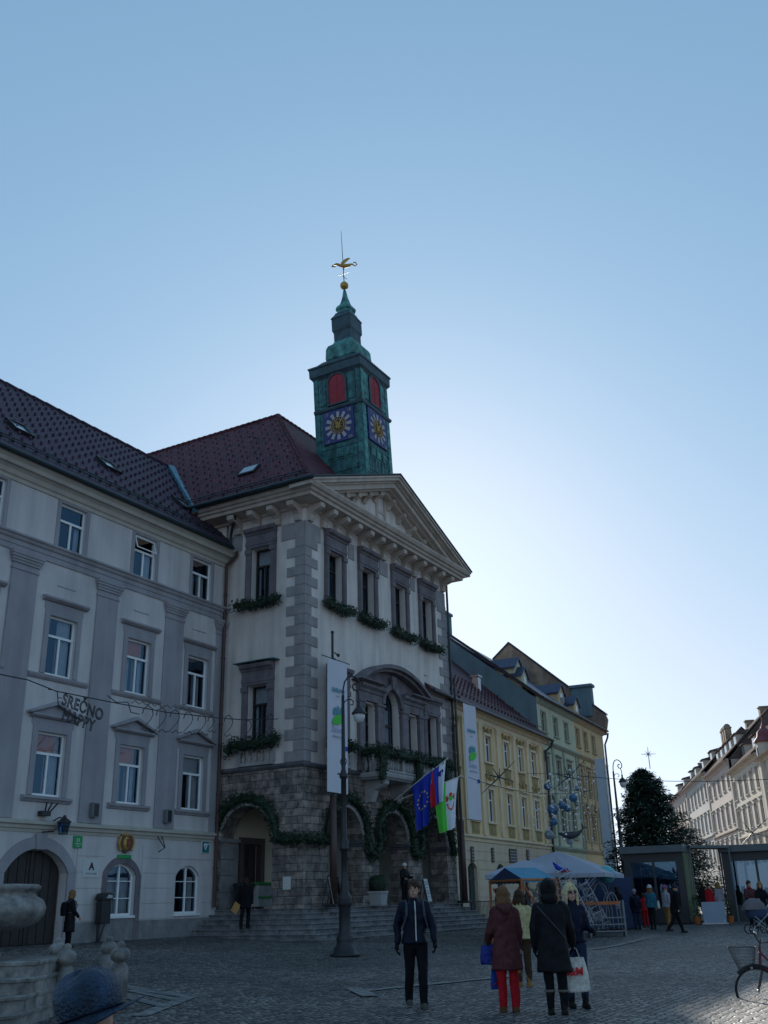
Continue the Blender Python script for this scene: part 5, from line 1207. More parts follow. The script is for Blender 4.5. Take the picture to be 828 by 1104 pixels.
M['ink_teal'] = mat('ink_teal', (.08,.28,.34), .8, .02); M['ink_grey'] = mat('ink_grey', (.30,.32,.38), .8, .02); M['ink_pale'] = mat('ink_pale', (.35,.42,.58), .8, .02)
M['ink_green'] = mat('ink_green', (.08,.55,.06), .8, .04); M['flag_blue'] = mat('flag_blue', (.01,.035,.40), .8, .06); M['flag_blue2'] = mat('flag_blue2', (.01,.02,.25), .8, .06)
M['flag_red'] = mat('flag_red', (.62,.02,.03), .8, .06); M['flag_white'] = mat('flag_white', (.75,.75,.80), .8, .04); M['flag_green'] = mat('flag_green', (.10,.62,.06), .8, .05); M['flag_gold'] = mat('flag_gold', (.8,.62,.08), .7, .03)
M['pole_white'] = mat('pole_white', (.6,.58,.55), .4, .05); M['banner_grey'] = mat('banner_grey', (.42,.45,.50), .9, .05)

# ================================================================ steps, fixtures on walls, street furniture
def build_steps():
    rt = thing('town_hall_steps', 'broad worn stone steps wrapped round two sides of the town hall arcade', 'steps', (40, 22, .2))
    n = 7; zt = 1.40
    random.seed(2)
    for k in range(n):
        z1 = zt-.18*k; e = .12+.36*k
        path = [(34.94-e, 28.39), (34.94-e, 24-e), (49.3+e*.3, 24-e), (49.3+e*.3, 24.0)]
        pts = [(p[0]-40, p[1]-22) for p in path]
        b = MB(); b.molding(pts, [(-.5,z1-.2-.6),(-.03,z1-.2-.6),(-.03,z1-.06-.2),(.01,z1-.05-.2),(.02,z1-.02-.2),(.0,z1-.2),(-.5,z1-.2)], True)
        b.build('step', M['stair'], rt)
        # vertical joints between the blocks of each step
    return rt
M['stair'] = brickmat('stair', (.24,.235,.24), (.14,.135,.14), (.03,.03,.03), 1.35, 5.0, .012, .75, .5, mix=.7, big=2.2)
def wall_fixture(name, label, cat, x, z, fn, y=28.4, group=None):
    rt = thing(name, label, cat, (x, y, z), 0, group); fn(rt); return rt
def build_fixtures():
    Y0 = 28.4
    def sign(rt, w, h, mt, dy=-.03, edge=None):
        b = MB(); b.bbox(-w/2, w/2, dy-.02, dy+.025, 0, h, .008); return b.build('plate', M[mt], rt)
    TX = lambda u, v, y=-.056: Matrix.Translation(V((u, y, v))) @ Matrix.Rotation(pi/2, 4, 'X')
    def f(rt): sign(rt, .42, .42, 'sign_green'); add_text('21', .16, TX(0,.22), M['white_paint'], rt); add_text('MESTNI', .07, TX(0,.12), M['white_paint'], rt); add_text('TRG', .07, TX(0,.04), M['white_paint'], rt)
    wall_fixture('house_number_sign', 'small green house number sign right of the arched gateway', 'sign', 26.93, 3.62, f)
    def f(rt): sign(rt, .82, .62, 'sign_white'); add_text('A', .36, TX(0,.27), M['black_iron'], rt, bold=.012); add_text('ATELJE GALERIJA', .075, TX(0,.12), M['ink_grey'], rt)
    wall_fixture('wall_plate', 'white wall plate with a large black letter A', 'sign', 27.68, 2.62, f)
    def f(rt):
        sign(rt, .52, .5, 'sign_white'); b = MB(); b.box(-.22,.22,-.058,-.052,.03,.47); b.build('panel', M['sign_teal'], rt)
        hp = [(-.12,.3),(-.13,.36),(-.08,.41),(-.02,.37),(.04,.41),(.1,.36),(.09,.28),(-.02,.12)]; b = MB(); b.prism(hp, -.064, -.059); b.build('heart', M['white_paint'], rt)
        b = MB(); b.prism([(-.0,.36),(-.06,.26),(-.01,.27),(-.04,.18),(.05,.29),(.0,.28)], -.068, -.065); b.build('bolt', M['sign_teal'], rt); b = MB(); b.box(.11,.19,-.064,-.059,.36,.385); b.box(.137,.162,-.065,-.06,.335,.41); b.build('cross', M['white_paint'], rt)
    wall_fixture('defibrillator_sign', 'teal defibrillator sign with a white heart near the downpipe', 'sign', 34.05, 3.62, f)
    def f(rt):
        b = MB(); b.prism([(-.3,.2),(-.34,.5),(-.28,.72),(0,.8),(.28,.72),(.34,.5),(.3,.2),(0,.05)], -.1, -.01); b.build('shield', M['crest_brown'], rt)
        b = MB(); b.sphere((0,-.1,.42), .2, 10, 8, (.8,.35,1.2)); 
        for k in range(5): b.path([(-.22+.11*k,-.08,.7),(-.24+.12*k,-.09,.92)], [.05,.02], 5)
        for sg in (-1,1): b.path([(sg*.3,-.1,.15),(sg*.4,-.1,.4),(sg*.32,-.1,.65)], .05, 6)
        b.build('relief', M['gold'], rt); b = MB(); b.box(-.05,.05,-.19,-.15,.28,.56); b.build('centre', M['crest_red'], rt)
        b = MB(); b.bbox(-.34,.34,-.08,-.01,-.14,.0,.01); b.build('plate', M['sign_green'], rt)
    wall_fixture('coat_of_arms', 'carved gilt and red coat of arms above the arched window', 'coat of arms', 29.33, 3.45, f)
    def f(rt):
        b = MB(); b.path([(0,-.01,.35),(0,-.3,.45),(0,-.55,.4)], .025, 6); b.path([(0,-.01,.05),(0,-.3,.1),(0,-.5,.36)], .018, 6); b.path([(-.5,-.06,-.05),(0,-.1,.0)], .02, 5); b.build('bracket', M['black_iron'], rt)
        b = MB()
        for k in range(6): a = pi/3*k; b.tube((.15*math.cos(a),-.55+.15*math.sin(a),-.1),(.22*math.cos(a),-.55+.22*math.sin(a),.25), .014, n=4)
        b.lathe([(.16,-.14),(.16,-.1),(.1,-.1)], 6, (0,-.55,0)); b.lathe([(.26,.25),(.26,.29),(.08,.42),(.05,.5),(.0,.52)], 6, (0,-.55,0)); b.build('lantern_frame', M['black_iron'], rt)
        b = MB(); b.lathe([(.13,-.08),(.2,.24)], 6, (0,-.55,0)); b.build('lantern_glass', M['glass_far'], rt)
    wall_fixture('wall_lantern', 'black iron wall lantern over the arched gateway', 'lantern', 25.72, 4.15, f)
    def f(rt):
        b = MB(); b.bbox(-.28,.12,-.25,-.01,-.12,.04,.01)
        for k in range(3): b.tube((-.12+.1*k,-.2,.0),(-.2+.25*k,-.34,.32), .03, n=6)
        b.build('bracket', M['black_iron'], rt)
    wall_fixture('flag_holder', 'black triple flagpole holder under the first floor window', 'flag holder', 25.25, 4.75, f)
    def f(rt):
        b = MB(); b.path([(-.12,-.02,.45),(-.02,-.35,.0)], .02, 5); b.path([(.14,-.02,.5),(.02,-.35,.0),(0,-.05,-.15)], .02, 5); b.build('bracket', M['black_iron'], rt)
    wall_fixture('iron_bracket', 'small forked iron bracket on the rusticated wall between two arched windows', 'bracket', 31.2, 3.75, f)
    for x, lab in ((27.45,'grey loudspeaker box low on the pilaster above the coat of arms'),(31.45,'grey loudspeaker box low on the pilaster above the forked bracket')):
        def f(rt):
            b = MB(); b.bbox(-.15,.15,-.3,-.08,-.0,.52,.02); b.build('case', M['case_grey'], rt); b = MB(); b.box(-.12,.12,-.305,-.301,.04,.48); b.build('grille', M['dark_metal'], rt)
        wall_fixture('loudspeaker', lab, 'loudspeaker', x, 4.7, f, group='loudspeaker boxes on the pilasters')
    # fittings on the town hall side
    def f(rt): b = MB(); b.bbox(-.02,.0,-.3,.3,0,.42,.005); b.build('plate', M['sign_white'], rt)
    rt = thing('stone_plaque', 'small pale plaque on the corner pier by the steps', 'plaque', (34.9, 24.75, 2.1)); b = MB(); b.box(-.03,-.0,-.19,.19,0,.5); b.build('plate', M['sign_white'], rt)
    # litter bin at the wall
    p = V((28.1, 28.0, .44)); rt = thing('litter_bin', 'black litter bin on a post with a curved steel hood, by the wall', 'litter bin', tuple(p))
    b = MB(); b.bbox(-.22,.22,-.16,.2,.62,1.42,.03); b.build('container', M['black_iron'], rt)
    b = MB(); b.prism([(-.25,1.42),(.25,1.42),(.25,1.6),(.1,1.66),(-.15,1.64),(-.25,1.52)], -.18, .22); b.build('hood', M['black_iron'], rt); b = MB(); b.prism([(-.1,1.47),(.2,1.47),(.2,1.57),(.0,1.6)], -.2, -.182); b.build('ash_plate', M['steel'], rt)
    b = MB(); b.tube((-.12,.1,0),(-.12,.1,.7), .05, n=8); b.bbox(-.24,.05,-.05,.2,0,.03,.005); b.path([(-.12,.0,.03),(-.1,-.05,.3),(.05,-.05,.6)], .03, 5); b.build('post', M['black_iron'], rt)
    # plinth planter with a clipped bush, in the arcade
    p = atY(408, 978, 23.65); rt = thing('potted_bush', 'round clipped bush in a pale square planter between the arches', 'potted plant', (p.x, p.y, 1.4))
    b = MB(); b.sqlathe([(.28,.28,0),(.3,.3,.06),(.27,.27,.08),(.31,.31,.5),(.34,.34,.52),(.34,.34,.6),(.25,.25,.6)]); b.build('planter', M['pale_stone'], rt)
    rnd = random.Random(3); b = MB(); 
    for _ in range(1500):
        d = V((rnd.gauss(0,1),rnd.gauss(0,1),rnd.gauss(0,1))).normalized(); q = V((0,0,.9))+d*.4*(.8+.25*rnd.random()); u = V((rnd.gauss(0,1),rnd.gauss(0,1),rnd.gauss(0,1))).normalized(); w = u.cross(d).normalized(); b.add([q-u*.04,q+w*.02,q+u*.04,q-w*.02],[(0,1,2,3)])
    b.sphere((0,0,.9), .33, 12, 8); b.build('bush', M['hedge_leaf'], rt)
    # sandwich boards
    for px, py, Yb, wd, hh, rz, lab, tilt in ((362,979,23.3,.55,1.25,.2,'white poster board leaning by the banner mast, nearest the corner',0),(369,979,23.6,.42,1.2,.9,'poster board with grey pictures beside the mast',.1),(464,973,23.4,.6,1.2,.15,'white easel board in front of the last arch, behind the man',0)):
        p = atY(px, py, Yb); rt = thing('poster_board', lab, 'poster board', (p.x, p.y, 1.4), rz, 'poster boards before the arcade')
        T_ = Matrix.Rotation(R(-12), 4, 'X'); b = MB(); b.M = T_; b.bbox(-wd/2,wd/2,-.02,.02,.05,hh,.008); b.build('board', M['dark_metal'], rt)
        b = MB(); b.M = T_; b.box(-wd/2+.04,wd/2-.04,-.026,-.021,.12,hh-.05); po = b.build('poster', M['sign_white'], rt)
        b = MB(); b.M = T_
        for k in range(6): b.box(-wd/2+.09, wd/2-.09-(k%3)*.06, -.031,-.027, hh-.2-k*.14, hh-.14-k*.14+ (.05 if k in (1,4) else 0))
        b.build('print', M['ink_grey'], po)
        b = MB(); b.M = Matrix.Translation(V((0,.5,0))) @ Matrix.Rotation(R(14), 4, 'X'); b.box(-wd/2,-wd/2+.03,0,.03,0,hh*.97); b.box(wd/2-.03,wd/2,0,.03,0,hh*.97); b.build('rear_legs', M['dark_metal'], rt)
    # in the side porch: bin, and a counter with a green top
    rt = thing('porch_bin', 'tall black bin inside the side arch, left of the dark doorway', 'bin', (35.75, 27.6, 1.4)); b = MB(); b.sqlathe([(.25,.25,0),(.3,.3,.9),(.33,.33,.92),(.33,.33,1.02),(.2,.2,1.06)]); b.build('container', M['black_iron'], rt); b = MB(); b.box(-.3,.3,-.36,-.33,.9,.98); b.build('handle', M['dark_metal'], rt)
    rt = thing('porch_counter', 'pale counter with green top inside the side arch', 'counter', (atY(280,975,27.4).x, 27.4, 1.4)); b = MB(); b.bbox(-.5,.9,-.3,.3,.08,.95,.03); b.build('body', M['pale_stone'], rt); b = MB(); b.bbox(-.56,.96,-.36,.36,.95,1.06,.02); b.build('top', M['flag_green2'], rt); b = MB(); b.box(-.52,.92,-.32,-.301,.4,.5); b.build('stripe', M['flag_green2'], rt)
M['flag_green2'] = mat('flag_green2', (.03,.20,.05), .6, .1)
M['sign_green'] = mat('sign_green', (.01,.30,.08), .5, .03); M['sign_white'] = mat('sign_white', (.6,.6,.58), .6, .04); M['sign_teal'] = mat('sign_teal', (.01,.18,.20), .5, .03)
M['crest_red'] = mat('crest_red', (.25,.03,.02), .6, .1); M['crest_brown'] = mat('crest_brown', (.14,.06,.03), .5, .2, 8); M['case_grey'] = mat('case_grey', (.16,.17,.19), .5, .05)

def build_fountain():
    g = atd(-38, 1088, 15.6); cx, cy = g.x, g.y
    rt = thing('fountain', 'old stone fountain with wide round basin on stepped platform', 'fountain', (cx, cy, 0))
    for k in range(4):
        z0 = .21*k; b = MB(); b.M = Matrix.Rotation(YAW-pi/2+R(2), 4, 'Z'); yf = -2.3+.36*k; xr = 1.45-.02*k
        po = lambda e: [(-4,yf-e),(xr-.25+e,yf-e),(xr+e,yf+.2-e),(xr+e,1.0-.1*k),(-4,1.0-.1*k)]
        b.rings([[(x,y,z0+dz) for x,y in po(e)] for e, dz in ((0,-.1 if k == 0 else 0),(0,.15),(.025,.16),(.03,.20),(.02,.21))]); b.build('step', M['fountain_stone'], rt)
    b = MB(); b.smooth = True; b.lathe([(.45,.84),(.45,.92),(.34,.98),(.28,1.08),(.3,1.16),(.4,1.22),(.3,1.26)], 24); b.build('pedestal', M['fountain_stone'], rt)
    b = MB(); b.smooth = True; b.lathe([(.3,1.24),(.7,1.27),(.98,1.37),(1.08,1.5),(1.09,1.6),(1.03,1.72),(.92,1.78),(.9,1.84),(.97,1.87),(.98,1.93),(.93,1.96),(.85,1.94),(.8,1.7),(.5,1.5),(.02,1.45)], 40); b.build('basin', M['fountain_stone'], rt)
    prof = [(.15,0),(.15,.62),(.13,.64),(.12,.68),(.09,.70),(.1,.72),(.15,.76),(.165,.82),(.155,.88),(.11,.93),(.07,.94),(.065,.96),(.075,.99),(.05,1.03),(.01,1.045)]
    for px, py, dep, lab in ((67,1087,15.7,'weathered stone bollard with ball top, nearest the fountain steps'),(126,1085,16.3,'stone bollard with ball top directly behind the blue hat'),(59,1060,19.2,'dark stone bollard behind the fountain steps, left'),(115,1055,19.6,'dark stone bollard half hidden behind the paler one')):
        p = atd(px, py, dep); o = MB(); o.smooth = True
        o.rings([[(r*(1.0 if abs(math.cos(4*(a))) else 1)*math.cos(a), r*math.sin(a), z) for a in [2*pi*k/16 for k in range(16)]] for r, z in prof])
        ob = o.build('stone_bollard', M['fountain_stone']); ob.location = (p.x, p.y, gz(p.x, p.y)); tag(ob, lab, 'bollard', 'stone bollards round the fountain')
M['fountain_stone'] = mat('fountain_stone', (.30,.28,.26), .6, .3, 4, .4, 14, col2=(.07,.065,.06), stain=.35)

def build_wires():
    # wire lettering lights hung on a cable in front of the grey building
    Yc = 25.0
    def w(px, py): return atY(px, py, Yc)
    def cable(name, pts, r, label, cat, mt='black_iron', sagv=0):
        b = MB(); b.path(pts, r, 5); o = b.build(name, M[mt]); recenter(o); tag(o, label, cat); return o
    c0 = [w(-40,718), w(0,727), w(30,733), w(60,745), w(120,757), w(180,768), w(235,774), w(262,776), atY(300,775,23.9)]
    cable('cable', c0, .02, 'thin black cable carrying the wire lettering across the grey facade', 'cable')
    def outline(text, size, p, name, lab, sx=1, rot=0):
        cu = bpy.data.curves.new('wire', 'FONT'); cu.body = text; cu.size = size; cu.fill_mode = 'NONE'; cu.bevel_depth = .02; cu.bevel_resolution = 0; cu.resolution_u = 3; cu.space_character = 1.05
        o = bpy.data.objects.new('tmpw', cu); COL.objects.link(o); dg = bpy.context.evaluated_depsgraph_get(); me = bpy.data.meshes.new_from_object(o.evaluated_get(dg)); bpy.data.objects.remove(o)
        me.transform(Matrix.Translation(p) @ Matrix.Rotation(rot, 4, 'Y') @ Matrix.Rotation(pi/2, 4, 'X') @ Matrix.Diagonal((sx,1,1,1)))
        if name: me.materials.clear(); me.materials.append(M['wire_dark']); o = bpy.data.objects.new(name, me); COL.objects.link(o); recenter(o); tag(o, lab[0], lab[1], lab[2] if len(lab) > 2 else None)
        return o
    G = 'festive wire ornaments on the cable'
    p = w(66, 759); outline('SREČNO', .54, p, 'wire_lettering', ('wire light lettering reading SREČNO, upper line', 'light lettering', G), .86, R(9))
    p = w(66, 775); outline('HAPPY', .54, p, 'wire_lettering', ('wire light lettering reading HAPPY, lower line', 'light lettering', G), .86, R(9))
    b = MB(); b.path([w(52,743),w(58,744),w(62,746),w(63,765)], .018, 5); b.path([w(63,752),w(67,753)], .015, 5); b.path([w(116,750),w(125,757),w(138,757),w(141,768),w(150,770)], .018, 5); o = b.build('wire_hanger', M['wire_dark']); recenter(o); tag(o, 'bent wire hangers either side of the lettering', 'wire hanger')
    # row of curled figures like twos
    b = MB(); 
    def curl(px, py, s):
        o = w(px, py); q = []
        for (u, v) in ((-.28,.12),(-.22,.3),(-.05,.4),(.14,.34),(.2,.16),(.1,-.02),(-.1,-.2),(-.26,-.34),(-.1,-.38),(.05,-.28),(.2,-.36),(.36,-.3)): q.append(o+V((u*s,0,v*s)))
        b.path(q, .018, 4)
    for k in range(5): curl(160+14.5*k, 775+1.6*k, 1.15-.03*k)
    for k in range(4):
        q0 = w(150+k*17, 760+k*2.2); b.path([q0+V((u,0,z)) for u, z in ((-.4,0),(-.2,.12),(0,.02),(.15,.14),(.35,.05),(.5,.12))], .014, 4)
    o = b.build('wire_scrolls', M['wire_dark']); recenter(o); tag(o, 'row of curled wire figures hanging between the first floor windows', 'wire ornament', G)
    b = MB(); curl(247, 783, 1.1); curl(292, 778, .8); curl(268, 786, .9); curl(228, 781, .8); o = b.build('wire_scrolls', M['wire_dark']); recenter(o); tag(o, 'curled wire figures near the downpipe and the side window', 'wire ornament', G)
    # street cables and straw stars
    A, B_ = atd(482, 834, 40), atd(860, 838, 40)
    cable('cable', [atY(560,834,24.9)] + sag(atd(600,834,46), atd(860,838,40), .25, 8), .014, 'upper thin cable spanning the street in front of the christmas tree', 'cable')
    cable('cable', sag(atd(505,838,44), atd(640,852,46), .4, 8)[:], .013, 'lower thin cable in front of the yellow and green houses', 'cable')
    rnd = random.Random(6)
    for px, py, dep, s, lab in ((538,838,43,0.8,'big straw star of crossed rods in front of the yellow house'),(613,838,44,.8,'star of crossed rods in front of the green house'),(811,898,70,1.6,'star of crossed rods in front of the cream sunlit house')):
        c = atd(px, py, dep); rt = thing('rod_star', lab, 'star ornament', tuple(c), 0, 'hanging stars of crossed rods')
        dirs = [(1,.85,1.35),(-1,-.75,1.35),(1,-.25,.8),(-1,.3,.75),(-.45,1,.6),(.4,-1,.55),(.1,1.2,.5)]
        rx = V((RT.x,RT.y,0)).normalized()
        for u, v, l in dirs:
            d = (rx*u+V((0,0,v))+V((rnd.uniform(-.3,.3),rnd.uniform(-.3,.3),0))).normalized(); b = MB(); b.tube((0,0,0), d*l*s, .035, .012, 5); b.build('rod', M['wire_dark'], rt)
    # bauble cloud in front of the green house
    balls = [(596,873,2.0,.34,'ball_blue','large blue ball ornament lowest in the left of the cloud'),(618,860,2.0,.26,'ball_blue','blue ball right of the large one'),(606,868,1.6,.24,'ball_blue','small blue ball between two larger ones'),(590,848,2,.22,'ball_blue','blue ball high at the left beside the downpipe'),(612,872,1.5,.2,'ball_blue','pale blue ball just under its neighbour'),(597,886,2,.24,'ball_blue','blue ball hanging below the large blue ball'),(592,900,2,.28,'ball_grey','grey frosted ball above the white canopy'),(614,907,2,.2,'ball_grey','small grey ball under the dark whale'),(622,850,2,.16,'ball_grey','small grey ball near the rod star')]
    for px, py, _, r, mt, lab in balls:
        c = atd(px, py, 42); rt = thing('hanging_ball', lab, 'ball ornament', tuple(c), 0, 'hanging ball ornaments over the market')
        b = MB(); b.smooth = True; r *= .7; b.sphere((0,0,0), r, 16, 10); b.build('ball', M[mt], rt); b = MB(); b.tube((0,0,r*.95),(0,0,r+.08),.04,n=6); b.tube((0,0,r+.08),(0,0,r+.9),.008,n=4); b.build('cap', M['steel'], rt)
    c = atd(617, 899, 42); b = MB(); ax = V((RT.x,RT.y,0)).normalized(); ptsw = [(ax*u+V((0,0,z)))*.66 for u, z in ((-.9,.05),(-.5,-.05),(0,-.08),(.35,.0),(.6,.18),(.75,.35))]
    b.smooth = True; b.path(ptsw, [.03,.13,.16,.10,.05,.02], 10); b.add([p*.66 for p in (ax*.68+V((0,0,.3)), ax*1.0+V((0,0,.3)), ax*.95+V((0,0,.42)), ax*.7+V((0,0,.38)))], [(0,1,2,3)]); b.add([p*.66 for p in (ax*.68+V((0,0,.3)), ax*.6+V((0,0,.6)), ax*.75+V((0,0,.55)), ax*.78+V((0,0,.35)))], [(0,1,2,3)])
    o = b.build('hanging_whale', M['whale']); o.location = c; recenter_keep(o); tag(o, 'dark whale shaped ornament with raised tail above the white parasol', 'whale ornament')
    b = MB(); rnd = random.Random(12)
    strings = []
    for k in range(17):
        x0 = 581+k*3.7+rnd.uniform(-2,2); y0 = 828+rnd.uniform(0,14); y1 = y0+rnd.uniform(40,85); dep = 42+rnd.uniform(-2,2); x1 = x0+rnd.uniform(-6,6)
        P_ = [atd(x0+(x1-x0)*j/8+2*math.sin(j+k), y0+(y1-y0)*j/8, dep) for j in range(9)]; b.m = 1; b.path(P_, .006, 3); b.m = 0
        for j, q in enumerate(P_): b.sphere(q, .02+.035*rnd.random()**2, 6, 5)
    o = b.build('light_string', [M['bulb'], M['wire_dark']]); recenter(o); tag(o, 'curtain of small white bulbs hanging over the market parasol', 'light string')
M['wire_dark'] = mat('wire_dark', (.035,.03,.04), .5, .1); M['ball_blue'] = mat('ball_blue', (.05,.14,.26), .35, .25, 6); M['ball_grey'] = mat('ball_grey', (.24,.27,.30), .4, .3, 6); M['whale'] = mat('whale', (.03,.035,.04), .5, .2, 4); M['balloon'] = mat('balloon', (.10,.36,.40), .4, .2, 4)
# ================================================================ market: kiosks, stall, parasols, ladder sculpture
M['kiosk_frame'] = mat('kiosk_frame', (.035,.032,.035), .5, .1); M['kiosk_green'] = mat('kiosk_green', (.16,.20,.12), .6, .1); M['kiosk_roof'] = mat('kiosk_roof', (.10,.12,.13), .5, .1)
M['wood_warm'] = mat('wood_warm', (.30,.13,.06), .6, .2, 3); M['canopy_blue'] = mat('canopy_blue', (.05,.25,.38), .7, .12, 1.5); M['canvas'] = mat('canvas', (.36,.37,.44), .85, .06, .8); M['canvas_dark'] = mat('canvas_dark', (.03,.05,.12), .8, .1)
M['orange_wood'] = mat('orange_wood', (.42,.12,.03), .6, .15, 3); M['white_metal'] = mat('white_metal', (.17,.18,.21), .4, .05); M['red_goods'] = mat('red_goods', (.5,.03,.03), .7, .2, 3); M['green_goods'] = mat('green_goods', (.05,.2,.05), .7, .2, 3)
M['reflector'] = mat('reflector', (.75,.16,.01), .25, .05); M['tyre'] = mat('tyre', (.012,.012,.013), .8, .1); M['bike_red'] = mat('bike_red', (.16,.008,.02), .3, .1); M['rubber_grip'] = mat('rubber_grip', (.01,.01,.012), .6, .1)

M['ladder_metal'] = mat('ladder_metal', (.42,.43,.47), .4, .08, 4)
def build_market():
    # kiosks
    def kiosk(loc, rz, w, d, h, label, doors, glass_back=True):
        rt = thing('glass_kiosk', label, 'kiosk', loc, rz, 'dark framed glass market kiosks')
        b = MB(); b.bbox(-.12,w+.12,-.25,d+.15,h-.32,h,.02); b.build('roof', M['kiosk_roof'], rt)
        b = MB(); b.bbox(0,w,0,d,0,.35,.02); b.build('base', M['kiosk_frame'], rt)
        b = MB()
        for x in (0, w-.3): b.box(x,x+.3,0,.14,.35,h-.32); b.box(x,x+.3,d-.14,d,.35,h-.32)
        b.box(.3,w-.3,0,.12,h-.72,h-.32); b.box(.3,w-.3,.0,.1,.35,.72); b.box(.3,w-.3,d-.12,d,h-.62,h-.32)
        for k in range(1, doors): x = .3+(w-.6)*k/doors; b.box(x-.05,x+.05,.0,.1,.72,h-.72)
        b.build('frame', M['kiosk_frame'], rt)
        for k in range(doors):
            x0 = .3+(w-.6)*k/doors+.05; x1 = .3+(w-.6)*(k+1)/doors-.05; b = MB(); b.add([(x0,.05,.72),(x1,.05,.72),(x1,.05,h-.72),(x0,.05,h-.72)], [(0,1,2,3)]); b.build('pane', M['glass_kiosk'], rt)
        b = MB(); b.add([(.3,d-.06,.35),(w-.3,d-.06,.35),(w-.3,d-.06,h-.62),(.3,d-.06,h-.62)], [(0,1,2,3)]); b.build('rear_pane', M['glass_kiosk'], rt)
        b = MB(); b.box(w-.04,w+.05,.14,d-.14,.1,h-.32); b.box(w+.05,w+.09,.2,d*.45,.2,h-.45); b.box(w+.05,w+.09,d*.52,d-.2,.2,h-.45); b.build('side_panel', M['kiosk_green'], rt)
        b = MB(); b.box(-.05,.04,.14,d-.14,.1,h-.32); b.build('side_panel', M['kiosk_frame'], rt)
        b = MB(); b.box(.4,w-.4,d*.5,d*.5+.4,.35,1.25); b.box(.35,w-.35,d*.5-.05,d*.5+.45,1.25,1.3); co = b.build('counter', M['wood_warm'], rt)
        b = MB(); rnd = random.Random(int(w*10))
        for k in range(9): x = .5+(w-1.0)*k/9; hh = .12+.2*rnd.random(); b.m = k % 3; b.bbox(x,x+.16,d*.5+.05,d*.5+.3,1.3,1.3+hh,.01)
        b.build('goods', [M['red_goods'],M['green_goods'],M['canvas']], rt)
        return rt
    q = atd(679, 991, 46); kiosk((q.x, q.y, .3), R(-86), 2.75, 2.2, atd(679,912,46).z-.3, 'glass kiosk with green side panel in front of the christmas tree', 2)
    q = atd(788, 992, 46); kiosk((q.x, q.y, .3), R(-86), 4.2, 2.4, atd(788,910,46).z-.3, 'glass kiosk cut by the right edge of the picture', 3)
    # glazed link roof between the kiosks
    a, c = atd(744, 914, 46.5), atd(786, 914, 46.5); b = MB(); d = (c-a); d.z = 0; n = V((-d.y,d.x,0)).normalized()
    b.add([a, c, c+n*1.6, a+n*1.6, a+V((0,0,.12)), c+V((0,0,.12)), c+n*1.6+V((0,0,.12)), a+n*1.6+V((0,0,.12))], [(0,1,2,3),(4,7,6,5),(0,4,5,1),(1,5,6,2),(3,2,6,7),(0,3,7,4)])
    for q in (a, c): 
        for k in (.1,1.5): p = q+n*k; b.tube((p.x,p.y,.25),(p.x,p.y,p.z), .04, n=6)
    o = b.build('link_canopy', M['kiosk_roof']); recenter(o); tag(o, 'thin flat canopy bridging the gap between the two kiosks', 'canopy')
    # leaning notice board and pots between them
    q = atd(771, 992, 44); rt = thing('notice_board', 'blank grey board standing on the paving between the kiosks', 'board', (q.x,q.y,.28), R(-75)); b = MB(); b.M = Matrix.Rotation(R(-14),4,'X'); b.bbox(-.5,.5,-.02,.02,.02,.95,.008); b.build('panel', M['board_grey'], rt); b = MB(); b.box(-.56,.56,-.1,.3,-.0,.05); b.tube((-.4,-.02,.03),(-.4,.3,.8),.02); b.tube((.4,-.02,.03),(.4,.3,.8),.02); b.build('stand', M['steel'], rt)
    rnd = random.Random(11)
    for px, py, s, lab in ((752,991,.5,'leafy potted shrub beside the left kiosk'),(787,990,.4,'small potted shrub beside the right kiosk')):
        q = atd(px, py, 44.5); rt = thing('potted_shrub', lab, 'potted plant', (q.x,q.y,.28), 0, 'potted shrubs by the kiosks'); b = MB(); b.lathe([(.13,0),(.19,.3),(.2,.32),(.15,.32)], 10); b.build('pot', M['orange_wood'], rt)
        b = MB(); leaf_cloud(b, [((0,0,.35),.2),((0,0,.35+s),.3),((0,0,.4+s*1.5),.12)], 420, .05, rnd); b.build('foliage', M['hedge_leaf'], rt)
    # blue canopied stall
    zr, ze = 2.62, 2.22
    r0, r1, e0, e1 = atd(544,936,36.5), atd(577,936.5,37.1), atd(562,948,35.3), atd(599,948,35.9); bk0 = atd(528,949,37.7); bk1 = bk0+(r1-r0)
    for q_, z_ in ((r0,zr),(r1,zr),(e0,ze),(e1,ze),(bk0,ze),(bk1,ze)): q_.z = z_
    g = gz(r0.x, r0.y); c0 = (e0+e1+bk0+bk1)/4; rt = thing('market_stall', 'wooden market stall with a blue cloth canopy and orange posts', 'stall', (c0.x,c0.y,g))
    Mi = Matrix.Translation(-V((c0.x,c0.y,g))); b = tmb(Mi)
    b.add([e0,e1,r1,r0], [(0,1,2,3)]); b.add([r0,r1,bk1,bk0], [(0,1,2,3)])
    def frill(p, q):
        n = 14; b.add([p.lerp(q,k/n) for k in range(n+1)]+[p.lerp(q,k/n)-V((0,0,.12+.03*(k%2))) for k in range(n+1)], [(k,k+1,n+2+k,n+1+k) for k in range(n)])
    frill(e0,e1); frill(bk0,bk1); b.build('canopy', M['canopy_blue'], rt)
    b = tmb(Mi); b.add([e0,bk0,r0],[(0,1,2)]); b.add([e1,bk1,r1],[(0,1,2)]); b.build('canopy_gable', M['canvas_dark'], rt)
    for p in (e0,e1,bk0,bk1): b = tmb(Mi); b.tube((p.x,p.y,g),(p.x,p.y,p.z-.02),.045,n=6); b.build('post', M['orange_wood'], rt)
    for p, q in ((e0,bk0),(e1,bk1),(e0,e1),(bk0,bk1)): b = tmb(Mi); b.tube(p-V((0,0,.05)), q-V((0,0,.05)), .04, n=6); b.tube((p.x*.9+q.x*.1,p.y*.9+q.y*.1,g+1.9),(p.x*.45+q.x*.55,p.y*.45+q.y*.55,g+.9),.03,n=6); b.build('rail', M['orange_wood'], rt)
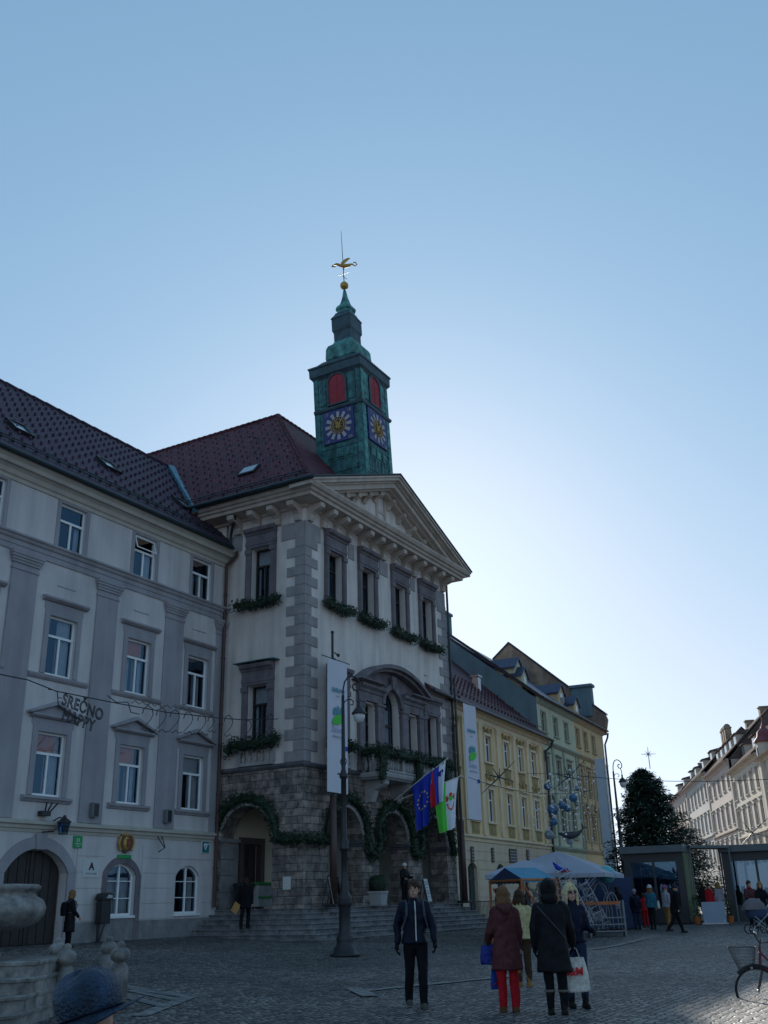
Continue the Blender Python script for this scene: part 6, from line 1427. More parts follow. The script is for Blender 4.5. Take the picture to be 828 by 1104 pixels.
    b = tmb(Mi); qs = [e0.lerp(c0,.15), e1.lerp(c0,.15), bk1.lerp(c0,.15), bk0.lerp(c0,.15)]; b.rings([[V((p.x,p.y,g+.85)) for p in qs],[V((p.x,p.y,g+.92)) for p in qs]]); b.rings([[V((p.x,p.y,g+.1)) for p in qs],[V((p.x,p.y,g+.82)) for p in qs]]); b.build('counter', M['wood_warm'], rt)
    for k in range(12):
        p = e0.lerp(e1,(k+.5)/12).lerp(c0,.35); b = tmb(Mi); b.sphere((p.x,p.y,g+1.02+.08*(k%2)), .1, 8, 6, (1,1,1.1)); b.build('goods', M[('red_goods','canvas','green_goods','gold')[k%4]], rt)
    # big pale parasols
    def parasol(px, py, dep, half, drop, label, rz, hh=None):
        p = atd(px, py, dep); g = gz(p.x,p.y); rt = thing('parasol', label, 'parasol', (p.x,p.y,g), rz, 'white market parasols'); H = p.z-g
        b = MB(); b.sqlathe([(.5,.5,0),(.5,.5,.09),(.1,.1,.1)]); b.tube((0,0,.1),(0,0,H-.05),.05,.04,8); b.build('pole', M['wood_warm'], rt)
        b = MB(); n = 6; P = lambda t, a, b_: V((a*half*t, b_*half*t, H-drop*t**1.15))
        cs = [(-1,-1),(0,-1.0),(1,-1),(1,0),(1,1),(0,1),(-1,1),(-1,0)]
        for i in range(8):
            a0, a1 = cs[i], cs[(i+1)%8]
            for k in range(n):
                t0, t1 = k/n, (k+1)/n; b.add([P(t0,*a0),P(t1,*a0),P(t1,*a1),P(t0,*a1)], [(0,1,2,3)])
            b.add([P(1,*a0),P(1,*a1),P(1,*a1)-V((0,0,.16)),P(1,*a0)-V((0,0,.16))], [(0,1,2,3)])
        b.build('canopy', M['canvas'], rt)
        for i in range(8): b = MB(); b.tube((0,0,H-.15), P(1,*cs[i])-V((0,0,.04)), .018, n=4); b.build('rib', M['wood_warm'], rt)
        return rt
    parasol(600, 918, 42, 2.35, .95, 'large white square parasol behind the ladder sculpture', R(8))
    parasol(566, 927, 39, 1.5, .55, 'smaller white parasol left of the large one, behind the blue stall', R(20))
    q = atd(655, 985, 43); rt = thing('dark_booth', 'dark blue cloth booth under the right side of the big parasol', 'booth', (q.x,q.y,.25), R(-70)); b = MB(); b.bbox(-1.1,1.1,-.5,.5,0,1.0,.02); b.build('counter', M['canvas_dark'], rt); b = MB(); b.box(-1.2,1.2,.45,.5,0,2.1); b.build('back_cloth', M['canvas_dark'], rt); b = MB(); b.box(-.9,-.2,-.53,-.501,.3,.7); b.build('panel', M['board_grey'], rt)
    # ladder sculpture, arches, shelves, white balls
    def ladder(p, q, w, n, label, r=.025):
        p, q = V(p), V(q); o = p.copy(); d = q-p; sd = d.cross(V((FW.x,FW.y,0))).normalized()*w/2; rt = thing('ladder', label, 'ladder', tuple(p), 0, 'silver ladders of the market sculpture')
        b = MB(); b.tube(-sd, d-sd*.6, r, n=5); b.build('rail', M['ladder_metal'], rt); b = MB(); b.tube(sd, d+sd*.6, r, n=5); b.build('rail', M['ladder_metal'], rt)
        for k in range(n): t = (k+.6)/n; b = MB(); b.tube(d*t-sd*(1-.4*t), d*t+sd*(1-.4*t), r*.8, n=4); b.build('rung', M['ladder_metal'], rt)
    S = lambda px, py, dep=37: atd(px, py, dep)
    ladder(S(632,1000), S(604,936), .62, 11, 'longest silver ladder leaning to the left up to the blue perch')
    ladder(S(592,1000,37.8), S(606,936,37.6), .6, 10, 'silver ladder rising to the right below the blue perch')
    ladder(S(574,990,38), S(588,946,38), .5, 8, 'short silver ladder standing at the left of the sculpture')
    ladder(S(652,1000,38.3), S(628,950,38.3), .5, 8, 'silver ladder on the right of the sculpture, by the climbing arches')
    rt = thing('ladder_perch', 'blue and red figure perched on top of the ladders', 'sculpture', tuple(S(604,938,37.2))); b = MB(); rx = V((RT.x,RT.y,0)).normalized()
    b.path([rx*-.25+V((0,0,.28)), rx*-.12+V((0,0,.1)), rx*.08, rx*.3+V((0,0,.03))], [.03,.09,.08,.03], 8); b.build('body', M['flag_blue'], rt); b = MB(); b.path([rx*.03+V((0,0,-.05)), rx*.2+V((0,0,-.02)), rx*.35+V((0,0,-.06))], [.05,.06,.02], 8); b.build('tail', M['red_goods'], rt); b = MB(); b.add([rx*-.1+V((0,0,.2)), rx*.15+V((0,0,.18)), rx*-.15+V((0,0,.55))],[(0,1,2)]); b.path([rx*-.1+V((0,0,.18)), rx*-.15+V((0,0,.4))],.02,4); b.build('fin', M['canvas'], rt)
    for k, (x0, x1, yt, yb, dep, lab) in enumerate(((618,640,954,1000,38.6,'white climbing arch nearest the ladders'),(640,662,951,1000,39.0,'middle white climbing arch'),(655,671,962,1002,38.4,'low white climbing arch beside the woman in yellow boots'),(628,650,966,1002,37.8,'low white climbing arch behind the child in blue'))):
        b = MB(); c = (x0+x1)/2; base = S(c,yb,dep); top = S(c,yt,dep).z-base.z; hw = (S(x1,yb,dep)-S(x0,yb,dep)).length/2; rx = V((RT.x,RT.y,0)).normalized(); back = V((FW.x,FW.y,0)).normalized()
        pts = [rx*(-hw*math.cos(pi*j/12))+V((0,0,top*math.sin(pi*j/12)**.7)) for j in range(13)]
        rt = thing('climbing_arch', lab, 'climbing arch', tuple(base), 0, 'white climbing arches'); b.path(pts, .025, 6); b.build('front_hoop', M['white_metal'], rt); b = MB(); b.path([p+back*.6 for p in pts], .025, 6); b.build('rear_hoop', M['white_metal'], rt)
        for j in range(2,11,2): b = MB(); b.tube(pts[j], pts[j]+back*.6, .018, n=4); b.build('crossbar', M['white_metal'], rt)
    base = S(650,1004,38); rt = thing('market_shelf', 'long low white shelf with an orange red rail under the climbing arches', 'shelf', (base.x,base.y,gz(base.x,base.y)), YAW-pi/2)
    for z in (.18,.42,.66): b = MB(); b.box(-1.9,.9,-.2,.2,z,z+.04); b.build('board', M['white_metal'], rt)
    b = MB(); b.box(-1.6,.7,-.24,-.2,1.15,1.27); b.build('rail', M['orange_wood'], rt)
    for x in (-1.85,-.5,.85): b = MB(); b.box(x-.03,x+.03,-.2,.2,0,1.3); b.build('upright', M['white_metal'], rt)
    rnd = random.Random(21)
    # white wire figures in the middle of the sculpture
    for k, (px, py, lab) in enumerate(((584,968,'tangle of white wire below the parasol, left of the ladders'),(612,982,'tangle of white wire between the two long ladders'),(598,955,'tangle of white wire high up between the ladders'),(622,968,'tangle of white wire right of the longest ladder'))):
        c = S(px,py,37.9); b = MB()
        for j in range(9):
            p = V((rnd.gauss(0,.25),rnd.gauss(0,.25),rnd.gauss(0,.3))); q = [p+V((.28*math.cos(a*.9+j),.28*math.sin(a*.7+j),.25*math.sin(a+j*2))) for a in range(8)]; b.path(q, .014, 4)
        b.tube((0,0,-.9),(0,0,0),.02,n=5)
        o = b.build('wire_tangle', M['white_metal']); o.location = c; recenter_keep(o); tag(o, lab, 'wire sculpture', 'white wire tangles of the sculpture')
    c = S(654,943,41); rt = thing('big_ball', 'big pale turquoise ball on a stalk beside the white parasol', 'ball ornament', (c.x,c.y,.25)); b = MB(); b.smooth = True; b.sphere((0,0,c.z-.25), .36, 20, 14); b.build('ball', M['balloon'], rt); b = MB(); b.tube((0,0,0),(0,0,c.z-.6),.03,n=6); b.build('stalk', M['dark_metal'], rt)
    c = S(628,941,41); rt = thing('big_ball', 'grey translucent looking ball on a stalk under the parasol edge', 'ball ornament', (c.x,c.y,.25)); b = MB(); b.smooth = True; b.sphere((0,0,c.z-.25), .28, 18, 12); b.build('ball', M['ball_grey'], rt); b = MB(); b.tube((0,0,0),(0,0,c.z-.5),.03,n=6); b.build('stalk', M['dark_metal'], rt)
    # railings on the town hall steps' far end
    p, q = atY(514,977,23.2), atY(540,975,23.0); rt = thing('railing', 'black iron railing before the yellow house', 'railing', (p.x,p.y,.46)); L = 4.5
    b = MB(); b.tube((0,0,1.0),(L,.2,1.0),.025,n=6); b.tube((0,0,.15),(L,.2,.15),.02,n=6); b.build('rail', M['black_iron'], rt)
    b = MB()
    for k in range(26): x = L*k/25; b.tube((x,.2*k/25,.15),(x,.2*k/25,1.0),.012,n=4)
    b.build('bars', M['black_iron'], rt)
    for px, w_, lab in ((508,.4,'dark wall plate nearest the mast on the yellow house'),(530,.35,'narrow dark wall plate on the yellow house'),(552,1.3,'wide dark notice board on the yellow house'),(568,.4,'small dark wall plate under the last pilaster of the yellow house')):
        n = V((-math.sin(R(3.8)), math.cos(R(3.8)),0)); c = ray_plane(px, 921+(px-508)*.04, (49.2,24.3,0), n); rt = thing('wall_sign', lab, 'sign', tuple(c-n*.02), R(3.8), 'dark plates on the yellow house'); b = MB(); b.bbox(-w_/2,w_/2,-.09,-.035,-.4,.4,.01); b.build('plate', M['door_brown'], rt); b = MB()
        for k in range(4): b.box(-w_/2+.06,w_/2-.06,-.096,-.091,-.3+k*.17,-.24+k*.17)
        b.build('print', M['ink_grey'], rt)
M['glass_kiosk'] = glassmat('glass_kiosk', (.35,.42,.48), 1.5, .02, .08); M['board_grey'] = mat('board_grey', (.22,.26,.32), .5, .06)

# ================================================================ bicycle and pushchair
def build_bicycle():
    g = gnd(810, 1091); hub = atd(817.5, 1068.5, 15.6); g0 = hub.z-.345
    rt = thing('bicycle', 'dark red city bicycle with wire front basket, cut by the right edge', 'bicycle', (hub.x, hub.y, g0), YAW-pi/2-R(12))
    # local x runs backwards along the bicycle (to the right in the picture), front wheel at the origin
    def wheel(x, nm, rz=0):
        b = MB(); b.path([(x+.335*math.cos(a), 0, .345+.335*math.sin(a)) for a in [2*pi*k/40 for k in range(40)]], .019, 8, closed=True); w = b.build(nm, M['tyre'], rt)
        b = MB(); b.path([(x+.308*math.cos(a), 0, .345+.308*math.sin(a)) for a in [2*pi*k/40 for k in range(40)]], .010, 6, closed=True); b.build('rim', M['steel'], w)
        b = MB()
        for k in range(32): a = 2*pi*k/32; b.tube((x+.02*math.cos(a+.5),(.03 if k%2 else -.03),.345+.02*math.sin(a+.5)),(x+.305*math.cos(a),0,.345+.305*math.sin(a)),.0012,n=3)
        b.build('spokes', M['steel'], w); b = MB(); b.tube((x,-.05,.345),(x,.05,.345),.022,n=8); b.build('hub', M['steel'], w)
        b = MB(); a = R(215); b.box(x+.24*math.cos(a)-.022,x+.24*math.cos(a)+.022,-.012,.012,.345+.24*math.sin(a)-.035,.345+.24*math.sin(a)+.035); b.build('reflector', M['reflector'], w)
    wheel(0, 'front_wheel'); wheel(1.06, 'rear_wheel')
    b = MB(); head_b, head_t = V((.09,0,.72)), V((.12,0,.98))
    b.tube(head_b, head_t, .022, n=8); bb = V((.62,0,.28)); seat = V((.80,0,.80))
    b.path([head_t-V((.02,0,.06)), V((.34,0,.66)), V((.47,0,.42)), bb], .019, 8); b.path([head_b, V((.34,0,.52)), V((.5,0,.36)), bb+V((.02,0,.05))], .017, 8); b.tube(bb, seat, .017, n=8)
    for sy in (-.05,.05): b.tube(bb, (1.06,sy,.345), .010, n=6); b.tube(seat-V((.02,0,.06)), (1.06,sy,.345), .009, n=6)
    b.build('frame', M['bike_red'], rt)
    b = MB()
    for sy in (-.05,.05): b.path([head_b+V((-.01,sy*.6,-.02)), V((.10,sy,.62)), V((.04,sy,.45)), V((0,sy,.345))], .012, 6)
    b.build('fork', M['dark_metal'], rt)
    b = MB(); b.path([(math.cos(a)*.375, 0, .345+math.sin(a)*.375) for a in [R(20+k*9) for k in range(14)]], .022, 6); b.build('mudguard', M['dark_metal'], rt)
    b = MB(); b.path([(1.06+math.cos(a)*.375, 0, .345+math.sin(a)*.375) for a in [R(0+k*11) for k in range(15)]], .022, 6); b.build('mudguard', M['dark_metal'], rt)
    b = MB(); b.tube(head_t, head_t+V((.03,0,.12)), .013, n=6); c = head_t+V((.01,0,.06)); b.path([c+V((-.12,-.30,.17)), c+V((-.07,-.2,.12)), c+V((-.03,-.08,.04)), c, c+V((.05,.10,.01)), c+V((.14,.2,.0)), c+V((.26,.27,-.01))], .011, 6); ho = b.build('handlebar', M['black_iron'], rt)
    for sy in (-1,1):
        g0_, g1_ = (c+V((-.075,-.21,.125)), c+V((-.14,-.33,.19))) if sy < 0 else (c+V((.15,.205,.0)), c+V((.28,.28,-.01))); b = MB(); b.tube(g0_, g1_, .018, n=8); b.build('grip', M['rubber_grip'], ho); b = MB(); b.path([g0_+V((-.02,0,-.02)), g0_.lerp(g1_,.8)+V((-.03,0,-.045))], .006, 4); b.build('brake_lever', M['steel'], ho)
    # the left end of the bar carries a mirror-like bell lamp
    b = MB(); b.sphere(c+V((-.07,-.17,.15)), .03, 8, 6); b.tube(c+V((-.06,-.17,.1)), c+V((-.07,-.17,.15)), .008, n=5); b.build('bell', M['steel'], ho)
    b = MB(); b.bbox(-.02,.02,-.03,.03,0,.04,.005); b.v = [V((p[0]-.05,p[1],p[2]+.66)) for p in b.v]; b.build('headlight', M['steel'], rt)
    # wire basket: rings and uprights
    b = MB(); cx = -.13; z0, z1 = .66, .99
    for t in (0,.14,.28,.42,.56,.7,.85,1): 
        hx, hy = .12+.09*t, .12+.07*t; z = z0+(z1-z0)*t; ring = [(cx-.03*t+hx*math.copysign(abs(math.cos(a))**.5,math.cos(a)), hy*math.copysign(abs(math.sin(a))**.5,math.sin(a)), z) for a in [2*pi*k/24 for k in range(24)]]; b.path(ring, .0055 if t == 1 else .0022, 4, closed=True)
    for k in range(40):
        a = 2*pi*k/40; f = lambda t: (cx-.03*t+(.12+.09*t)*math.copysign(abs(math.cos(a))**.5,math.cos(a)), (.12+.07*t)*math.copysign(abs(math.sin(a))**.5,math.sin(a)), z0+(z1-z0)*t); b.path([f(0), f(1)], .002, 3)
    for k in range(9): x = cx-.11+.0275*k; b.tube((x,-.11,z0),(x,.11,z0),.002,n=3)
    b.tube((cx+.1,0,.8),(.12,0,.84),.008,n=4); b.build('basket', M['black_iron'], rt)
    b = MB(); b.tube(seat, seat+V((.03,0,.12)), .013, n=6); b.build('seat_post', M['steel'], rt)
    b = MB(); b.smooth = True; s = seat+V((.03,0,.15)); b.rings([[s+V((x, w*math.cos(a), .035*math.sin(a)+dz)) for a in [2*pi*k/12 for k in range(12)]] for x, w, dz in ((-.16,.012,.0),(-.12,.025,.005),(-.02,.05,.0),(.06,.09,.01),(.11,.085,.015),(.13,.03,.01))]); b.build('saddle', M['rubber_grip'], rt)
    b = MB(); b.box(.85,1.2,-.06,.06,.73,.745); b.tube((1.15,-.05,.735),(1.06,-.05,.36),.006,n=4); b.tube((1.15,.05,.735),(1.06,.05,.36),.006,n=4); b.build('carrier', M['dark_metal'], rt)
    b = MB(); b.tube((.62,-.06,.28),(.62,.06,.28),.03,n=10); b.tube((.62,-.07,.28),(.72,-.07,.16),.01,n=5); b.tube((.62,.07,.28),(.52,.07,.40),.01,n=5); b.box(.67,.77,-.15,-.07,.15,.17); b.box(.47,.57,.07,.15,.39,.41); b.build('crank', M['steel'], rt)
    b = MB(); b.box(.20,.24,-.03,-.025,.52,.58); b.build('reflector', M['reflector'], rt)

def build_pram():
    q = atd(819, 1003, 36.5); rt = thing('pram', 'pram with rounded grey hood and dark blue body, at the right edge', 'pram', (q.x,q.y,.12), YAW-pi/2)
    for sx in (-1,1):
        for sy in (-.28,.28):
            b = MB(); b.path([(sx*.3+.16*math.cos(a), sy, .17+.16*math.sin(a)) for a in [2*pi*k/20 for k in range(20)]], .022, 6, closed=True); w = b.build('wheel', M['tyre'], rt)
            b = MB(); 
            for k in range(6): a = pi*k/3; b.tube((sx*.3,sy,.17),(sx*.3+.14*math.cos(a),sy,.17+.14*math.sin(a)),.008,n=4)
            b.sphere((sx*.3,sy,.17),.035,8,6); b.build('spokes', M['steel'], w)
    b = MB(); 
    for sy in (-.26,.26): b.tube((-.3,sy,.17),(.25,sy,.62),.016,n=6); b.tube((.3,sy,.17),(-.2,sy,.62),.016,n=6); b.tube((.25,sy,.62),(.6,sy,1.05),.014,n=6)
    b.tube((.6,-.26,1.05),(.6,.26,1.05),.02,n=6); b.build('chassis', M['steel'], rt)
    b = MB(); b.smooth = True; b.rings([[(x*s, y*s*.5+0, z) for x, y in [(math.cos(a)*.45, math.sin(a)*.5) for a in [2*pi*k/16 for k in range(16)]]] for s, z in ((.6,.52),(.85,.58),(.95,.75),(1.0,.88))]); b.build('body', M['canvas_dark'], rt)
    b = MB(); b.smooth = True; b.rings([[(-.08+.42*math.cos(t)*1.0, .27*math.cos(a), .84+.40*math.sin(t)*math.sin(a)) for a in [pi*k/10 for k in range(11)]] for t in [R(35)+R(150)*j/8 for j in range(9)]], False, False); b.build('hood', M['pram_hood'], rt)
M['pram_hood'] = mat('pram_hood', (.14,.12,.13), .8, .1)
# ================================================================ people
def remeshed(mb, name, mt, parent, vox, it=3, fold=0, fscale=9, seed=0):
    me = bpy.data.meshes.new(name); me.from_pydata([tuple(p) for p in mb.v], [], mb.f); me.update()
    bm = bmesh.new(); bm.from_mesh(me); bmesh.ops.recalc_face_normals(bm, faces=bm.faces); bm.to_mesh(me); bm.free()
    o = bpy.data.objects.new('tmp_body', me); COL.objects.link(o)
    r = o.modifiers.new('r', 'REMESH'); r.mode = 'VOXEL'; r.voxel_size = vox; r.adaptivity = 0
    s = o.modifiers.new('s', 'SMOOTH'); s.factor = .5; s.iterations = it
    dg = bpy.context.evaluated_depsgraph_get(); m2 = bpy.data.meshes.new_from_object(o.evaluated_get(dg)); bpy.data.objects.remove(o); bpy.data.meshes.remove(me)
    if fold:
        ns = [v.normal.copy() for v in m2.vertices]
        for v, n in zip(m2.vertices, ns):
            c = v.co; f = noise.noise(V((c.x*fscale, c.y*fscale, c.z*fscale*.55+seed)))+.5*noise.noise(V((c.x*fscale*2.3+7, c.y*fscale*2.3, c.z*fscale*1.3+seed)))
            v.co = c+n*f*fold
    m2.materials.clear(); m2.materials.append(mt)
    m2.polygons.foreach_set('use_smooth', [True]*len(m2.polygons)); m2.name = name
    o = bpy.data.objects.new(name, m2); COL.objects.link(o); o.parent = parent
    return o
def chain(mb, pts, rs, n=10):
    pts = [V(p) for p in pts]
    for i in range(len(pts)-1): mb.tube(pts[i], pts[i+1], rs[i], rs[i+1], n)
    for p, r in zip(pts, rs): mb.sphere(p, r, n, 6)
def loft(mb, rows, n=18):
    # rows (cx, cy, z, half width, half depth)
    mb.rings([[(cx+hx*math.copysign(abs(math.cos(a))**.85, math.cos(a)), cy+hy*math.copysign(abs(math.sin(a))**.85, math.sin(a)), z) for a in [2*pi*k/n for k in range(n)]] for cx, cy, z, hx, hy in rows])

def person(label, loc, face, H=1.72, female=False, coat='navy', coat_len=.80, coat_w=1.0, trousers='black_cloth', boots='boot_black', boot_h=.12, hair=None, hair_len=0, hat=None, hood=False,
           arms=((6,4,12),(-6,4,12)), legs=((0,0),(0,0)), lean=0, head_turn=0, head_tilt=0, near=True, gloves=None, collar=True, scarf=None, skin='skin', backpack=None, strap=False, zipc=None, glasses=False, face_on=True, hood_down=False, cuff=None, group=None):
    s = H/1.75; rt = thing('person', label, 'person', tuple(loc), face-pi/2, group); rt.scale = (s,s,s)
    bv, cv = (.0085, .011) if near else (.016, .022); nseg = 10 if near else 8
    sw = .178 if female else .20
    sh_z, hip_z = 1.42, .92
    LN = math.tan(R(lean))
    def lx(p): p = V(p); return V((p.x, p.y+max(0, p.z-hip_z)*LN, p.z))
    b = MB()
    # joints
    J = {}
    for i, sg in enumerate((-1, 1)):
        fw, out, el = arms[i]; S = lx((sg*sw, -.005, sh_z)); a = R(fw); o = R(out)
        d1 = V((sg*math.sin(o), math.sin(a)*math.cos(o), -math.cos(a)*math.cos(o))); E = S+d1*.29
        a2 = R(fw+el); d2 = V((sg*math.sin(o)*.4-sg*.02, math.sin(a2), -math.cos(a2))).normalized(); Wr = E+d2*.25
        J['S',i], J['E',i], J['W',i], J['d',i] = S, E, Wr, d2
        th, kn = legs[i]; hp = V((sg*.092, 0, hip_z-.02)); t = R(th); K = hp+V((sg*.008, math.sin(t), -math.cos(t)))*.43; t2 = R(th-kn); A = K+V((0, math.sin(t2), -math.cos(t2)))*.42
        J['H',i], J['K',i], J['A',i], J['t2',i] = hp, K, A, t2
    drop = min(J['A',0].z, J['A',1].z)-.075
    def dz(p): return V((p.x, p.y, p.z-drop))
    for k in list(J):
        if k[0] in 'SEWHKA' and k[0] != 'd' and isinstance(J[k], Vector): J[k] = dz(J[k])
    Z = lambda p: dz(lx(p))
    def rows(lst, w=1.0, d=1.0, add=0): return [(0, cy+max(0, z-hip_z)*LN, z-drop, hx*w+add, hy*d+add) for z, hx, hy, cy in lst]
    torso = [(.86,.13,.095,0),(.92,.165,.11,0),(1.0,.15,.105,.0),(1.1,.135 if female else .15,.10,.005),(1.22,.15 if female else .168,.112,.01),(1.34,.165 if female else .185,.112,.0),(1.42,.15 if female else .17,.085,-.005),(1.47,.07,.06,-.005)]
    loft(b, rows(torso)); 
    for i in (0,1):
        chain(b, [J['S',i], J['E',i], J['W',i]], [.05,.038,.027], nseg)
        chain(b, [J['H',i], J['K',i], J['A',i]], [.085,.055,.038], nseg)
        A = J['A',i]; chain(b, [A+V((0,-.03,-.03)), A+V((0,.13,-.05))], [.035,.03], nseg)
    chain(b, [Z((0,-.01,1.44)), Z((0,.01,1.56))], [.055,.052], nseg)
    # head, turned on the neck
    hc = Z((0,.03,1.655)); HM = Matrix.Translation(hc) @ Matrix.Rotation(R(head_turn), 4, 'Z') @ Matrix.Rotation(R(head_tilt), 4, 'X') @ Matrix.Scale(1.07, 4)
    b.M = HM; b.sphere((0,-.01,.02), .093, 16, 12, (.82,1.02,1.08)); b.sphere((0,.02,-.045), .07, 14, 10, (.86,.95,1.05)); b.sphere((0,.045,-.085), .033, 10, 8)
    if face_on:
        b.rings([[(x,.092,z) for x, z in ((-.012,.03),(.012,.03),(.018,-.022),(-.018,-.022))],[(x,.118,z) for x, z in ((-.004,.02),(.004,.02),(.012,-.018),(-.012,-.018))]])
    for sg in (-1,1): b.sphere((sg*.078,-.01,-.005), .022, 8, 6, (.45,.8,1.3))
    b.M = Matrix.Identity(4)
    # hands: palm, four fingers, thumb
    hb = MB()
    def hand(mb, i, infl=0):
        sg = (-1,1)[i]; Wp = J['W',i]; d = J['d',i].normalized(); side = V((0,1,0))-d*d.y; side.normalize(); nrm = d.cross(side).normalized()
        inn = nrm if nrm.x*(-sg) > 0 else -nrm            # palm towards the thigh
        chain(mb, [Wp-d*.02, Wp+d*.03, Wp+d*.075], [.024+infl,.028+infl,.03+infl], 8)
        for k, (off, L) in enumerate(((.030,.075),(.011,.085),(-.009,.078),(-.027,.060))):
            p0 = Wp+d*.085+side*off; p1 = p0+d*L*.45+inn*.006; p2 = p1+d*L*.33+inn*.02; p3 = p2+d*L*.2+inn*.022
            chain(mb, [p0-d*.02, p0, p1, p2, p3], [.011+infl,.0105+infl,.0095+infl,.009+infl,.0075+infl], 7)
        t0 = Wp+d*.03+side*.026; chain(mb, [t0, t0+side*.028+d*.03+inn*.01, t0+side*.034+d*.062+inn*.022], [.014+infl,.011+infl,.009+infl], 7)
    for i in (0,1): hand(b, i)
    remeshed(b, 'body', M[skin], rt, bv, 2)
    if gloves:
        for i in (0,1): g = MB(); hand(g, i, .004); remeshed(g, 'glove', M[gloves], rt, .008 if near else .014, 1)
    # trousers
    if trousers:
        t = MB()
        loft(t, rows([(.80,.13,.10,0),(.86,.165,.12,0),(.93,.175,.122,0),(1.02,.16,.115,0)]))
        for i in (0,1): chain(t, [J['H',i]+V((0,0,-.02)), J['K',i], J['A',i]+V((0,0,.0))], [.102,.078,.066 if boot_h < .2 else .052], nseg)
        remeshed(t, 'trousers', M[trousers], rt, cv, 2, .016, 9, 3)
    # boots or shoes
    for i in (0,1):
        q = MB(); A = J['A',i]; up = (J['K',i]-A).normalized()
        chain(q, [A+up*boot_h, A+V((0,0,-.015))], [.062 if boot_h > .2 else .05,.05], nseg)
        q.rings([[A+V((x*w, y, z)) for x, y in ((-1,-.085),(-1.05,.05),(-.9,.13),(-.4,.185),(.4,.185),(.9,.13),(1.05,.05),(1,-.085))] for w, z in ((.046,-.075),(.049,-.055),(.046,-.03),(.03,.0))])
        remeshed(q, 'boot' if boot_h > .15 else 'shoe', M[boots], rt, .009 if near else .016, 1)
        if cuff: q = MB(); q.path([A+up*boot_h*.92+V((.066*math.cos(a),.066*math.sin(a),0)) for a in [2*pi*k/12 for k in range(12)]], .022, 6, closed=True); remeshed(q, 'boot_cuff', M[cuff], rt, .012, 1, .005, 40)
    # coat with sleeves, in one skin
    c = MB(); zb = hip_z+.05-(coat_len-.55) if coat_len < 2 else 0
    w = coat_w; fl = 1.0+.12*(coat_len-.6)
    prof = [(zb,.215*fl,.165*fl,0),(zb+.03,.218*fl,.168*fl,0),(max(zb+.05,.90),.205,.155,0),(1.02,.185,.145,0),(1.12,.172 if female else .188,.14,.0),(1.24,.188 if female else .205,.145,.005),(1.35,.198 if female else .218,.14,0),(1.42,.18 if female else .20,.112,-.005),(1.47,.12,.095,-.005),(1.505,.085,.078,0)]
    loft(c, rows(prof, w, w))
    for i in (0,1): chain(c, [J['S',i]-V(((-1,1)[i]*.02,0,.005)), J['E',i], J['W',i]-J['d',i]*.01], [.082*w,.066*w,.052*w], nseg)
    if collar: chain(c, [Z((-.05,.03,1.515)), Z((0,.065,1.505)), Z((.05,.03,1.515)), Z((.06,-.04,1.53)), Z((0,-.075,1.535)), Z((-.06,-.04,1.53)), Z((-.05,.03,1.515))], [.038]*7, 7)
    if hood_down: chain(c, [Z((-.09,-.08,1.50)), Z((0,-.15,1.44)), Z((.09,-.08,1.50))], [.05,.075,.05], 8); chain(c, [Z((0,-.13,1.47)), Z((0,-.15,1.32))], [.07,.03], 8)
    co = remeshed(c, 'coat', M[coat], rt, cv, 3, .021, 7.5, H*10)
    if zipc:
        q = MB(); zz = [zb+.04+(1.50-zb-.04)*k/12 for k in range(13)]
        def fy(z):
            for (z0,_,d0,c0),(z1,_,d1,c1) in zip(prof[:-1], prof[1:]):
                if z0 <= z <= z1: t = (z-z0)/max(1e-6,z1-z0); return (d0+(d1-d0)*t)*w+c0+(c1-c0)*t
            return .1
        q.path([Z((0,fy(z)+.012,z)) for z in zz], .010, 5); q.build('zip', M[zipc], co)
    if strap:
        q = MB(); q.path([Z((-sw*.95,-.09,1.44)), Z((-.08,-.165,1.30)), Z((.05,-.175,1.15)), Z((.19,-.10,.98))], .014, 6); q.build('bag_strap', M['black_iron'], rt)
    if backpack:
        q = MB(); loft(q, [(0,-.24+(z-hip_z)*LN,z-drop,hx,hy) for z, hx, hy in ((.98,.10,.05),(1.0,.15,.085),(1.2,.16,.10),(1.36,.145,.08),(1.42,.09,.05))]); bo = remeshed(q, 'backpack', M[backpack], rt, .014, 2, .006, 14)
        for sg in (-1,1): q = MB(); q.path([Z((sg*.11,-.15,1.40)), Z((sg*.135,-.02,1.50)), Z((sg*.13,.12,1.42)), Z((sg*.14,.165,1.28)), Z((sg*.19,.08,1.12)), Z((sg*.15,-.14,1.06))], .018, 6); q.build('backpack_strap', M['strap_grey'], rt)
    if scarf: q = MB(); chain(q, [Z((.07*math.cos(a), .01+.075*math.sin(a), 1.515+.012*math.sin(a*2))) for a in [2*pi*k/10 for k in range(11)]], [.034]*11, 7); remeshed(q, 'scarf', M[scarf], rt, .012, 1, .008, 25)
    # hair, hats and hoods, in head coordinates
    def hd(name, mt, fn, vox, fold=.004, fs=30):
        q = MB(); fn(q); q.v = [HM @ p for p in q.v]; return remeshed(q, name, mt, rt, vox, 2, fold, fs)
    if hair:
        def fn(q):
            q.sphere((0,-.022,.048), .103, 16, 10, (.9,1.0,.98)); q.sphere((0,-.05,-.02), .08, 12, 8, (.95,.75,1.0))
            if not hair_len: q.sphere((-.01,.045,.092), .04, 10, 6, (1.4,1,.6))
            if hair_len:
                for x, y in ((-.075,-.02),(-.05,-.07),(0,-.085),(.05,-.07),(.075,-.02)):
                    chain(q, [(x,y,.03),(x*1.15,y-.01,-.08),(x*1.25,y-.02,-.08-hair_len*.6),(x*1.1,y-.02,-.08-hair_len)], [.035,.036,.034,.014], 8)
                for sg in (-1,1): chain(q, [(sg*.03,.07,.10),(sg*.075,.055,.03),(sg*.088,.04,-.06),(sg*.09,.03,-.08-hair_len*.7)], [.02,.022,.026,.014], 7)
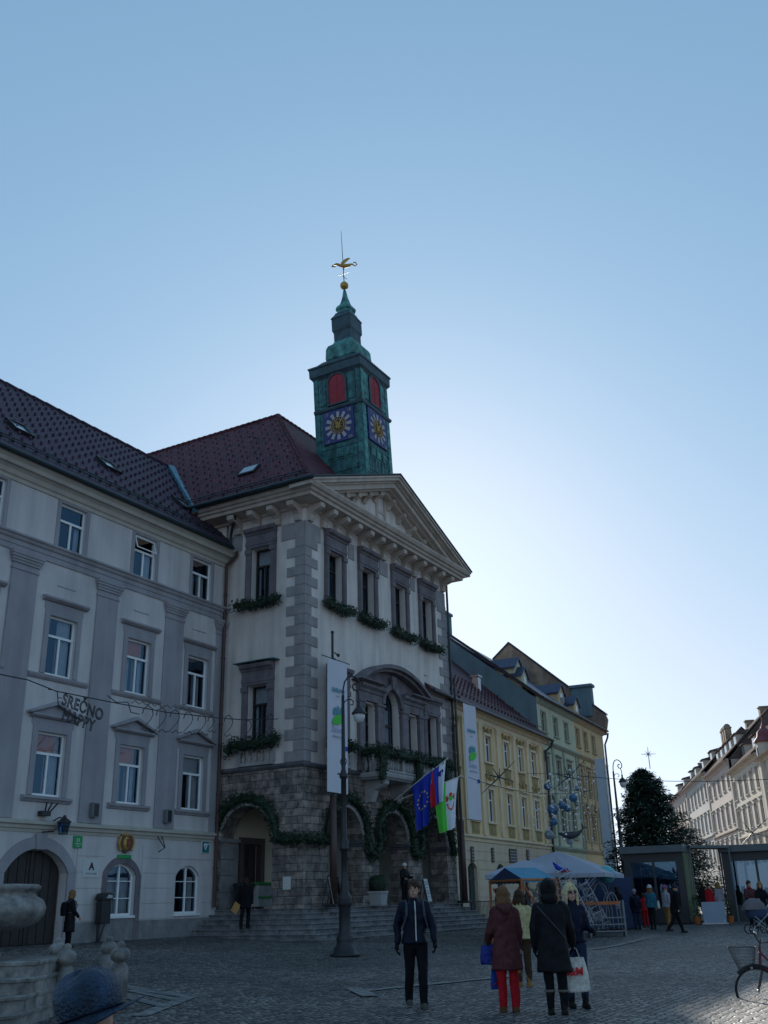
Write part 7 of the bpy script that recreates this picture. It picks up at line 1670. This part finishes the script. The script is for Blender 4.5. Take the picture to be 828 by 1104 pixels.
        hd('hair', M[hair], fn, .009 if near else .014, .012, 30)
    if hood:
        def fn(q): q.sphere((0,-.035,.02), .125, 16, 12, (.95,1.0,1.2)); q.sphere((0,-.06,-.10), .11, 12, 8, (1.15,.95,.9)); q.sphere((0,-.10,.06), .07, 10, 8, (1,1,1.3))
        hd('hood', M[coat], fn, .011, .008, 20)
    if hat:
        def fn(q): q.sphere((0,-.012,.055), .108, 16, 10, (.92,1.03,.92)); q.path([(.098*math.cos(a),-.012+.108*math.sin(a),.035) for a in [2*pi*k/16 for k in range(16)]], .016, 6, closed=True)
        hd('hat', M[hat], fn, .011 if near else .015, .003, 60)
    if face_on and near:
        for sg in (-1,1):
            q = MB(); q.sphere((sg*.032,.083,.018), .009, 8, 6, (1.2,.6,.65)); q.v = [HM @ p for p in q.v]; q.build('eye', M['eye'], rt)
            q = MB(); q.path([(sg*.018,.092,.036),(sg*.034,.091,.042),(sg*.050,.080,.036)], .0045, 5); q.v = [HM @ p for p in q.v]; q.build('eyebrow', M[hair or 'hair_brown'], rt)
        q = MB(); q.path([(-.024,.079,-.058),(0,.088,-.055),(.024,.079,-.058)], [.003,.0065,.003], 6); q.v = [HM @ p for p in q.v]; q.build('mouth', M['lip'], rt)
    if glasses:
        q = MB()
        for sg in (-1,1): q.sphere((sg*.036,.096,.016), .028, 12, 8, (1,.22,.82)); q.path([(sg*.06,.085,.02),(sg*.085,.0,.02)], .004, 4)
        q.tube((-.012,.1,.02),(.012,.1,.02),.004); q.v = [HM @ p for p in q.v]; q.build('sunglasses', M['lens_dark'], rt)
    rt['_'] = 0; del rt['_']
    rtM = Matrix.Translation(V(loc)) @ Matrix.Rotation(face-pi/2, 4, 'Z') @ Matrix.Diagonal((s,s,s,1))
    return rt, {k: rtM @ J[k] for k in J if k[0] in ('W','E','S')}

for nm, c, rgh in (('skin',(.45,.24,.17),.5),('skin_pale',(.55,.33,.26),.5),('hair_brown',(.05,.025,.014),.5),('hair_blond',(.62,.50,.30),.5),('hair_gold',(.24,.13,.05),.5),('hair_ombre',(.17,.085,.04),.5),('eye',(.03,.025,.02),.2),('lip',(.35,.10,.09),.5),('lens_dark',(.01,.008,.01),.1),
                   ('navy',(.005,.008,.022),.45),('navy2',(.007,.011,.03),.6),('maroon',(.10,.030,.034),.7),('black_cloth',(.008,.008,.011),.8),('charcoal',(.009,.009,.012),.6),('red_cloth',(.42,.012,.02),.8),('cream_cloth',(.50,.42,.22),.8),('brown_cloth',(.06,.035,.02),.8),('denim',(.02,.035,.08),.8),
                   ('boot_black',(.012,.011,.011),.4),('boot_brown',(.12,.06,.025),.6),('boot_tan',(.30,.15,.05),.6),('boot_yellow',(.62,.42,.06),.6),('shoe_grey',(.10,.09,.08),.7),('fur',(.16,.14,.12),.9),('wool_white',(.62,.60,.58),.9),('wool_purple',(.22,.08,.20),.9),('wool_grey',(.30,.28,.32),.9),('wool_dark',(.03,.03,.05),.9),
                   ('teal_cloth',(.03,.14,.20),.8),('blue_cloth',(.02,.06,.32),.8),('bag_white',(.60,.57,.52),.4),('bag_blue',(.015,.03,.22),.35),('strap_grey',(.06,.075,.10),.7),('paper_tan',(.55,.32,.12),.8),('pink_cloth',(.35,.12,.14),.8),('red_bag',(.40,.02,.06),.5),('hat_blue',(.010,.025,.075),.9)):
    M[nm] = mat(nm, c, rgh, spec=.5 if nm in ('skin','skin_pale','eye','lens_dark') else .15, var=.18 if nm not in ('skin','skin_pale') else .06, scale=14 if 'hair' not in nm else 60, bump=.25 if 'cloth' in nm or nm in ('navy','maroon','charcoal') else 0, bscale=60)
M['hat_tweed'] = mat('hat_tweed', (.014,.05,.11), .5, .3, 11, .8, 90, col2=(.002,.004,.010))

def build_people():
    cam = lambda p: math.atan2(-p.y, -p.x)           # direction towards the photographer
    away = lambda p: math.atan2(p.y, p.x)
    P = {}
    # man walking towards us
    p = atZ(450, 1087, 0); p.z = 0
    person('man in dark quilted jacket with white zip, gloves and backpack, walking towards the viewer', p, cam(p)+R(6), 1.80, coat='navy', coat_len=.64, coat_w=.97, trousers='black_cloth', boots='shoe_grey', hair='hair_brown', arms=((10,13,10),(-8,13,14)), legs=((8,2),(-10,12)), gloves='black_cloth', backpack='navy2', zipc='wool_white', head_turn=-16)
    # women in the group
    p = atZ(550, 1091, 0); p.z = 0
    _, j = person('woman in hooded maroon coat and bright red trousers, seen from behind', p, away(p)+R(8), 1.66, True, coat='maroon', coat_len=.95, coat_w=1.06, trousers='red_cloth', boots='boot_brown', boot_h=.1, hair='hair_ombre', hair_len=.10, arms=((6,12,40),(2,7,8)), legs=((2,0),(-1,0)), hood_down=True, face_on=False)
    P['maroon'] = j
    p = atZ(566, 1064, 0); p.z = 0
    person('person in cream jacket and brown trousers standing behind the maroon coat', p, away(p)-R(10), 1.64, True, coat='cream_cloth', coat_len=.66, coat_w=1.1, trousers='brown_cloth', boots='boot_tan', boot_h=.24, hair='hair_brown', hair_len=.05, face_on=False)
    p = atZ(602, 1094, 0); p.z = 0
    _, j = person('person in long black coat with the hood up and cuffed boots, seen from behind', p, away(p)+R(3), 1.72, coat='charcoal', coat_len=.98, coat_w=1.12, trousers='black_cloth', boots='boot_black', boot_h=.26, hood=True, arms=((2,10,8),(12,14,14)), legs=((1,0),(-2,0)), face_on=False, strap=True, cuff='fur', gloves='black_cloth', collar=True)
    P['black'] = j
    p = atZ(625, 1087, 0); p.z = 0
    person('blonde woman with sunglasses in a dark jacket facing the viewer', p, cam(p)+R(14), 1.68, True, coat='navy2', coat_len=.60, trousers='denim', boots='boot_black', boot_h=.22, hair='hair_blond', hair_len=.16, arms=((4,12,75),(10,8,60)), legs=((4,2),(-4,4)), glasses=True, gloves='black_cloth', skin='skin_pale', cuff='fur', head_turn=10)
    # bags they carry: things of their own
    def bag(name, label, cat, top, w, h, d, mt, rz, handle=.18, text=None, sc=.85):
        rt = thing(name, label, cat, (top.x, top.y, top.z-h-handle), rz); b = MB()
        b.smooth = False; loft(b, [(0,0,0,w*.46,d*.45),(0,0,.02,w*.5,d*.5),(0,0,h*.6,w*.48,d*.42),(0,0,h,w*.5*sc,d*.12)], 16); remeshed(b, 'bag_body', M[mt], rt, .009, 1, .012, 11)
        b = MB()
        for y in (-.02,.02): b.path([(-w*.22,y,h-.01),(-w*.12,y*.5,h+handle*.8),(0,0,h+handle),(w*.12,y*.5,h+handle*.8),(w*.22,y,h-.01)], .006, 5)
        b.build('handle', M[mt] if mt != 'bag_blue' else M['black_iron'], rt)
        if text:
            for t, u, sz in text: add_text(t, sz, Matrix.Translation(V((u,-d*.5-.012,h*.50))) @ Matrix.Rotation(pi/2, 4, 'X'), M['flag_red'], rt, ext=.003, bold=.004)
        return rt
    wl = P['maroon']['W',0]; bag('handbag', 'dark blue handbag hanging from the arm of the maroon coat', 'handbag', atd(525,1002,(wl-CAM).dot(FW)), .25, .27, .12, 'bag_blue', YAW-pi/2, .22)
    bag('patterned_bag', 'blue bag with red pattern held low beside the red trousers', 'bag', atd(535,1032,(wl-CAM).dot(FW)), .24, .30, .12, 'blue_cloth', YAW-pi/2+.5, .14)
    q = wl+V((.05,.0,-.36)); b = MB(); rnd = random.Random(2)
    for k in range(7): x, z = rnd.uniform(-.09,.09), rnd.uniform(.05,.24); b.path([(x-.04,-.085,z),(x,-.095,z+.03),(x+.03,-.085,z-.01)], .012, 5)
    o = b.build('pattern', M['red_cloth'], [ob for ob in COL.objects if ob.get('label') == 'blue bag with red pattern held low beside the red trousers'][0])
    wr = P['black']['W',1]; bag('shopping_bag', 'white plastic shopping bag with red letters between the black coat and the blonde woman', 'shopping bag', wr+V((.02,.0,-.06)), .42, .46, .16, 'bag_white', YAW-pi/2+R(4), .14, [('H&M', -.05, .15)], .7)
    # by the gateway
    p = V(atY(73, 1016, 26.6)); p.z = gz(p.x, p.y)
    person('woman with fair hair in long dark coat and backpack standing by the grey gateway', p, R(-20), 1.70, True, coat='charcoal', coat_len=1.05, trousers='black_cloth', boots='boot_black', boot_h=.2, hair='hair_gold', hair_len=.04, near=False, backpack='black_cloth', arms=((10,6,30),(10,6,30)))
    # on the steps
    p = atX(264, 993, 33.4); p = V((33.4, p.y, .69))
    _, j = person('dark haired person in black coat climbing the steps to the side arch, seen from behind', p, R(25), 1.84, coat='black_cloth', coat_len=.80, trousers='black_cloth', boots='boot_black', hair='hair_brown', near=False, arms=((-8,14,10),(-4,8,6)), legs=((-14,2),(24,38)), face_on=False, lean=4)
    w = j['W',0]; b = MB(); b.M = Matrix.Translation(w+V((-.05,.05,-.16))) @ Matrix.Rotation(R(35), 4, 'X') @ Matrix.Rotation(R(100), 4, 'Z'); b.bbox(-.15,.15,-.012,.012,-.2,.2,.004); o = b.build('envelope', M['paper_tan']); recenter(o); tag(o, 'large tan paper envelope held by the person on the steps', 'envelope')
    p = atY(437, 979, 23.3); p.z = 1.40
    person('person in white knitted cap leaning by the pier of the last arch', p, R(-110), 1.72, coat='charcoal', coat_len=.62, trousers='black_cloth', boots='boot_black', hat='wool_white', near=False, arms=((16,8,80),(12,8,70)), hair='hair_brown')
    # at the market
    def mp(px, py): return gnd(px, py)
    rows = [
     (669,1002,1.68,True,dict(coat='black_cloth',coat_len=.55,trousers='black_cloth',boots='boot_yellow',boot_h=.26,hair='hair_brown',face_on=False),'woman in black with yellow boots by the climbing arches',15),
     (688,1002,1.55,False,dict(coat='navy2',trousers='denim',boots='boot_black',hat='wool_grey',face_on=False,backpack='navy2'),'youngster in grey cap with dark blue backpack seen from behind',5),
     (697,1000,1.35,True,dict(coat='red_cloth',coat_len=.7,trousers='red_cloth',boots='boot_black',hair='hair_brown',face_on=False),'child in red jacket and trousers half hidden between two walkers',0),
     (705,1002,1.70,True,dict(coat='teal_cloth',coat_len=.66,trousers='charcoal',boots='boot_black',boot_h=.2,hat='wool_white',hair='hair_ombre',hair_len=.22,face_on=False,legs=((8,4),(-8,8))),'long haired woman in white knitted cap and teal jacket',-25),
     (722,1003,1.68,True,dict(coat='wool_grey',coat_len=.62,trousers='boot_tan',boots='boot_brown',hat='wool_purple',legs=((6,4),(-6,4)),face_on=False),'woman in purple cap and pale jacket with tan trousers',-60),
     (731,1006,1.76,False,dict(coat='black_cloth',coat_len=.80,coat_w=1.15,trousers='black_cloth',boots='boot_black',hat='wool_dark',legs=((20,6),(-20,18)),face_on=False,lean=5),'stout man in black coat striding past the left kiosk',-85),
     (641,1003,1.10,False,dict(coat='blue_cloth',trousers='navy2',boots='boot_black',hat='wool_dark',face_on=False),'small child in bright blue jacket by the white shelf',10),
     (538,996,1.66,True,dict(coat='black_cloth',coat_len=.7,trousers='black_cloth',boots='boot_black',hat='wool_dark',face_on=False),'dark figure shopping at the left end of the blue stall',70),
     (548,997,1.70,False,dict(coat='red_cloth',coat_len=.6,trousers='navy2',boots='boot_black',hat='wool_grey',face_on=False),'shopper in red jacket and grey cap at the blue stall',95),
     (586,996,1.64,True,dict(coat='brown_cloth',coat_len=.8,trousers='black_cloth',boots='boot_black',hair='hair_brown',hair_len=.1,face_on=False),'shopper in brown coat at the right end of the blue stall',120),
     (571,997,1.72,False,dict(coat='navy2',coat_len=.7,trousers='denim',boots='boot_black',hair='hair_brown',face_on=False),'shopper in dark blue jacket at the middle of the blue stall',100),
     (761,993,1.70,False,dict(coat='black_cloth',coat_len=.75,trousers='black_cloth',boots='boot_black',hair='hair_brown',face_on=False),'person in black behind the blank grey board',40),
     (779,992,1.66,True,dict(coat='wool_grey',coat_len=.7,trousers='black_cloth',boots='boot_black',hair='hair_gold',hair_len=.1,face_on=False),'fair haired person in grey coat just left of the right kiosk',20),
     (768,990,1.62,True,dict(coat='red_cloth',coat_len=.6,trousers='navy2',boots='boot_black',hair='hair_brown',face_on=False),'person in red jacket in the gap between the kiosks',200),
     (814,1001,1.74,False,dict(coat='maroon',coat_len=.7,trousers='black_cloth',boots='boot_black',hair='hair_brown',scarf='red_cloth',arms=((25,8,50),(25,8,50))),'man in dark jacket with red scarf behind the pram',190),
     (826,1002,1.70,True,dict(coat='black_cloth',coat_len=.8,trousers='black_cloth',boots='boot_black',hair='hair_gold',hair_len=.05,arms=((30,8,50),(30,8,50))),'fair haired woman in black pushing the pram at the right edge',175),
    ]
    for px, py, H, fem, kw, lab, ang in rows:
        p = mp(px, py)
        if py < 996: p = atd(px, py, 46 if px > 700 else 40); p.z = gz(p.x, p.y)
        person(lab, p, YAW+R(ang), H, fem, near=False, **kw)
    q = mp(668, 1002); b = MB(); b.M = Matrix.Translation(q+V((-.25,-.15,.85))); loft(b, [(0,0,0,.2,.1),(0,0,.1,.22,.12),(0,0,.28,.16,.06)],12); o = b.build('shoulder_bag', M['bag_white']); recenter(o); tag(o, 'white shoulder bag carried by the woman in yellow boots', 'bag')
    q = mp(705, 1002); b = MB(); b.M = Matrix.Translation(q+V((.05,-.3,.82))); loft(b, [(0,0,0,.10,.05),(0,0,.1,.11,.06),(0,0,.30,.09,.03)],12); o = b.build('shoulder_bag', M['bag_white']); recenter(o); tag(o, 'white bag carried by the long haired woman in the white cap', 'bag')
    # foreground head in a tweed hat; the wearer stands just below the picture
    c = atd(93, 1077, 3.3)
    rt, _ = person('person in blue checked tweed hat close to the viewer, cut by the bottom edge', (c.x, c.y, -.02), YAW-R(70), 1.30, coat='navy2', coat_len=.8, trousers='black_cloth', boots='boot_black', hair='hair_brown', near=True, face_on=True, skin='skin', head_tilt=6)
    hz = 1.655
    HT = Matrix.Translation(V((0,.03,hz))) @ Matrix.Rotation(R(15),4,'X') @ Matrix.Rotation(R(-5),4,'Y') @ Matrix.Translation(V((0,-.03,-hz)))
    q = MB(); q.smooth = True; n = 36
    # crown: soft six panel dome with a slight dent; brim sloping down all round and longer in front
    def ring(r, z, lift=0, sx=.93, fwd=0, r_=1.10): r *= r_; return [tuple(HT @ V((sx*r*math.cos(a)*(1+.035*math.sin(3*a+2)*(z > .02)), .03+fwd*max(0,math.sin(a))+r*math.sin(a)*(1+.03*math.sin(2*a)*(z > .02)), hz+z+.012*math.sin(3*a+1)*(1 if z > .05 else 0)+lift*max(0,math.sin(a))))) for a in [2*pi*k/n for k in range(n)]]
    q.rings([ring(.120,.0),ring(.132,.03),ring(.137,.08),ring(.135,.12),ring(.124,.155),ring(.104,.182),ring(.078,.196),ring(.045,.203),ring(.02,.205),ring(.006,.204)], True); ho = q.build('hat_crown', M['hat_tweed'], rt)
    q = MB(); q.smooth = True; q.rings([ring(.124,.02),ring(.140,.006,.012),ring(.152,-.008,.03,.97,.05),ring(.158,-.016,.042,.97,.075),ring(.155,-.022,.042,.97,.075),ring(.142,-.010,.03,.97,.05),ring(.122,.0)], False); q.build('hat_brim', M['hat_tweed'], ho)
    q = MB(); q.M = HT; q.path([(.93*.1465*math.cos(a), .03+.1465*math.sin(a), hz+.028) for a in [2*pi*k/30 for k in range(30)]], .007, 6, closed=True); q.build('hat_band', M['navy'], ho)
# ================================================================ world, sun, camera
def build_world():
    w = bpy.data.worlds.new('World'); scene.world = w; w.use_nodes = True
    nt = w.node_tree; N = nt.nodes; L = nt.links
    sky = N.new('ShaderNodeTexSky'); sky.sky_type = 'NISHITA'; sky.sun_disc = False
    sky.sun_elevation = SUN_EL; sky.sun_rotation = pi/2-SUN_AZ
    sky.air_density = 1.0; sky.dust_density = SKY_DUST; sky.ozone_density = SKY_OZ; sky.altitude = 300
    bg = N['Background']; bg.inputs['Strength'].default_value = SKY_STR
    # winter air: the yellow of the low sky is held back towards pale blue, at the same brightness
    bw0 = N.new('ShaderNodeRGBToBW'); L.new(sky.outputs[0], bw0.inputs[0])
    pw = N.new('ShaderNodeMath'); pw.operation = 'POWER'; pw.inputs[1].default_value = SKY_POW; L.new(bw0.outputs[0], pw.inputs[0])
    bw = N.new('ShaderNodeMath'); bw.operation = 'MULTIPLY'; bw.inputs[1].default_value = SKY_GAIN; L.new(pw.outputs[0], bw.inputs[0])
    dv = N.new('ShaderNodeMath'); dv.operation = 'DIVIDE'; L.new(bw.outputs[0], dv.inputs[0]); L.new(bw0.outputs[0], dv.inputs[1])
    sc = N.new('ShaderNodeVectorMath'); sc.operation = 'SCALE'; L.new(sky.outputs[0], sc.inputs[0]); L.new(dv.outputs[0], sc.inputs['Scale'])
    tf = N.new('ShaderNodeMapRange'); tf.inputs['From Min'].default_value = SKY_LO; tf.inputs['From Max'].default_value = SKY_HI; L.new(bw.outputs[0], tf.inputs['Value'])
    tc = N.new('ShaderNodeMix'); tc.data_type = 'RGBA'; tc.inputs['A'].default_value = (.52,1.05,1.62,1); tc.inputs['B'].default_value = (.85,1.01,1.21,1); L.new(tf.outputs[0], tc.inputs['Factor'])
    tn = N.new('ShaderNodeVectorMath'); tn.operation = 'SCALE'; L.new(tc.outputs['Result'], tn.inputs[0]); L.new(bw.outputs[0], tn.inputs['Scale'])
    mx = N.new('ShaderNodeMix'); mx.data_type = 'RGBA'; mx.inputs['Factor'].default_value = .9
    L.new(sc.outputs[0], mx.inputs['A']); L.new(tn.outputs[0], mx.inputs['B']); L.new(mx.outputs['Result'], bg.inputs['Color'])
    s = bpy.data.lights.new('sun', 'SUN'); s.energy = SUN_STR; s.angle = R(.5); s.color = (1,.93,.82)
    o = bpy.data.objects.new('sun', s); COL.objects.link(o)
    d = V((math.cos(SUN_AZ)*math.cos(SUN_EL), math.sin(SUN_AZ)*math.cos(SUN_EL), math.sin(SUN_EL)))
    o.rotation_euler = d.to_track_quat('Z', 'Y').to_euler(); o.location = (0,0,60)
    c = bpy.data.cameras.new('camera'); co = bpy.data.objects.new('camera', c); COL.objects.link(co)
    c.sensor_fit = 'VERTICAL'; c.sensor_height = 24; c.lens = 24*FPX/1104; c.clip_end = 6000; c.clip_start = .05
    m = Matrix((( RT.x, UP.x, -FW.x, 0),(RT.y, UP.y, -FW.y, 0),(RT.z, UP.z, -FW.z, EYE),(0,0,0,1)))
    co.matrix_world = m; scene.camera = co
    vs = scene.view_settings; vs.view_transform = 'Standard'; vs.look = 'None'; vs.exposure = EXPO; vs.gamma = 1; vs.use_curve_mapping = False
SUN_AZ, SUN_EL, SUN_STR = R(28.5), R(18.95), 4.0
SKY_STR, SKY_DUST, SKY_OZ, EXPO = .10, .5, 3.0, .52
SKY_POW, SKY_GAIN, SKY_LO, SKY_HI = .50, 2.08, 2.2, 5.8
build_world(); build_ground(); build_left(); build_hall(); build_street_houses(); build_right_row(); build_greens(); build_tree(); build_poles(); build_steps(); build_fixtures(); build_fountain(); build_wires(); build_market(); build_bicycle(); build_pram(); build_people()
